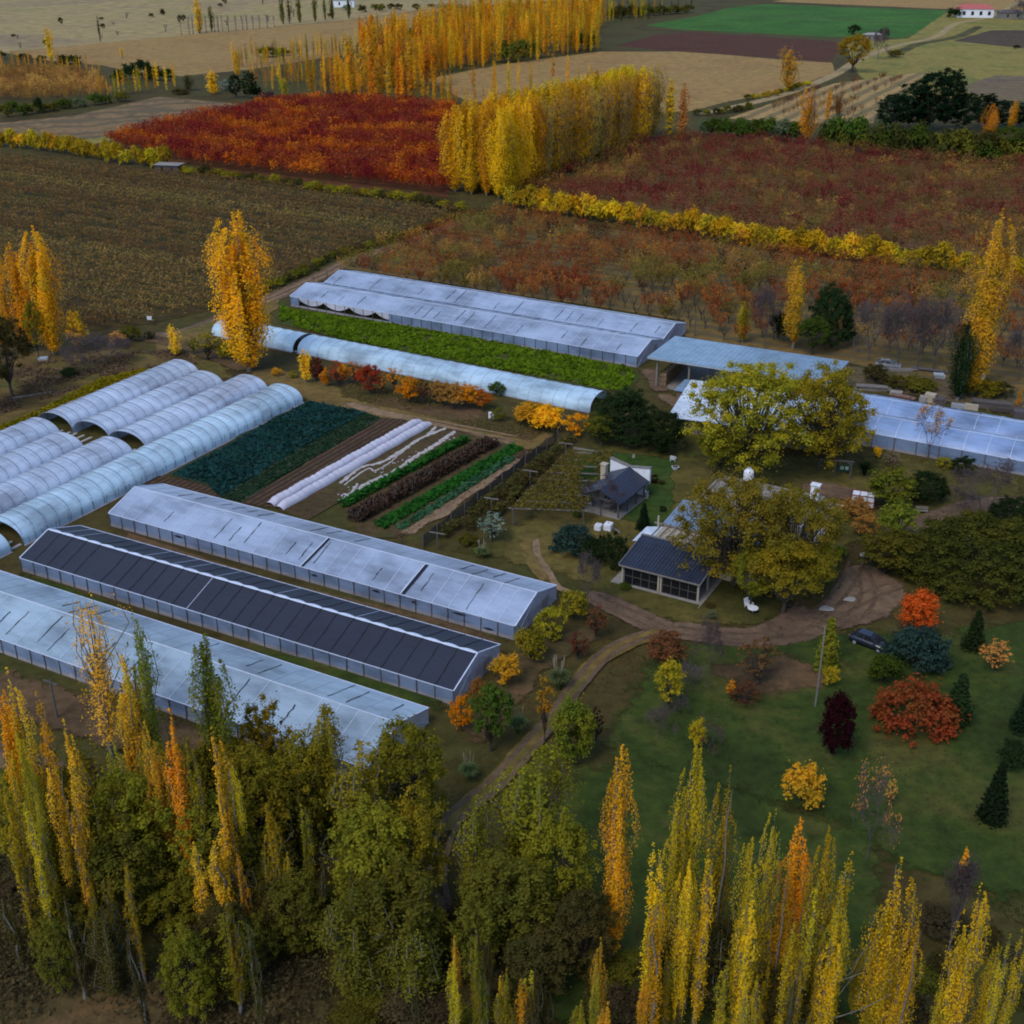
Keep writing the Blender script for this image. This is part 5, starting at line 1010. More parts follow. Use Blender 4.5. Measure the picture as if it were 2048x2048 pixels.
def plant(kind, pos, h, wd, col, label, group=None, rz=None, lean=(0, 0), var=None):
    k = _cnt[kind] = _cnt.get(kind, -1) + 1; p = PR[kind][(k if var is None else var) % len(PR[kind])]; nm = NAMES[kind]
    r = bpy.data.objects.new(nm, None); COL.objects.link(r); r.location = (pos[0], pos[1], 0); r.rotation_euler = (lean[0], lean[1], random.Random(k * 7 + len(kind)).uniform(0, 6.28) if rz is None else rz); r.empty_display_size = .5
    wd *= {'poplar': 1.08, 'poplar_thin': 1.08, 'poplar_far': 1.25, 'poplar_fat': 1.3, 'bank': 1.18, 'bigtree': 1.18, 'broad': 1.15, 'tree': 1.3, 'sparse': 1.25, 'shrub': 1.28, 'evergreen': 1.1, 'column': 1.12, 'pine': 1.15, 'sparse_poplar': 1.15}.get(kind, 1); r.scale = (wd / p.W, wd / p.W, h / p.H); tag(r, label, CATS[nm], group); a, b_ = COLS[col]
    for me, n2 in ((p.trunk, 'trunk'), (getattr(p, 'limbs', None), 'branches'), (getattr(p, 'twigs', None), 'twigs'), (p.crown, 'leaves' if nm == 'pampas_grass' else 'crown'), (getattr(p, 'plumes', None), 'plumes') if nm == 'pampas_grass' else (None, '')):
        if me is None: continue
        o = bpy.data.objects.new(n2, me); COL.objects.link(o); o.parent = r
        if n2 == 'twigs': o.color = (.13, .095, .088, 1); o['tint'] = [.085, .062, .056]
        if n2 in ('crown', 'leaves'): o.color = (*a, 1); o['tint'] = [float(x) for x in b_]
    return r
def T(kind, c, xb, yb, yt, wpx, col, label, group=None, **k):
    """plant whose foot, top row and width were read off the photograph crop"""
    if kind in ('bush', 'dome', 'shrub', 'evergreen', 'far_shrub'): yb -= wpx * .36 * math.sin(PITCH + math.atan((Q(c, 0, yb)[1] - 1024) / F_PX))
    if kind in ('poplar', 'poplar_thin'): wpx *= 1.22
    p = G(c, xb, yb); h = max(.4, Htop(p, Q(c, 0, yt)[1])); return plant(kind, p, h, wpx * CR[c][2] / pxm(p, h / 2), col, label, group, **k)
def TF(kind, c, xt, yt, H, wpx, col, label, group=None, **k):
    """plant whose foot is hidden: placed from its top and an assumed height"""
    p = G(c, xt, yt, H); return plant(kind, p, H, wpx * CR[c][2] / pxm(p, H * .7), col, label, group, **k)
# ------------------------------------------------------------------ orchards, vineyard, crops
def orch_proto(seed, H=3.6, W=3.2, n=110, ls=.42, low=.35, sg=.1):
    rg = np.random.default_rng(seed); segs = [((0, 0, 0), (0, 0, H * .25), .09, .07)]; tips = []
    for i in range(5):
        an = 6.283 * (i + rg.random() * .6) / 5; q = np.array([math.cos(an) * W * .22, math.sin(an) * W * .22, H * .6]); t = np.array([math.cos(an) * W * .36, math.sin(an) * W * .36, H * rg.uniform(.85, 1)])
        segs += [((0, 0, H * .24), q, .06, .04), (q, t, .04, .015)]; tips += [q, t, (q + t) / 2]
    T_ = np.array(tips); C = T_[rg.integers(0, len(T_), n)] + rg.normal(size=(n, 3)) * np.array([W * sg, W * sg, H * sg]); C[:, 2] = np.maximum(C[:, 2], low * H * .5)
    V, F = quads(C, rg.normal(size=(n, 3)) + np.array([0, 0, .5]), ls, rg); TV, TF_ = tubes(segs, 3); return V, F, TV, TF_, rg.random(n), H, W
OP = {'near': [orch_proto(301 + i, n=260, ls=.25) for i in range(4)], 'dense': [orch_proto(311 + i, H=4.5, W=3.6, n=210, ls=.36, low=.1) for i in range(4)], 'mid': [orch_proto(321 + i, H=4, W=3.4, n=170, ls=.31, low=.2) for i in range(4)], 'bare': [orch_proto(331 + i, n=0) for i in range(3)]}
for k, L_ in OP.items():
    for i, q in enumerate(L_):
        V, F, TV, TF_, lv, H, W = q
        L_[i] = q + (np_mesh('orchard_tree', np.concatenate([V, TV]), np.concatenate([F, TF_ + len(V)]), [M['leaf'], M['bark']], np.concatenate([np.zeros(len(F)), np.ones(len(TF_))]), {'lv': np.concatenate([lv, np.zeros(len(TF_))])}),)
def orchard(poly, ang, sp, sc, pk, hr, palette, label, group, stuffname, nind=300, jit=.22, barebelow=None, fill=1.0, seed=5, excl=None):
    rg = np.random.default_rng(seed); c, s = math.cos(ang), math.sin(ang); A = np.array(poly); U = A @ np.array([[c, -s], [s, c]]); pos = []
    for v in np.arange(U[:, 1].min(), U[:, 1].max(), sp):
        for u in np.arange(U[:, 0].min(), U[:, 0].max(), sc):
            uu, vv = u + rg.normal() * jit, v + rg.normal() * jit * .6; x, y = uu * c - vv * s, uu * s + vv * c
            if rg.random() < fill and (excl is None or not excl(x, y)) and inframe(x, y, 2, 25) and inpoly(x, y, poly): pos.append((x, y))
    pos.sort(key=lambda p: math.hypot(*p)); cnt = 0
    for i, (x, y) in enumerate(pos[:nind]):
        k = pk
        if barebelow is not None and barebelow(x, y, rg): k = 'bare'
        q = OP[k][rg.integers(len(OP[k]))]; o = bpy.data.objects.new('orchard_tree', q[7]); COL.objects.link(o); h = rg.uniform(*hr); o.location = (x, y, 0); o.rotation_euler = (0, 0, rg.uniform(0, 6.28)); f = h / q[5]; o.scale = (f * rg.uniform(.85, 1.15), f * rg.uniform(.85, 1.15), f)
        cl = COLS[palette(x, y, rg)]; o.color = (*cl[0], 1); o['tint'] = [float(t) for t in cl[1]]; tag(o, label, 'fruit tree', group)
    rest = {}
    for x, y in pos[nind:]: rest.setdefault(palette(x, y, rg), []).append((x, y))
    V, F, LV, CV, MI, off = [], [], [], [], [], 0; bycol = {}
    for col, L_ in rest.items():
        V, F, LV, CV, MI, off = [], [], [], [], [], 0
        for x, y in L_:
            q = OP[pk][rg.integers(len(OP[pk]))]; h = rg.uniform(*hr); f = h / q[5]; a = rg.uniform(0, 6.28); ca_, sa_ = math.cos(a) * f, math.sin(a) * f; m = q[0].reshape(-1, 4, 3); keep = m[: int(len(m) * .75)].reshape(-1, 3); v = np.stack([keep[:, 0] * ca_ - keep[:, 1] * sa_ + x, keep[:, 0] * sa_ + keep[:, 1] * ca_ + y, keep[:, 2] * f], 1)
            n = len(v) // 4; V.append(v); F.append(np.arange(n * 4).reshape(n, 4) + off); off += n * 4; LV.append(q[4][:n]); CV.append(np.full(n, rg.random()))
        me = np_mesh(stuffname, np.concatenate(V), np.concatenate(F), [M['leaf']], attrs={'lv': np.concatenate(LV), 'cv': np.concatenate(CV)}); bycol[col] = me
    return bycol, len(pos)
def put_stuff(bycol, name, label):
    """the rest of an orchard as one object: its colour groups joined in one mesh with one leaf material per colour"""
    V, F, LV, CV, MI, mats, off = [], [], [], [], [], [], 0
    for i, (col, me) in enumerate(bycol.items()):
        n = len(me.vertices); v = np.empty(n * 3, np.float32); me.vertices.foreach_get('co', v); m = len(me.polygons); V.append(v.reshape(-1, 3)); F.append(np.arange(m * 4).reshape(m, 4) + off); off += n
        a = np.empty(m, np.float32); me.attributes['lv'].data.foreach_get('value', a); LV.append(a.copy()); me.attributes['cv'].data.foreach_get('value', a); CV.append(a.copy()); MI.append(np.full(m, i)); mats.append(leafcol(col)); bpy.data.meshes.remove(me)
    if not V: return
    o = link(name, np_mesh(name, np.concatenate(V), np.concatenate(F), mats, np.concatenate(MI), {'lv': np.concatenate(LV), 'cv': np.concatenate(CV)})); tag(o, label, kind='stuff')
_lc = {}
def leafcol(col):
    """leaf material with its two colours fixed, for meshes that mix several kinds"""
    if col not in _lc:
        m = M['leaf'].copy(); m.name = 'leaf_' + col; N, L = m.node_tree.nodes, m.node_tree.links; mx = [n for n in N if n.bl_idname == 'ShaderNodeMix'][0]
        for l in list(mx.inputs[6].links) + list(mx.inputs[7].links): L.remove(l)
        mx.inputs[6].default_value = (*COLS[col][0], 1); mx.inputs[7].default_value = (*COLS[col][1], 1); _lc[col] = m
    return _lc[col]
from mathutils import noise as mn
def nz(x, y, s=.03, o=0): return mn.noise(Vector((x * s + o, y * s, o)))
# near orchard behind the double greenhouse: rust-coloured at the back, nearly bare vase trees in front
ORA = pts('c2', (60, 1430), (350, 1345), (700, 1215), (930, 1215), (1932, 1370)) + pts('c3', (1000, 1480), (2100, 1600), (2100, 2060), (1500, 2000), (900, 1900), (60, 1900)) + pts('c2', (1880, 1800), (0, 1520))
def palA(x, y, rg):
    u, v = proj(x, y); t = nz(x, y, .05) + rg.normal() * .25; f = (v - (430 + (u - 1000) * .1)) / 150
    return 'rust3' if t > .05 - .1 * f else ('brown' if t > -.1 else ('umber' if t > -.38 else 'mixy'))
def bareA(x, y, rg):
    u, v = proj(x, y); return rg.random() < np.clip((v - 520 - (u - 1000) * .06) / 110 * .8 - (u < 1150) * .5, 0, .65)
def inGH(x, y):
    a = R(-29.3); u, v = x + 42.9, y - 235.6; return -3 < u * math.cos(a) + v * math.sin(a) < 76 and -u * math.sin(a) + v * math.cos(a) < 23.5
bc, n1 = orchard(ORA, A1, 4.9, 2.7, 'near', (3.3, 4.5), palA, 'small orchard tree with thin rust brown leaves, behind the double-span greenhouse', 'orchard trees behind the double-span greenhouse', 'orchard_trees', barebelow=bareA, fill=.95, seed=31, nind=240, excl=lambda x, y: inGH(x, y))
put_stuff(bc, 'orchard_trees', 'rust brown orchard trees in rows below the yellow hedge')
ORB = pts('c1', (560, 810), (1000, 700), (1560, 590), (1932, 580)) + pts('c2', (640, 620), (600, 1085), (0, 1030)) + pts('c1', (1500, 970), (980, 905))
def palB(x, y, rg):
    t = nz(x, y, .06, 3) + rg.normal() * .28; u, v = proj(x, y); f = (v - 300) / 100
    return 'crimson' if t < -.04 - .15 * f else ('rust' if t < .2 - .1 * f else 'rusto')



bc, n2 = orchard(ORB, A1, 4.3, 2.2, 'dense', (3.8, 5.6), palB, 'crimson fruit tree left of the windbreak', 'red fruit trees left of the windbreak', 'orchard_trees', nind=0, seed=32)
put_stuff(bc, 'orchard_trees', 'dense block of crimson and orange fruit trees left of the windbreak')
ORC = pts('c2', (960, 1090), (1760, 780)) + pts('c3', (100, 790), (700, 815), (1400, 900), (2100, 945), (2100, 1520), (1500, 1425), (500, 1345), (0, 1225))
def palC(x, y, rg):
    t = nz(x, y, .05, 9) + rg.normal() * .3
    return 'redbrown2' if t > .22 else ('rust2' if t > -.12 else ('mix' if t > -.45 else 'umber'))

bc, n3 = orchard(ORC, A1, 4.9, 2.6, 'mid', (3.2, 4.8), palC, 'brownish red fruit tree in the orchard right of the windbreak, above the yellow hedge', 'brownish red fruit trees right of the windbreak', 'orchard_trees', nind=0, seed=33, fill=.93)
put_stuff(bc, 'orchard_trees', 'brownish red fruit trees in the orchard right of the windbreak')
ORD = pts('c1', (-100, 560), (100, 580), (420, 560), (620, 540), (540, 430), (300, 400), (-100, 400))
bc, n4 = orchard(ORD, A1, 5, 4, 'mid', (3.5, 5), lambda x, y, rg: 'apricot' if nz(x, y, .03) + rg.normal() * .2 > 0 else 'umber', 'orange autumn fruit tree in the far left block', 'orange fruit trees at far left', 'orchard_trees', nind=0, seed=34)
put_stuff(bc, 'orchard_trees', 'orange autumn fruit trees at the far left')
YO = pts('c3', (400, 640), (870, 480), (1280, 415), (1140, 560), (1080, 660))
bc, n5 = orchard(YO, R(62), 7.5, 6, 'mid', (2.2, 3.4), lambda x, y, rg: 'rust2' if rg.random() < .6 else 'umber', 'young reddish tree in the pale strip beside the dark pines', 'young trees in the pale strip', 'orchard_trees', seed=35, fill=.6, nind=60)
put_stuff(bc, 'orchard_trees', 'young reddish trees in the pale strip')
print('ORCHARDS', n1, n2, n3, n4, n5)
# vineyard rows on trellis
c_, s_ = math.cos(A1), math.sin(A1); UV = np.array(VINE) @ np.array([[c_, -s_], [s_, c_]]); rgv = np.random.default_rng(77); nrow = 0
for v in np.arange(UV[:, 1].min() + 1.2, UV[:, 1].max() - 1, 3.5):
    us = [u for u in np.arange(UV[:, 0].min(), UV[:, 0].max(), 1.0) if inpoly(u * c_ - v * s_, u * s_ + v * c_, VINE) and inframe(u * c_ - v * s_, u * s_ + v * c_, 1, 40)]
    if len(us) < 4: continue
    u0, u1 = us[0], us[-1]; L = u1 - u0; n = int(L * 20); x = rgv.uniform(0, L, n); th = np.array([mn.noise(Vector((a * .22, v * .3, 0))) for a in x]); k = th > -.35; x = x[k]; n = len(x)
    wob = .25 * np.sin(x * 2.6); C = np.stack([x, rgv.normal(size=n) * .4 + wob * .4, 1.45 + rgv.normal(size=n) * .26 + .25 * th[k]], 1); low = rgv.random(n) < .22; C[low, 2] *= rgv.uniform(.3, 1, low.sum())
    V, F = quads(C, rgv.normal(size=(n, 3)) * .6 + np.array([0, 0, .6]), .36, rgv); segs = [((a, 0, 0), (a, 0, 1.9), .10, .09) for a in np.arange(0, L, 4.5)]; TV, TF_ = tubes(segs, 4)
    r = empty('vine_row', (u0 * c_ - v * s_, u0 * s_ + v * c_, 0), A1, 'trellised row of brown-green grapevines in the big vineyard at left', 'vine row', 'vine rows of the vineyard')
    f = link('foliage', np_mesh('foliage', V, F, [M['leaf']], attrs={'lv': rgv.random(n)}), r); a, b_ = COLS['vine'] if nz(u0, v, .05, 4) > -.1 else COLS['vine']; f.color = (.26, .155, .052, 1); f['tint'] = [.125, .10, .032]
    link('trellis_posts', np_mesh('trellis_posts', TV, TF_, [M['post']]), r); nrow += 1
# hedges

def hedge(P, step, kind, h, wd, cols, label, group, jit=.4, seed=1, cat=None):
    rg = np.random.default_rng(seed); S = spline(P, 30); d = 0; last = S[0]
    for s in S:
        d += np.hypot(*(s - last)); last = s
        if d >= step:
            d = 0; q = s + rg.normal(size=2) * jit
            if inframe(q[0], q[1], 2, 60): plant(kind, q, h * rg.uniform(.8, 1.2), wd * rg.uniform(.85, 1.2), cols[rg.integers(len(cols))], label, group)
hedge(pts('c2', (900, 1130), (1300, 1200), (1932, 1290)) + pts('c3', (500, 1370), (1000, 1440), (2050, 1560)), 1.7, 'far_shrub', 6.0, 5.2, ['gold2', 'hedgey', 'popmix', 'hedgey', 'popmix'], 'bushy yellow-olive tree in the hedge row between the two right-hand orchards', 'yellow hedge between the orchards', seed=2)
hedge(pts('c1', (-60, 800), (300, 840), (600, 890), (930, 930)), 2.6, 'far_shrub', 6.5, 4.8, ['hedgey', 'yelgreen', 'hedgey', 'gold2'], 'yellow-green tree in the tall hedge along the top of the vineyard', 'yellow hedge above the vineyard', seed=3)
hedge(pts('c1', (970, 955), (1400, 1000), (1932, 1075)) + pts('c2', (300, 1100), (680, 1170)), 2.4, 'far_shrub', 2.6, 4.2, ['vine', 'oliveyel', 'dim'], 'low olive brown bush in the hedge between vineyard and red orchard', 'low hedge above the vineyard', seed=4)
hedge(pts('c2', (660, 1185), (400, 1295), (0, 1415)) + pts('c1', (1700, 1500), (1500, 1590), (1200, 1700)), 2.2, 'far_shrub', 1.9, 2.8, ['dolive', 'olive', 'dim'], 'low dark green bush along the vineyard road', 'low hedge along the vineyard road', seed=5)
hedge(pts('c3', (130, 745), (400, 760), (680, 785)), 2.2, 'far_shrub', 7, 6.5, ['green', 'sage', 'green'], 'tall green reed-like bush behind the brownish red orchard', 'green reed hedge', seed=6)
hedge(pts('c3', (790, 815), (950, 830), (1130, 850), (1300, 870), (1500, 880), (1700, 895), (1900, 905), (2000, 900)), 3.0, 'far_shrub', 10, 9.5, ['dol2', 'green', 'dol2', 'dolive'], 'olive green bush in front of the dark pines', 'olive bushes in front of the pines', seed=7)
hedge(pts('c3', (90, 640), (300, 625), (420, 600)), 3, 'far_shrub', 2.8, 4, ['dolive', 'dim', 'olive'], 'low olive bush at the corner of the stubble field', 'low bushes by the stubble field', seed=8)
hedge(pts('c3', (380, 560), (560, 525), (740, 470)), 3.4, 'far_shrub', 2.6, 3.4, ['yelgreen', 'dolive', 'hedgey'], 'small yellow-green bush along the stubble field edge', 'bushes along the stubble field', seed=9)
hedge(pts('c1', (-50, 655), (100, 640), (300, 610), (520, 580), (680, 560)), 6, 'far_shrub', 4.5, 7, ['green', 'sage', 'green', 'dolive'], 'grey-green bush below the orange trees at far left', 'green bushes at far left', seed=10)
# tall yellow windbreak: two lines of poplars
wa, wb = G('c2', 905, 1100), G('c2', 1765, 765); d = wb - wa; L = np.hypot(*d); dn = d / L; nn = np.array([-dn[1], dn[0]]); rw = np.random.default_rng(9); n = int(L / 3.9)

for i in range(n + 1):
    for s in range(3 if i > 8 else 4):
        q = wa + dn * (i * 3.9 + (s * 1.5 if s < 3 else 2)) + nn * (2 + s * 4.6 + rw.normal() * .5) + dn * rw.normal() * .7; hh = 23.5 * rw.uniform(.95, 1.06)
        c_w = ['windo', 'wind', 'wind', 'windo'][rw.integers(4)] if i < 6 else (['windd', 'wind', 'windd', 'windo'][rw.integers(4)] if s == 0 else ['windg', 'wind'][rw.integers(2)])
        plant('windbreak', q, hh, 10.0 * rw.uniform(.9, 1.15), c_w, 'tall yellow poplar in the dense windbreak between the orchards', 'windbreak of tall yellow poplars', var=(1 if s == 0 and i >= 6 else (i + s) % 2 * 2))
# crops: 'stuff' made of many small clumps
def crop(name, poly, n, size, z, cols, label, seed=1, rows=None, flat=.8, hh=.2, clump=None):
    rg = np.random.default_rng(seed); A = np.array(poly); X = []
    lo, hi = A.min(0), A.max(0)
    while len(X) < n:
        p = lo + (hi - lo) * rg.random((4096, 2))
        if rows:
            a, sp, jw = rows; c, s = math.cos(a), math.sin(a); u = p @ np.array([[c, -s], [s, c]]); u[:, 1] = np.round(u[:, 1] / sp) * sp + rg.normal(size=len(u)) * jw; p = u @ np.array([[c, s], [-s, c]])
        for x, y in p:
            if inpoly(x, y, poly) and (clump is None or nz(x, y, clump[0], 5) + rg.normal() * .12 > clump[1]):
                X.append((x, y))
                if len(X) >= n: break
    X = np.array(X); m = len(X); C = np.column_stack([X, z + rg.random(m) * hh]); V, F = quads(C, rg.normal(size=(m, 3)) * .5 + np.array([0, 0, flat]), size, rg); o = link(name, np_mesh(name, V, F, [M['leaf']], attrs={'lv': rg.random(m)})); a, b_ = COLS[cols]; o.color = (*a, 1); o['tint'] = [float(t) for t in b_]
    return tag(o, label, kind='stuff')

LB = pts('h6', (430, 890), (970, 1000)) + pts('c4', (1210, 950), (1140, 880), (950, 830))
crop('cabbage_plants', LB, 7000, .52, .05, 'cab', 'blue-green cabbages in the bed beside the polytunnel', 41, (t4 + R(0), .62, .07), hh=.3)
crop('leafy_plants', pts('h6', (960, 1000), (1120, 1050)) + pts('c4', (1330, 980), (1215, 955)), 2600, .36, .04, 'cabg', 'small green plants in rows next to the cabbages', 42, (t4, .62, .06), hh=.2)
LETT = pts('c1', (1550, 1690), (1610, 1712)) + pts('c5', (700, 60), (1620, 245), (1620, 300), (1580, 365), (1460, 355), (0, 78)) + pts('c1', (1545, 1780))
crop('lettuce_plants', LETT, 12000, .55, .05, 'let', 'bright green lettuce field between the double greenhouse and the long low tunnel', 43, (aT, .95, .25), hh=.3, clump=(.35, -.28))
def along(a, b_, w): a, b_ = np.array(a), np.array(b_); d = b_ - a; d /= np.hypot(*d); q = np.array([-d[1], d[0]]) * w / 2; return [a - q, b_ - q, b_ + q, a + q]
crop('maize_row', along(G('c5', 10, 1010), G('c5', 700, 640), 1.3), 1300, .5, .2, 'chard', 'green leafy crop row next to the fleece strips', 44, hh=.8)
crop('dry_stalks', along(G('c5', 70, 1090), G('c5', 840, 660), 2.6), 2600, .42, .2, 'stalk', 'band of dry brown staked stalks between the green rows', 45, hh=1.1)
crop('chard_row', along(G('c5', 215, 1120), G('c5', 975, 680), 2.0), 2600, .5, .05, 'chard', 'dark green chard bed', 46, hh=.45)
crop('kale_row', along(G('c5', 330, 1130), G('c5', 950, 740), 1.2), 900, .5, .05, 'kale', 'pale green kale row at the path edge', 47, hh=.4)
st = along(G('c5', 70, 1090), G('c5', 840, 660), 2.2); b = MB()
for i in range(110):
    a, q = rng.random(2); p = (st[0] + (st[1] - st[0]) * a) * (1 - q) + (st[3] + (st[2] - st[3]) * a) * q; b.tube([(p[0], p[1], 0), (p[0] + rng.normal() * .1, p[1] + rng.normal() * .1, 1.5)], .022, 4)
tag(b.build('stakes', M['plank']), 'thin pale stakes standing in the dry stalks', kind='stuff')
crop('straw_mulch', along(G('c5', 310, 1175), G('c5', 1040, 700), 1.5), 1600, .3, .02, 'straw', 'pale straw path along the net fence', 48, hh=.06)
crop('yellow_weeds', pts('c4', (-80, 610), (250, 470), (560, 310), (820, 250), (830, 280), (620, 350), (320, 490), (100, 580), (-80, 640)), 3600, .42, .1, 'weedy', 'yellow weeds along the farthest polytunnel', 49, hh=.6)
crop('dry_weeds', pts('c4', (0, 240), (450, 180), (1000, 130), (1100, 230), (700, 260), (300, 400), (0, 500)), 3800, .4, .05, 'straw', 'dry weeds and grass west of the polytunnels', 50, hh=.3, clump=(.2, 0))
VPo = VPL; o0 = pts('c5', (955, 1105))[0]; pv = [o0 + q for q in VPL]; cx = sum(pv) / 4
crop('vine_leaves', [cx + (q - cx) * 1.05 for q in pv], 2700, .3, 2.35, 'pergv', 'vine leaves', 51, hh=.5, clump=(.35, -.3)).parent = None
vl = bpy.data.objects['vine_leaves']; del vl['label']; vl.parent = VP; vl.location = (-o0[0], -o0[1], 0); vl['kind'] = 'stuff'
# trellised garden rows right of the net fence
for k, (xa, ya, xb, yb) in enumerate(((560, 1190, 1290, 640), (700, 1150, 1180, 760), (830, 1090, 1010, 930))):
    crop('vine_row', along(G('c5', xa, ya), G('c5', xb, yb), 1.1), 1100 // (k + 1), .36, .4, 'dim', ('dark trellised vine row nearest the net fence', 'dark trellised vine row second from the net fence', 'short dark trellised vine row by the pergola')[k], 52 + k, hh=1.2, clump=(.4, -.2)); o = bpy.context.scene.objects[-1] if False else None
for o in [o for o in COL.objects if o.name.startswith('vine_row') and o.get('kind') == 'stuff']: del o['kind']; o['category'] = 'vine row'
# grass tussocks, litter
def tufts(name, poly, n, size, cols, label, seed, hh=.15, clump=(.12, -.1)): return crop(name, poly, n, size, .02, cols, label, seed, hh=hh, flat=.4, clump=clump)

tufts('grass_tussocks', pts('c5', (600, 1250), (1050, 1080), (1932, 620)) + pts('c6', (1900, 830), (1900, 1000), (1000, 1230), (800, 1500), (300, 1680)) + pts('c5', (1400, 1480)), 9000, .16, 'tuft', 'tufts of dry grass in the yard', 61)
tufts('grass_tussocks', pts('d3', (0, 300), (700, 250), (1704, 300), (1704, 1500), (900, 1000), (0, 900)), 16000, .15, 'tuftg', 'tufts of green grass on the lawn', 62)
tufts('fallen_leaves', pts('d2', (700, 200), (1150, 100), (1640, 300), (1640, 1700), (1000, 1500), (600, 900)), 5000, .15, 'litter', 'fallen leaves on the lawn', 63, .05)
tufts('fallen_leaves', pts('d1', (0, 350), (800, 520), (1500, 760), (1900, 900), (1900, 1900), (0, 1900)), 7000, .16, 'litter', 'fallen leaves under the foreground trees', 64, .06)
tufts('scrub', pts('d1', (-100, 1150), (700, 1250), (1900, 1500), (1900, 2050), (-100, 2050)), 13000, .24, 'scrub', 'low dry scrub in the bottom left corner', 65, .8, (.15, -.05))
tufts('dry_grass', pts('c3', (0, 1880), (900, 2000), (2000, 2180), (2000, 2330), (900, 2100), (0, 1960)), 1600, .35, 'straw', 'dry grass by the scrap strip', 66, .2)
tufts('grass_tussocks', pts('c5', (0, 300), (1180, 560), (1060, 640), (0, 400)), 5000, .2, 'tuft', 'dry grass under the row of autumn trees', 67, .3)
# ------------------------------------------------------------------ trees and shrubs one by one (foot and top read from the photograph)
LP = 'yellow poplars at the left edge'
T('poplar_fat', 'c1', 1375, 2049, 1165, 350, 'gold', 'large golden poplar standing in front of the long low tunnel', var=0)
T('poplar_fat', 'c1', 300, 1960, 1245, 210, 'gold', 'tallest golden poplar of the group at the left edge', LP, var=1)
T('poplar', 'c1', 160, 1950, 1335, 150, 'gold', 'golden poplar in the middle of the left edge group', LP); T('poplar', 'c1', 35, 1960, 1330, 150, 'gold', 'golden poplar leaning at the far left edge', LP, lean=(0, .05)); T('poplar', 'c1', -30, 1990, 1590, 110, 'gold2', 'short golden poplar cut by the left edge', LP)
T('tree', 'c1', 440, 1950, 1700, 110, 'gold2', 'short bushy yellow tree right of the left poplar group')
T('tree', 'c1', 215, 1990, 1620, 90, 'oliveyel', 'dull olive poplar-like tree between the golden left trunks')
T('broad', 'c4', 70, 400, -60, 300, 'dim', 'dull olive brown tree at the left edge west of the tunnels'); T('broad', 'c4', -60, 480, 60, 260, 'dim', 'olive brown tree cut by the left edge behind the tunnels')
BT = 'dark bare trees west of the tunnels'
T('bare', 'c4', 410, 235, 90, 150, 'brown', 'small dark bare tree right of the golden poplars', BT, var=0); T('bare', 'c4', 495, 250, 40, 260, 'brown', 'widest dark bare tree west of the tunnels', BT, var=2); T('bare', 'c4', 590, 225, 60, 230, 'brown', 'dark bare spreading tree nearest the vineyard corner', BT, var=1)
T('shrub', 'c4', 385, 300, 232, 95, 'dgreen', 'round dark bush below the bare trees'); T('shrub', 'c4', 730, 100, 0, 110, 'dolive', 'olive bush by the road corner'); T('shrub', 'c4', 825, 85, 35, 60, 'dgreen', 'small dark shrub at the road corner'); T('sparse', 'c4', 650, 120, 30, 110, 'apricot', 'thin orange shrub behind the bare trees')
T('poplar', 'c4', 975, 172, -5, 80, 'yellow', 'short bright yellow poplar by the vineyard road'); T('sparse', 'c4', 1150, 190, 20, 170, 'oliveyel', 'sparse yellow-olive tree left of the large golden poplar'); T('sparse', 'c4', 1070, 165, 60, 80, 'dolive', 'thin dark sapling by the verge'); T('shrub', 'c4', 1260, 200, 90, 120, 'oliveyel', 'yellow-olive shrub at the foot of the large golden poplar')
AU = 'row of autumn trees along the long low tunnel'
for q in (('poplar_thin', 'c4', 1690, 320, 130, 75, 'yellow', 'slim yellow poplar at the left end of the autumn tree row'), ('tree', 'c4', 1750, 315, 170, 90, 'redbrown', 'dark red tree right of the slim yellow poplar'), ('poplar_thin', 'c4', 1805, 340, 230, 65, 'gold', 'little golden column in the autumn tree row'), ('sparse', 'c4', 1870, 335, 190, 120, 'rust', 'thin rusty tree in the autumn row'),
          ('sparse', 'c5', 85, 335, 190, 90, 'autumn', 'thin orange tree left of the red one in the autumn row'), ('tree', 'c5', 165, 390, 200, 130, 'rust', 'red tree in the middle of the autumn row'), ('sparse', 'c5', 235, 390, 255, 80, 'autumn', 'slender orange tree right of the red tree'), ('sparse', 'c5', 300, 370, 225, 90, 'autumn', 'pale orange tree between two trunks in the autumn row'), ('tree', 'c5', 390, 430, 280, 135, 'gold', 'bright yellow and orange tree in the autumn row'), ('sparse', 'c5', 455, 445, 280, 100, 'brown', 'brown half bare tree right of the bright yellow one'),
          ('sparse', 'c5', 520, 440, 290, 110, 'umber', 'umber thin tree in the autumn row'), ('tree', 'c5', 570, 450, 300, 110, 'umber', 'brown-orange tree near the dark trunk'), ('tree', 'c5', 630, 465, 310, 130, 'umber', 'dull orange tree left of the yuccas'), ('tree', 'c5', 705, 455, 320, 150, 'gold', 'full orange-yellow tree below the yuccas'), ('tree', 'c5', 785, 465, 350, 110, 'autumn', 'orange tree at the right end of the autumn row'),
          ('shrub', 'c4', 1530, 290, 235, 60, 'gold2', 'small yellow shrub right of the large golden poplar'), ('shrub', 'c4', 1620, 300, 250, 60, 'oliveyel', 'small olive shrub by the track end'), ('shrub', 'c5', 20, 340, 200, 70, 'autumn', 'orange shrub at the left of the autumn row')):
    T(*q, AU)
T('palm', 'c5', 705, 335, 280, 80, 'dgreen', 'dark yucca sticking up before the tunnel, left one'); T('palm', 'c5', 765, 335, 285, 60, 'dgreen', 'dark yucca sticking up before the tunnel, right one'); T('shrub', 'c5', 865, 395, 315, 100, 'green', 'dark green bush against the long tunnel'); T('shrub', 'c5', 872, 545, 450, 85, 'dolive', 'green shrub beside the white drum')
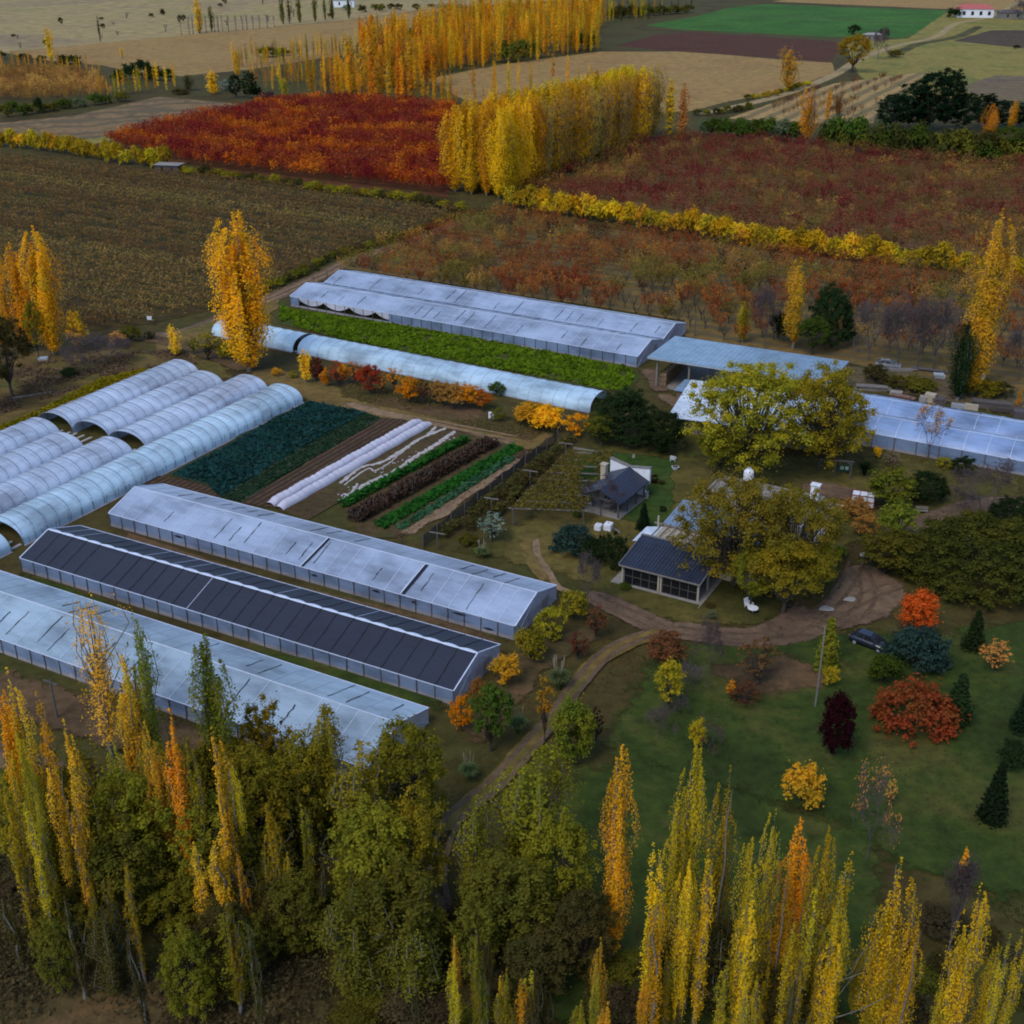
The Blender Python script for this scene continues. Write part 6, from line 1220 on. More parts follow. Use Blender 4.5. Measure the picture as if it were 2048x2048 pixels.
T('tree', 'c5', 1045, 560, 410, 160, 'gold2', 'yellow bush tree with thin top, left of the golden bush'); T('shrub', 'c5', 1140, 605, 435, 190, 'gold', 'dense golden bush beside the track'); T('shrub', 'c5', 1020, 560, 450, 110, 'gold2', 'yellow bush touching the golden bush'); T('shrub', 'c5', 1320, 630, 480, 145, 'gold', 'golden bush at the edge of the dark evergreen tree')
T('evergreen', 'c5', 1560, 690, 330, 400, 'dgreen', 'big dark evergreen tree left of the workshop', var=0); T('evergreen', 'c5', 1770, 740, 470, 280, 'dgreen', 'dark evergreen tree right behind the white chair'); T('broad', 'c5', 1440, 670, 480, 180, 'dolive', 'dark olive tree merging with the big evergreen')
# around the barn and the scrap strip
T('poplar', 'c3', 655, 1925, 1420, 150, 'gold2', 'yellow poplar behind the barn roof'); T('poplar', 'c3', 375, 1895, 1660, 90, 'yelgreen', 'short yellow-green poplar behind the barn, left of the bare shrub'); T('evergreen', 'c3', 850, 1935, 1545, 280, 'dgreen', 'dark evergreen tree right of the yellow poplar behind the barn'); T('broad', 'c3', 760, 1960, 1740, 180, 'green', 'lower green tree in front of the dark evergreen behind the barn'); T('shrub', 'c3', 570, 1900, 1700, 110, 'dgreen', 'dark bush left of the yellow poplar behind the barn')
BG = 'grey bare trees behind the barn'
T('bare', 'c3', 500, 1925, 1550, 150, 'brown', 'bare grey shrub tree behind the barn roof', BG, var=1); T('bare', 'c3', 1070, 1990, 1630, 240, 'brown', 'bare grey tree right of the dark evergreen', BG, var=0); T('bare', 'c3', 1230, 2040, 1640, 240, 'brown', 'bare grey tree above the faded car', BG, var=1); T('bare', 'c3', 1340, 2045, 1610, 280, 'brown', 'widest bare grey tree right of the barn', BG, var=2); T('bare', 'c3', 1430, 2040, 1640, 220, 'brown', 'bare grey tree beside the ivy tree', BG, var=1); T('bare', 'c3', 1900, 2100, 1740, 230, 'brown', 'bare grey tree at the right edge', BG, var=0)
T('poplar_fat', 'c3', 1640, 2190, 1150, 240, 'gold2', 'tall yellow-olive poplar at right rising over the orchard', var=1); T('poplar', 'c6', 1560, 420, -20, 185, 'dgreen', 'dark ivy-clad tree at the foot of the tall right poplar', var=1); T('poplar_thin', 'c6', 1660, 330, 20, 90, 'gold2', 'thin yellow poplar right of the ivy tree'); T('poplar_thin', 'c6', 1902, 455, 345, 40, 'gold', 'small golden sapling near the right edge')
for i, (x, y, t, w_, c) in enumerate(((1110, 340, 215, 140, 'dim'), (1230, 370, 280, 150, 'dolive'), (1350, 385, 290, 200, 'dolive'), (1720, 425, 300, 170, 'oliveyel'), (1800, 420, 310, 140, 'dim'), (1640, 410, 320, 120, 'dolive'))): T('shrub', 'c6', x, y, t, w_, c, ('dull bush at the corner of the barn', 'olive bush left of the cream crates', 'olive bush above the cream crates', 'yellow-olive bush right of the ivy tree', 'dull bush near the right golden sapling', 'dark olive bush at the foot of the ivy tree')[i])
# big trees of the homestead
T('bigtree', 'c6', 400, 830, 160, 700, 'oliveyel', 'tall spreading tree in front of the workshop roof, limbs showing', var=0); T('bigtree', 'c6', 800, 800, 190, 560, 'oliveyel', 'tall yellow-green tree between workshop and blue greenhouse', var=1); 
T('broad', 'c6', 880, 760, 420, 300, 'hedgey', 'lower yellow tree under the tall yellow-green tree'); T('broad', 'c6', 250, 840, 560, 300, 'olive', 'lower olive tree left under the tall spreading tree')
T('bigtree', 'c6', 330, 1440, 815, 740, 'housetree', 'large yellow-olive tree over the farmhouse roof', var=1); T('bigtree', 'c6', 630, 1480, 850, 560, 'housetree', 'large yellow-olive tree on the yard side of the farmhouse', var=0); T('broad', 'c6', 600, 1600, 1180, 400, 'oliveyel', 'lower yellow-olive tree right of the white armchair'); T('broad', 'c6', 420, 1560, 1230, 260, 'olive', 'lower olive tree hiding the right flank of the farmhouse'); T('broad', 'c6', 760, 1500, 1180, 280, 'oliveyel', 'lower yellow-olive tree at the edge of the dirt yard')
T('dome', 'c6', 1670, 1560, 1075, 930, 'dome', 'huge dome shaped dark green tree with yellow tips at the right edge'); 
T('tree', 'c6', 1190, 1010, 780, 240, 'ygreen', 'yellow-green bushy tree beside the white trailer'); T('tree', 'c6', 1225, 1210, 965, 210, 'ygreen', 'rounded light green tree at the yard road bend'); T('tree', 'c6', 1150, 1370, 1130, 260, 'dolive', 'dull dark tree at the top of the dirt yard'); T('tree', 'c6', 1230, 1290, 1120, 180, 'dolive', 'dark leafy tree between the light green one and the dome tree')
T('evergreen', 'c6', 1390, 1010, 810, 240, 'dgreen', 'round nearly black bush behind the grey bench'); T('bare', 'c6', 1690, 1085, 760, 400, 'brown', 'large bare tree by the road at right', var=2); T('evergreen', 'c6', 1860, 1150, 950, 300, 'dgreen', 'dark bush behind the dome tree at right'); 
T('bare_leafy', 'c6', 1400, 735, 440, 190, 'apricot', 'pale sapling with few brown leaves against the blue greenhouse', var=1); T('shrub', 'c6', 1590, 845, 725, 130, 'dgreen', 'dark bush in front of the blue greenhouse'); T('shrub', 'c6', 1490, 805, 730, 100, 'oliveyel', 'yellowish shrub left of the dark bush'); T('palm', 'c6', 1050, 835, 715, 130, 'dgreen', 'dwarf palm beside the timber arch'); T('shrub', 'c6', 1118, 745, 665, 45, 'yellow', 'small bright yellow shrub near the dwarf palm'); T('sparse', 'c6', 1200, 790, 690, 110, 'straw', 'pale sparse shrub by the blue greenhouse'); T('shrub', 'c6', 1000, 1100, 960, 180, 'umber', 'brown ornamental grass beside the trailer'); T('shrub', 'c6', 1060, 1190, 1040, 140, 'umber', 'brown clump between trailer and light green tree'); T('palm', 'c6', 885, 1165, 1090, 120, 'dgreen', 'dark spiky palm by the colonnade'); T('palm', 'c6', 915, 1290, 1190, 110, 'green', 'green yucca below the spiky palm')
T('column', 'c6', 1340, 1700, 1465, 215, 'red', 'bright red-orange tree beside the dome tree', var=1); T('bush', 'd3', 1205, 370, 105, 350, 'blugreen', 'large blue-green bush in front of the car', var=0); T('shrub', 'd3', 1060, 420, 240, 150, 'green', 'green lower part bush at the car'); T('bush', 'd3', 1200, 672, 372, 440, 'rustbush', 'broad orange bush on the lawn', var=1); T('conifer', 'd3', 1390, 560, 330, 170, 'dgreen', 'dark conifer right of the orange bush'); T('column', 'd3', 832, 725, 415, 175, 'maroon', 'dark maroon column-like tree on the lawn'); T('ginkgo', 'd3', 800, 310, 72, 150, 'ygreen', 'yellow-green young ginkgo beside the grey pole'); T('shrub', 'd3', 820, 412, 300, 75, 'hedgey', 'small yellow shrub above the maroon tree')
T('sparse', 'd3', 480, 385, 155, 190, 'brown', 'dark brown leafed tree by the track', var=1); T('sparse', 'd3', 430, 480, 370, 150, 'brown', 'low brown shrub below the dark brown tree'); T('tree', 'd3', 70, 300, 138, 170, 'redbrown', 'rusty brown small tree at the track fork'); T('tree', 'd3', 80, 505, 250, 125, 'hedgey', 'yellow-topped birch with white trunk'); T('bare', 'd3', 270, 325, 70, 130, 'brown', 'slim bare tree by the track', var=0); T('bare', 'd3', 195, 415, 285, 120, 'brown', 'small bare shrub right of the birch', var=1); T('bare', 'd3', 40, 640, 465, 130, 'brown', 'small bare shrub below the birch', var=0); T('sparse', 'd3', 365, 465, 360, 55, 'gold', 'orange sapling below the dark brown tree'); T('bare', 'd3', 130, 520, 430, 90, 'brown', 'tiny bare shrub right of the birch trunk', var=1)
T('bare_leafy', 'd3', 265, 700, 545, 130, 'brown', 'brown twiggy shrub behind the yellow poplar tips', var=0); T('tree', 'd3', 212, 690, 528, 75, 'yelgreen', 'small yellow-green tree behind the poplar tip'); T('shrub', 'd3', 690, 985, 755, 185, 'gold2', 'yellow bush tree on the lawn above the orange poplar', var=1); T('bare_leafy', 'd3', 985, 1200, 730, 210, 'apricot', 'bare young tree with brown leaves low down', var=0); T('sparse', 'd3', 1085, 945, 800, 60, 'apricot', 'slim sapling with apricot leaves'); T('conifer', 'd3', 1555, 1010, 730, 160, 'pine', 'dark blue-green spruce on the right lawn', var=0); T('conifer', 'd3', 1700, 600, 345, 150, 'pine', 'dark spruce cut by the right edge', var=1); T('shrub', 'd3', 1650, 800, 640, 150, 'dgreen', 'dark bush above the spruce')
T('sparse', 'd3', 1560, 335, 175, 140, 'apricot', 'golden weeping sapling with a pale stake'); T('conifer', 'd3', 1470, 225, 40, 130, 'dgreen', 'dark weeping conifer under the dome tree'); T('bare_column', 'd3', 1350, 1660, 1170, 130, 'purple', 'grey columnar half bare tree on the lawn'); T('poplar_thin', 'd3', 1412, 1285, 1125, 45, 'gold', 'little golden column right of the grey one')
# end of the greenhouses, garden
for q in (('shrub', 'h8', 1190, 340, 0, 280, 'oliveyel', 'tall olive-yellow bush at the white greenhouse end'), ('shrub', 'h8', 980, 540, 140, 300, 'oliveyel', 'olive-yellow bush hiding the white greenhouse corner'), ('shrub', 'h8', 770, 760, 345, 310, 'oliveyel', 'olive-yellow bush right of the dark net greenhouse'), ('shrub', 'h8', 535, 965, 615, 280, 'gold2', 'orange-yellow bush at the net greenhouse end'), ('shrub', 'h8', 110, 1410, 1000, 240, 'gold', 'golden bush left of the round green tree'), ('shrub', 'h8', 270, 1150, 830, 170, 'umber', 'brownish yellow shrub behind the round green tree'),
          ('tree', 'h8', 400, 1555, 840, 400, 'green', 'round green tree with bare trunk by the track'), ('column', 'h8', 1190, 1690, 1005, 420, 'ygreen', 'big egg shaped yellow-green tree by the track'), ('sparse', 'h8', 1410, 1500, 1100, 150, 'maroon', 'slim dark red tree behind the egg shaped one'), ('sparse', 'h8', 1410, 480, 140, 250, 'redbrown', 'reddish twiggy shrub beside the track'), ('sparse', 'h8', 1235, 675, 380, 230, 'redbrown', 'brown red twiggy shrub left of the track'), ('sparse', 'h8', 910, 1480, 790, 180, 'gold2', 'thin yellow sapling on the track')):
    T(*q)
T('pampas', 'h8', 1050, 960, 680, 260, 'pampas', 'green pampas grass clump nearest the fork'); T('pampas', 'h8', 655, 1385, 1150, 220, 'pampas', 'pampas grass clump right of the round green tree'); T('pampas', 'h8', 185, 1840, 1600, 220, 'pampas', 'pampas grass clump with pale plumes near the foreground'); T('pampas', 'c5', 785, 1285, 1200, 100, 'pampas', 'pampas grass behind the white greenhouse'); T('shrub', 'c5', 710, 1235, 1155, 110, 'dolive', 'low dark shrub behind the white greenhouse'); T('sparse', 'c5', 840, 1205, 1025, 150, 'silver', 'silvery blue-grey young tree near the net fence', var=0)
T('bush', 'd4', 800, 1230, 770, 560, 'blugreen', 'big blue-green bush left of the veranda', var=0); T('bush', 'd4', 1240, 1350, 890, 500, 'dgreen', 'dark bush between the blue-green bush and veranda', var=1); T('bush', 'd4', 1000, 1290, 900, 320, 'dgreen', 'dark lower bush behind the bare tree', var=0); T('bare', 'd4', 960, 1745, 1050, 280, 'brown', 'bare young tree by the track in front of the blue-green bush', var=0); T('conifer', 'd4', 1580, 880, 575, 200, 'pine', 'small dark conifer on the lawn between pavilion and house', var=1); T('bare_leafy', 'c5', 1440, 1060, 830, 230, 'purple', 'purplish bare tree in front of the pavilion', var=0); T('shrub', 'd4', 1690, 385, 265, 120, 'maroon', 'dark reddish round shrub on the lawn'); T('shrub', 'd4', 1785, 395, 330, 75, 'dim', 'small grey-brown shrub beside the reddish one'); T('shrub', 'd4', 1795, 700, 610, 75, 'dgreen', 'tiny dark shrub near the house roof edge'); T('shrub', 'd4', 860, 760, 670, 110, 'green', 'green shrub at the pergola end'); T('shrub', 'd4', 1380, 1560, 1470, 140, 'green', 'low green plants at the veranda corner'); T('sparse', 'd5', 790, 1400, 1310, 120, 'sage', 'greyish thin shrub by the patio', var=1); T('shrub', 'd5', 780, 1310, 1260, 90, 'dim', 'planting at the patio corner')
T('bare', 'c6', 215, 1900, 1600, 110, 'brown', 'thin bare tree below the patio', var=1) if False else None
# ------------------------------------------------------------------ foreground belt
FP = 'foreground poplars'
for q in (('sparse_poplar', 'd1', 385, -20, 17, 340, 'apr2', 'sparse orange poplar with pale trunk before the nearest greenhouse'), ('poplar', 'd1', 600, 60, 20, 200, 'ygreen', 'green poplar top left of centre, over the nearest greenhouse'), ('poplar', 'd1', 550, 250, 16, 190, 'gold2', 'golden poplar right beside the sparse orange one'), ('poplar', 'd1', 935, 150, 20, 260, 'ygreen', 'wide green poplar over the nearest greenhouse'), ('poplar_thin', 'd1', 770, 490, 19, 140, 'orange', 'slim orange poplar between the two green ones'), ('poplar_thin', 'd1', 968, 575, 19, 130, 'gold2', 'slim yellow poplar below the wide green one'),
          ('poplar', 'd1', 30, 310, 20, 170, 'gold2', 'orange-yellow poplar at the left edge of the foreground'), ('poplar_thin', 'd1', 165, 420, 19, 130, 'gold2', 'golden slim poplar second from the left edge'), ('poplar_thin', 'd1', 285, 540, 19, 120, 'gold2', 'yellow slim poplar third from the left edge'), ('poplar_thin', 'd1', 560, 390, 15, 150, 'gold2', 'golden poplar under the left green one'), ('poplar', 'd1', 650, 560, 16, 110, 'gold2', 'golden poplar column beside the slim orange one'), ('poplar_thin', 'd1', 850, 660, 16, 110, 'oliveyel', 'olive-yellow slim poplar right of the orange one'),
          ('poplar_thin', 'd1', 20, 850, 16, 120, 'yelgreen', 'dull yellow poplar low at the left edge'), ('poplar_thin', 'd1', 110, 920, 15, 110, 'yelgreen', 'dull green-yellow poplar low near the left edge'), ('poplar_thin', 'd1', 190, 1000, 13, 90, 'oliveyel', 'olive slim poplar low at left'), ('poplar_thin', 'd1', 1215, 930, 13, 110, 'yelgreen', 'yellow-green slim poplar in the dark gap'), ('poplar_thin', 'd1', 880, 1100, 10, 110, 'gold2', 'short golden poplar low in the belt'), ('poplar_thin', 'd1', 1000, 1060, 11, 150, 'gold2', 'short yellow poplar above the caption area'), ('poplar_thin', 'd1', 1310, 1150, 9, 80, 'yelgreen', 'short yellow-green column in the dark gap'), ('poplar_thin', 'd1', 320, 850, 15, 100, 'gold2', 'yellow slim poplar beside the olive tree at left'),
          ('poplar', 'd2', 1285, 655, 20, 185, 'gold', 'bright golden poplar, tallest right of centre'), ('poplar_thin', 'd2', 1430, 1105, 17, 135, 'popmix', 'shorter golden poplar right of the tall bright one'), ('poplar_thin', 'd2', 1190, 1535, 11, 95, 'gold2', 'small yellow poplar at the bottom near the tall golden one'), ('poplar', 'd3', 210, 650, 21, 185, 'yelgreen', 'tall yellow-green poplar with spiky top'), ('poplar', 'd3', 365, 755, 20, 175, 'yelgreen', 'yellow-green poplar second of the right foreground row'), ('poplar_thin', 'd3', 270, 1130, 17, 130, 'popmix', 'lower yellow poplar between the two yellow-green ones'),
          ('poplar', 'd3', 575, 950, 19, 150, 'yelgreen', 'yellow-green poplar left of the orange one'), ('poplar', 'd3', 690, 990, 17, 190, 'orange', 'bright orange poplar in the right foreground'), ('poplar', 'd3', 815, 1030, 18, 170, 'yelgreen', 'yellow-green poplar right of the orange one'), ('poplar_thin', 'd3', 920, 1150, 16, 140, 'yelgreen', 'thin yellow-green poplar at the right of the cluster'), ('poplar', 'd3', 1150, 1175, 18, 230, 'popmix', 'broad golden poplar standing apart at lower right'), ('poplar', 'd3', 1510, 1285, 18, 215, 'popmix', 'golden poplar second from the right edge'), ('poplar_thin', 'd3', 1340, 1735, 10, 95, 'yelgreen', 'small yellow-green poplar at the bottom right'), ('poplar_thin', 'd3', 1640, 1520, 16, 90, 'yelgreen', 'slim green-yellow poplar at the right edge'), ('poplar_thin', 'd3', 1700, 1500, 16, 100, 'yelgreen', 'yellow-green poplar cut by the right edge'),
          ('poplar_thin', 'd2', 520, 1620, 10, 90, 'yelgreen', 'small yellow poplar at the bottom left of the belt'), ('poplar_thin', 'd2', 870, 1690, 9, 120, 'yelgreen', 'small yellow-green poplar at the bottom centre'), ('poplar_thin', 'd2', 640, 1690, 9, 90, 'ygreen', 'small green poplar at the bottom centre'), ('poplar_thin', 'd2', 350, 1750, 8, 80, 'dim', 'small dull poplar at the bottom left of centre'), ('poplar_thin', 'd3', 470, 1330, 15, 150, 'popmix', 'short yellow poplar below the second yellow-green one'), ('poplar_thin', 'd3', 60, 1340, 15, 130, 'popmix', 'yellow poplar low beside the tall spiky one'),
          ('poplar_thin', 'd3', 660, 1480, 12, 140, 'yelgreen', 'low yellow-green poplar under the orange one'), ('poplar_thin', 'd3', 850, 1500, 12, 140, 'popmix', 'low golden poplar near the leaning bare branches')):
    TF(*q, FP)
BK = 'olive trees of the foreground belt'
for q in (('bank', 'd1', 570, 735, 13, 430, 'olive', 'round olive green tree at lower left of the belt'), ('bank', 'd1', 1150, 640, 13, 360, 'oliveyel', 'olive-yellow tree right of the wide green poplar'), ('bank', 'd1', 1180, 420, 13, 250, 'oliveyel', 'pale yellow-olive tree top against the nearest greenhouse'), ('bank', 'd1', 1470, 480, 13, 260, 'oliveyel', 'second pale yellow-olive tree top against the greenhouse'), ('bank', 'd1', 1640, 650, 13, 360, 'oliveyel', 'mustard tree below the greenhouse end'), ('bank', 'd2', 300, 500, 13.5, 360, 'olive', 'grey-green tree at the greenhouse end'),
          ('bank', 'd2', 130, 900, 13, 430, 'olive', 'large olive tree left of centre'), ('bank', 'd2', 330, 850, 13, 280, 'oliveyel', 'olive-yellow tree behind the large olive one'), ('bank', 'd2', 900, 690, 13.5, 470, 'olive', 'large green-yellow tree at the centre of the belt'), ('bank', 'd2', 620, 890, 12, 240, 'olive', 'olive tree left of the central green-yellow one'), ('bank', 'd2', 1010, 960, 11, 330, 'olive', 'lower olive tree at the right of the central one'), ('bank', 'd2', 780, 1150, 10, 420, 'dolive', 'dark olive tree under the central one'),
          ('bank', 'd2', 250, 1180, 11, 470, 'dolive', 'dark olive tree in the lower middle of the belt'), ('bank', 'd2', 60, 1300, 10, 400, 'dolive', 'dark tree low at the left of the bare soil gap'), ('bank', 'd2', 330, 1420, 8, 330, 'dolive', 'low dark tree below the bare soil gap'), ('bank', 'd2', 1120, 1290, 9, 300, 'dim', 'dull brown-olive tree low by the golden poplar'), ('bank', 'd1', 540, 1000, 10, 400, 'dolive', 'dark olive tree below the round olive one'), ('bank', 'd1', 1330, 720, 11, 280, 'dolive', 'dark olive tree in the middle of the left belt'), ('bank', 'd1', 70, 560, 14, 230, 'oliveyel', 'mustard green tree behind the left edge poplars'),
          ('bank', 'd3', 330, 1420, 9, 330, 'dim', 'dull olive tree under the yellow-green poplars'), ('bank', 'd3', 620, 1640, 7, 300, 'dim', 'low dull tree at the bottom right of centre'), ('bank', 'd2', 900, 1500, 6.5, 330, 'dim', 'low brown-olive tree at the bottom centre'), ('bank', 'd2', 610, 1330, 9, 230, 'dolive', 'dark narrow tree beside the bare soil gap'), ('bank', 'd1', 1000, 840, 9, 220, 'dgreen', 'very dark tree between the orange and yellow poplars')):
    TF(*q, BK)
rgk = np.random.default_rng(91)
for c, x, y, H_, w_, col in (('d1', -20, 380, 19, 150, 'gold'), ('d1', 70, 600, 17, 150, 'yelgreen'), ('d1', 235, 690, 16, 150, 'gold2'), ('d1', 480, 640, 15, 150, 'yelgreen'), ('d1', 700, 640, 15, 140, 'gold2'), ('d1', 140, 760, 15, 130, 'oliveyel'), ('d1', 1060, 720, 14, 130, 'yelgreen'), ('d1', 380, 760, 14, 140, 'oliveyel'), ('d3', 130, 900, 17, 150, 'yelgreen'), ('d3', 470, 1080, 17, 160, 'yelgreen'), ('d3', 640, 1180, 15, 170, 'popmix'), ('d3', 770, 1250, 15, 170, 'yelgreen'), ('d3', 880, 1330, 14, 150, 'yelgreen'), ('d3', 1100, 1400, 14, 190, 'yelgreen'), ('d3', 1230, 1420, 14, 150, 'popmix'), ('d3', 1440, 1500, 14, 150, 'popmix'), ('d3', 1590, 1560, 13, 140, 'yelgreen'), ('d3', 180, 1180, 16, 160, 'popmix')):
    TF('poplar', c, x, y, H_, w_, col, 'yellow-green poplar filling the foreground row between the taller ones', 'filling poplars of the foreground row')
for x, y, w_, col in ((330, 620, 300, 'oliveyel'), (700, 660, 300, 'oliveyel'), (860, 620, 260, 'olive'), (1020, 560, 280, 'oliveyel'), (150, 800, 320, 'olive'), (430, 900, 330, 'olive'), (40, 700, 260, 'oliveyel'), (1350, 600, 330, 'oliveyel'), (900, 850, 330, 'olive')):
    TF('bank', 'd1', x, y, 12, w_, col, 'yellowish olive tree in the left half of the foreground belt', 'yellowish olive trees of the left belt')
for i in range(34):                                        # lower trees filling the belt
    x = rgk.uniform(-40, 1750); y = rgk.uniform(820, 1500) - (x < 500) * 40; TF('bank', 'd1', x, y, rgk.uniform(5, 9), rgk.uniform(200, 330), ['dolive', 'olive', 'dim', 'dolive'][rgk.integers(4)], 'dull olive tree low inside the foreground belt', 'low trees inside the foreground belt')
for i in range(52):
    c, x, y = [('d1', rgk.uniform(-20, 1800), rgk.uniform(900, 1500)), ('d2', rgk.uniform(500, 1600), rgk.uniform(1500, 1850)), ('d3', rgk.uniform(0, 1000), rgk.uniform(1350, 1750))][i % 3]; TF('poplar_thin', c, x, y, rgk.uniform(7, 12), rgk.uniform(75, 120), ['yelgreen', 'oliveyel', 'dim', 'gold2'][rgk.integers(4)], 'dull slim poplar low inside the foreground belt', 'low slim poplars inside the foreground belt')
rgf = np.random.default_rng(90)                            # dark undergrowth at the feet of the belt
for i in range(64):
    c, x, y = [('d1', rgf.uniform(0, 1800), rgf.uniform(1000, 1500)), ('d2', rgf.uniform(0, 1500), rgf.uniform(1450, 2000)), ('d3', rgf.uniform(0, 1700), rgf.uniform(1500, 2000))][i % 3]
    p = G(c, x, y); plant('shrub', p, rgf.uniform(1.2, 2.6), rgf.uniform(2, 3.6), ['scrub', 'dolive', 'dim', 'scrub'][rgf.integers(4)], 'low dull shrub in the undergrowth of the foreground belt', 'undergrowth shrubs of the foreground belt')
pb = G('d3', 640, 2080); segs = []; rgb = np.random.default_rng(4)
for k in range(6):
    tip = np.array([1.5 + rgb.uniform(2.2, 4.2), 1.0 + rgb.normal(), 8.5 + rgb.normal() * 1.2]); a = np.zeros(3); m1 = tip * np.array([.25, .25, .5]) + rgb.normal(size=3) * .2; segs += limb(a, m1, .10, .05, rgb, 3, .03) + limb(m1, tip, .05, .012, rgb, 4, .04)
TV, TF_ = tubes(segs, 5); o = link('bare_tree', np_mesh('bare_tree', TV, TF_, [M['palebark']], smooth=True), None, None, (pb[0], pb[1], 0)); tag(o, 'leafless leaning tree with pale branches at the bottom right of centre', 'bare tree')
# ------------------------------------------------------------------ the far poplar wood, scattered far trees
WOOD = []; YW = 'yellow poplars of the far wood'; rgw = np.random.default_rng(12)
def line(c, x0, y0, x1, y1, n, hpx, w=None, cols=('gold', 'gold', 'orange', 'gold2'), kind='poplar_far', label='slim golden poplar in the far wood behind the red orchard', group=YW, jx=14, jy=8):
    for i in range(n):
        f = (i + rgw.uniform(-.3, .3)) / max(1, n - 1); x, y = x0 + (x1 - x0) * f + rgw.normal() * jx * .5, y0 + (y1 - y0) * f + rgw.normal() * jy; p = G(c, x, y); hp = hpx * rgw.uniform(.72, 1.15) * CR[c][2]; h = hp / (pxm(p) * .97)
        WOOD.append((kind, p, h, h * rgw.uniform(.2, .32) if w is None else w * rgw.uniform(.8, 1.2), cols[rgw.integers(len(cols))], label, group))
line('c2', -20, 550, 620, 600, 30, 220); line('c2', 20, 500, 520, 470, 26, 230); line('c2', 360, 430, 880, 345, 30, 190); line('c2', 350, 400, 860, 320, 24, 180); line('c2', 880, 340, 1400, 280, 20, 190, cols=('gold', 'gold2', 'gold2')); line('c2', 880, 300, 1420, 235, 26, 190); line('c2', 640, 215, 1420, 190, 34, 180); line('c2', 560, 150, 1440, 150, 36, 170)
line('c2', 60, 290, 700, 210, 24, 150, cols=('gold2', 'gold', 'yelgreen')); line('c2', 600, 100, 1430, 105, 30, 130); line('c2', 100, 260, 560, 180, 14, 140); line('c2', 1440, 125, 1700, 105, 14, 120, cols=('gold2', 'dim', 'yelgreen')); line('c2', 1500, 90, 1932, 70, 14, 90, cols=('dim', 'dolive', 'gold2'))
line('c2', 760, 530, 1380, 480, 9, 170, cols=('gold', 'gold2')); line('c1', 1320, 375, 1932, 290, 20, 110, cols=('gold2', 'yelgreen', 'dolive')); line('c2', 620, 590, 860, 560, 7, 110)
line('c1', 1290, 375, 1932, 300, 26, 130, cols=('gold2', 'gold', 'yelgreen')); line('c1', 1500, 470, 1932, 400, 22, 130, cols=('gold', 'gold2')); line('c1', 1700, 520, 1932, 540, 10, 190); line('c1', 1400, 440, 1932, 470, 34, 100, cols=('apricot', 'umber', 'gold2'), label='thin orange sapling poplar in the young plantation', group='young plantation saplings', jy=35)
line('c1', 0, 395, 540, 405, 26, 95, cols=('gold', 'gold2', 'apricot'), label='small golden poplar behind the far left orange trees', group='small poplars at far left')
line('c1', 560, 540, 980, 480, 14, 130, cols=('yellow', 'yelgreen', 'yellow'), label='yellow-green poplar by the dark evergreen clump', group='poplars by the dark clump')
for x, y, t, w_, c_2, l in ((285, 345, 150, 62, 'gold2', 'lone yellow poplar at far left'), (675, 320, 255, 28, 'gold2', 'tiny yellow poplar above the dark clump'), (1100, 182, -20, 75, 'gold2', 'tall yellow-green poplar near the top left'), (1170, 175, 30, 38, 'dolive', 'slim dark poplar near the top left'), (555, 235, 80, 26, 'dim', 'thin dull poplar in the far pasture'), (1180, 520, 385, 90, 'yellow', 'bright yellow tree left of the far evergreens'), (1570, 570, 430, 62, 'yelgreen', 'yellow-green small tree behind the red orchard corner'), (1040, 500, 410, 90, 'dim', 'dull tree left of the bright yellow one'), (1310, 420, 270, 60, 'gold2', 'yellow poplar at the stubble edge')): T('poplar_far', 'c1', x, y, t, w_, c_2, l)
for i, (x, y, t) in enumerate(((1565, 135, -20), (1600, 130, -25), (1655, 125, -30), (1740, 122, -30), (1795, 112, -25), (1835, 105, -20), (1925, 102, -25))): T('poplar_far', 'c1', x, y, t, 40, 'dolive', 'slim dark green poplar in the line at the top edge', 'dark poplars at the top edge')
for x, y, t, w_, l in ((1300, 540, 400, 75, 'left dark evergreen of the far pair'), (1380, 545, 380, 90, 'right dark evergreen of the far pair')): T('pine', 'c1', x, y, t, w_, 'dgreen', l)
for x, y, t, w_ in ((720, 440, 320, 110), (790, 445, 315, 120), (860, 450, 340, 130), (930, 450, 370, 90), (650, 450, 370, 90)): T('far_shrub', 'c1', x, y, t, w_, 'dgreen', 'dark evergreen of the rounded clump at far left', 'rounded dark clump at far left')
for i in range(26):
    x, y = rgw.uniform(0, 1932), rgw.uniform(0, 1); yy = 285 - 175 * x / 1932 - rgw.uniform(5, 150); p = G('c1', x, max(4, yy)); T('bare_far' if i % 2 else 'far_shrub', 'c1', x, max(8, yy), max(8, yy) - rgw.uniform(18, 50), 34, 'dim', 'small grey bush or leafless tree scattered in the far pasture', 'scattered growth in the far pasture')
for i in range(16): x = 1000 + i * 34 + rgw.normal() * 8; T('bare_far', 'c1', x, 195 - (x - 1000) * .085, 80, 20, 'dim', 'thin leafless poplar in the line beyond the stubble field', 'leafless poplars beyond the stubble field')
for x, y, t, w_, c_2 in ((60, 620, 540, 100, 'green'), (220, 630, 525, 55, 'dgreen'), (330, 600, 540, 90, 'dolive'), (1260, 505, 430, 120, 'silver'), (1000, 525, 480, 120, 'dim'), (1480, 560, 500, 140, 'purple'), (1420, 540, 460, 80, 'dgreen'), (140, 345, 290, 110, 'dgreen'), (380, 360, 290, 170, 'dgreen'), (230, 350, 300, 70, 'dgreen'), (10, 320, 270, 60, 'dgreen'), (1480, 320, 250, 130, 'dolive'), (1560, 310, 250, 110, 'dolive'), (1640, 560, 520, 110, 'purple')): T('far_shrub', 'c1', x, y, t, w_, c_2, 'rounded dull bush among the far left fields', 'bushes among the far left fields')
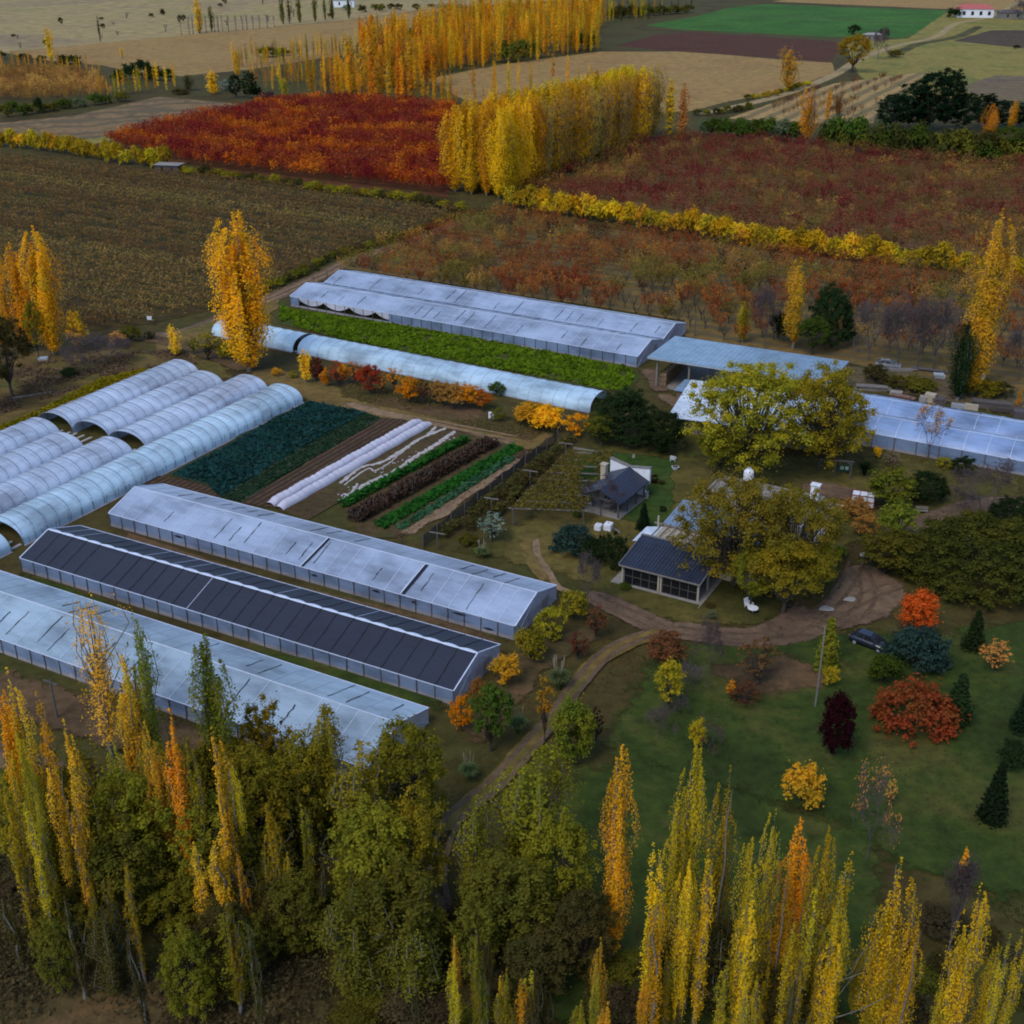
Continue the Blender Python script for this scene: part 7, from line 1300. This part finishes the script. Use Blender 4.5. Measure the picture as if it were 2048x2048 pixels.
for x, y, t, w_ in ((930, 350, 190, 130), (1010, 345, 200, 110), (1075, 320, 190, 90), (1300, 280, 150, 130), (1370, 275, 140, 110), (490, 190, 120, 110), (400, 210, 150, 90)): T('far_shrub', 'c2', x, y, t, w_, 'dolive', 'dark olive round tree among the golden poplars of the far wood', 'dark round trees in the far wood')
T('poplar_far', 'c2', 1815, 762, 415, 110, 'gold2', 'half bare yellow poplar right behind the windbreak, left one'); T('poplar_far', 'c2', 1885, 775, 455, 95, 'apricot', 'half bare yellow poplar right behind the windbreak, right one'); 
for x, y, t, w_ in ((1200, 720, 500, 190), (1290, 715, 440, 230), (1400, 725, 365, 240), (1490, 725, 345, 200), (1600, 725, 490, 150), (1710, 705, 500, 160), (1810, 700, 540, 150), (1900, 700, 560, 140)): T('pine', 'c3', x, y, t, w_, 'pinec', 'dark green pine in the grove at upper right', 'dark pine grove')
for x, y, t, w_, c_2, l in ((735, 800, 455, 120, 'gold', 'bright golden poplar before the green reeds'), (845, 675, 478, 48, 'gold', 'slim golden poplar right of the bright one'), (1375, 700, 460, 88, 'gold', 'golden poplar in front of the dark pines'), (1720, 890, 570, 115, 'gold', 'golden poplar at right leaning over the olive bushes'), (1855, 725, 545, 90, 'gold', 'golden poplar behind the leaning one at right'), (630, 500, 252, 130, 'gold2', 'olive-yellow poplar at the edge of the stubble field'), (905, 640, 520, 60, 'umber', 'brownish thin tree right of the slim golden poplar')): T('poplar', 'c3', x, y, t, w_, c_2, l)
T('broad', 'c3', 985, 400, 180, 190, 'hedgey', 'pale willow-like tree by the field corner'); T('far_shrub', 'c3', 1220, 320, 270, 110, 'dolive', 'dark bush by the ditch'); T('bare', 'c3', 1125, 330, 140, 100, 'brown', 'bare tree beside the small grey shed', var=0); T('far_shrub', 'c3', 1545, 98, 25, 105, 'dgreen', 'dark tree beside the red roofed house'); T('far_shrub', 'c3', 990, 195, 130, 90, 'dgreen', 'dark tree at the near edge of the green field'); T('far_shrub', 'c3', 1150, 210, 140, 80, 'dgreen', 'dark tree behind the small grey shed'); T('broad', 'c3', 1860, 890, 690, 260, 'green', 'bright green tree at the right edge under the golden poplar'); T('shrub', 'c3', 1560, 880, 800, 170, 'hedgey', 'yellowish bush below the pines'); T('bare', 'c3', 1905, 110, -10, 110, 'brown', 'bare tree beside the far grey shed', var=1); T('far_shrub', 'c3', 1890, 270, 245, 50, 'dgreen', 'small dark bush on the far right field')
for i in range(14): x = rgw.uniform(0, 700); T('far_shrub', 'c2', x, 60 - x * .02 + rgw.normal() * 6, 15, 60, ['dim', 'dolive', 'silver'][i % 3], 'dull bush along the top edge behind the far wood', 'bushes at the top edge')
for i in range(12): x = 1500 + i * 38; T('far_shrub', 'c2', x, 105 - i * 3, 20, 80, ['dolive', 'dim'][i % 2], 'dark tree in the belt behind the green field', 'dark belt at the top edge')
for i in range(330):                                       # more of the wood, too far and dense to tell apart
    f = rgw.random(); x, y = 150 + 1280 * f + rgw.normal() * 20, 445 - 165 * f - rgw.random() ** .8 * (40 + 250 * min(1, .3 + f)); p = G('c2', x, max(60, y)); WOOD.append(('poplar_far', p, rgw.uniform(15, 23), rgw.uniform(3.6, 5.2), ['gold', 'gold', 'orange', 'gold2'][rgw.integers(4)], 'slim golden poplar in the far wood behind the red orchard', YW))
NP = sum(1 for o in COL.objects if o.name.split('.')[0] == 'poplar_tree'); WOOD.sort(key=lambda q: np.hypot(*q[1]) / q[2])
for q in WOOD[:max(0, 296 - NP)]: plant(*q)
acc = {}
for kind, p, h, wd, col, _, _ in WOOD[max(0, 296 - NP):]:
    pr = PR[kind][int(rgw.integers(len(PR[kind])))]; V, F, lv = pr.raw; a = rgw.uniform(0, 6.28); c, s = math.cos(a), math.sin(a); fx, fz = wd / pr.W, h / pr.H; m = V.reshape(-1, 4, 3)[::2].reshape(-1, 3)
    acc.setdefault(col, []).append((np.stack([(m[:, 0] * c - m[:, 1] * s) * fx + p[0], (m[:, 0] * s + m[:, 1] * c) * fx + p[1], m[:, 2] * fz], 1), lv[::2], np.full(len(m) // 4, rgw.random())))
bycol = {}
for col, L_ in acc.items():
    V = np.concatenate([x[0] for x in L_]); bycol[col] = np_mesh('poplar_wood', V, np.arange(len(V)).reshape(-1, 4), [M['leaf']], attrs={'lv': np.concatenate([x[1] for x in L_])[:len(V) // 4], 'cv': np.concatenate([x[2] for x in L_])})
put_stuff(bycol, 'poplar_wood', 'far part of the golden poplar wood, trees merging into one mass')
print('OBJECTS', len(COL.objects))
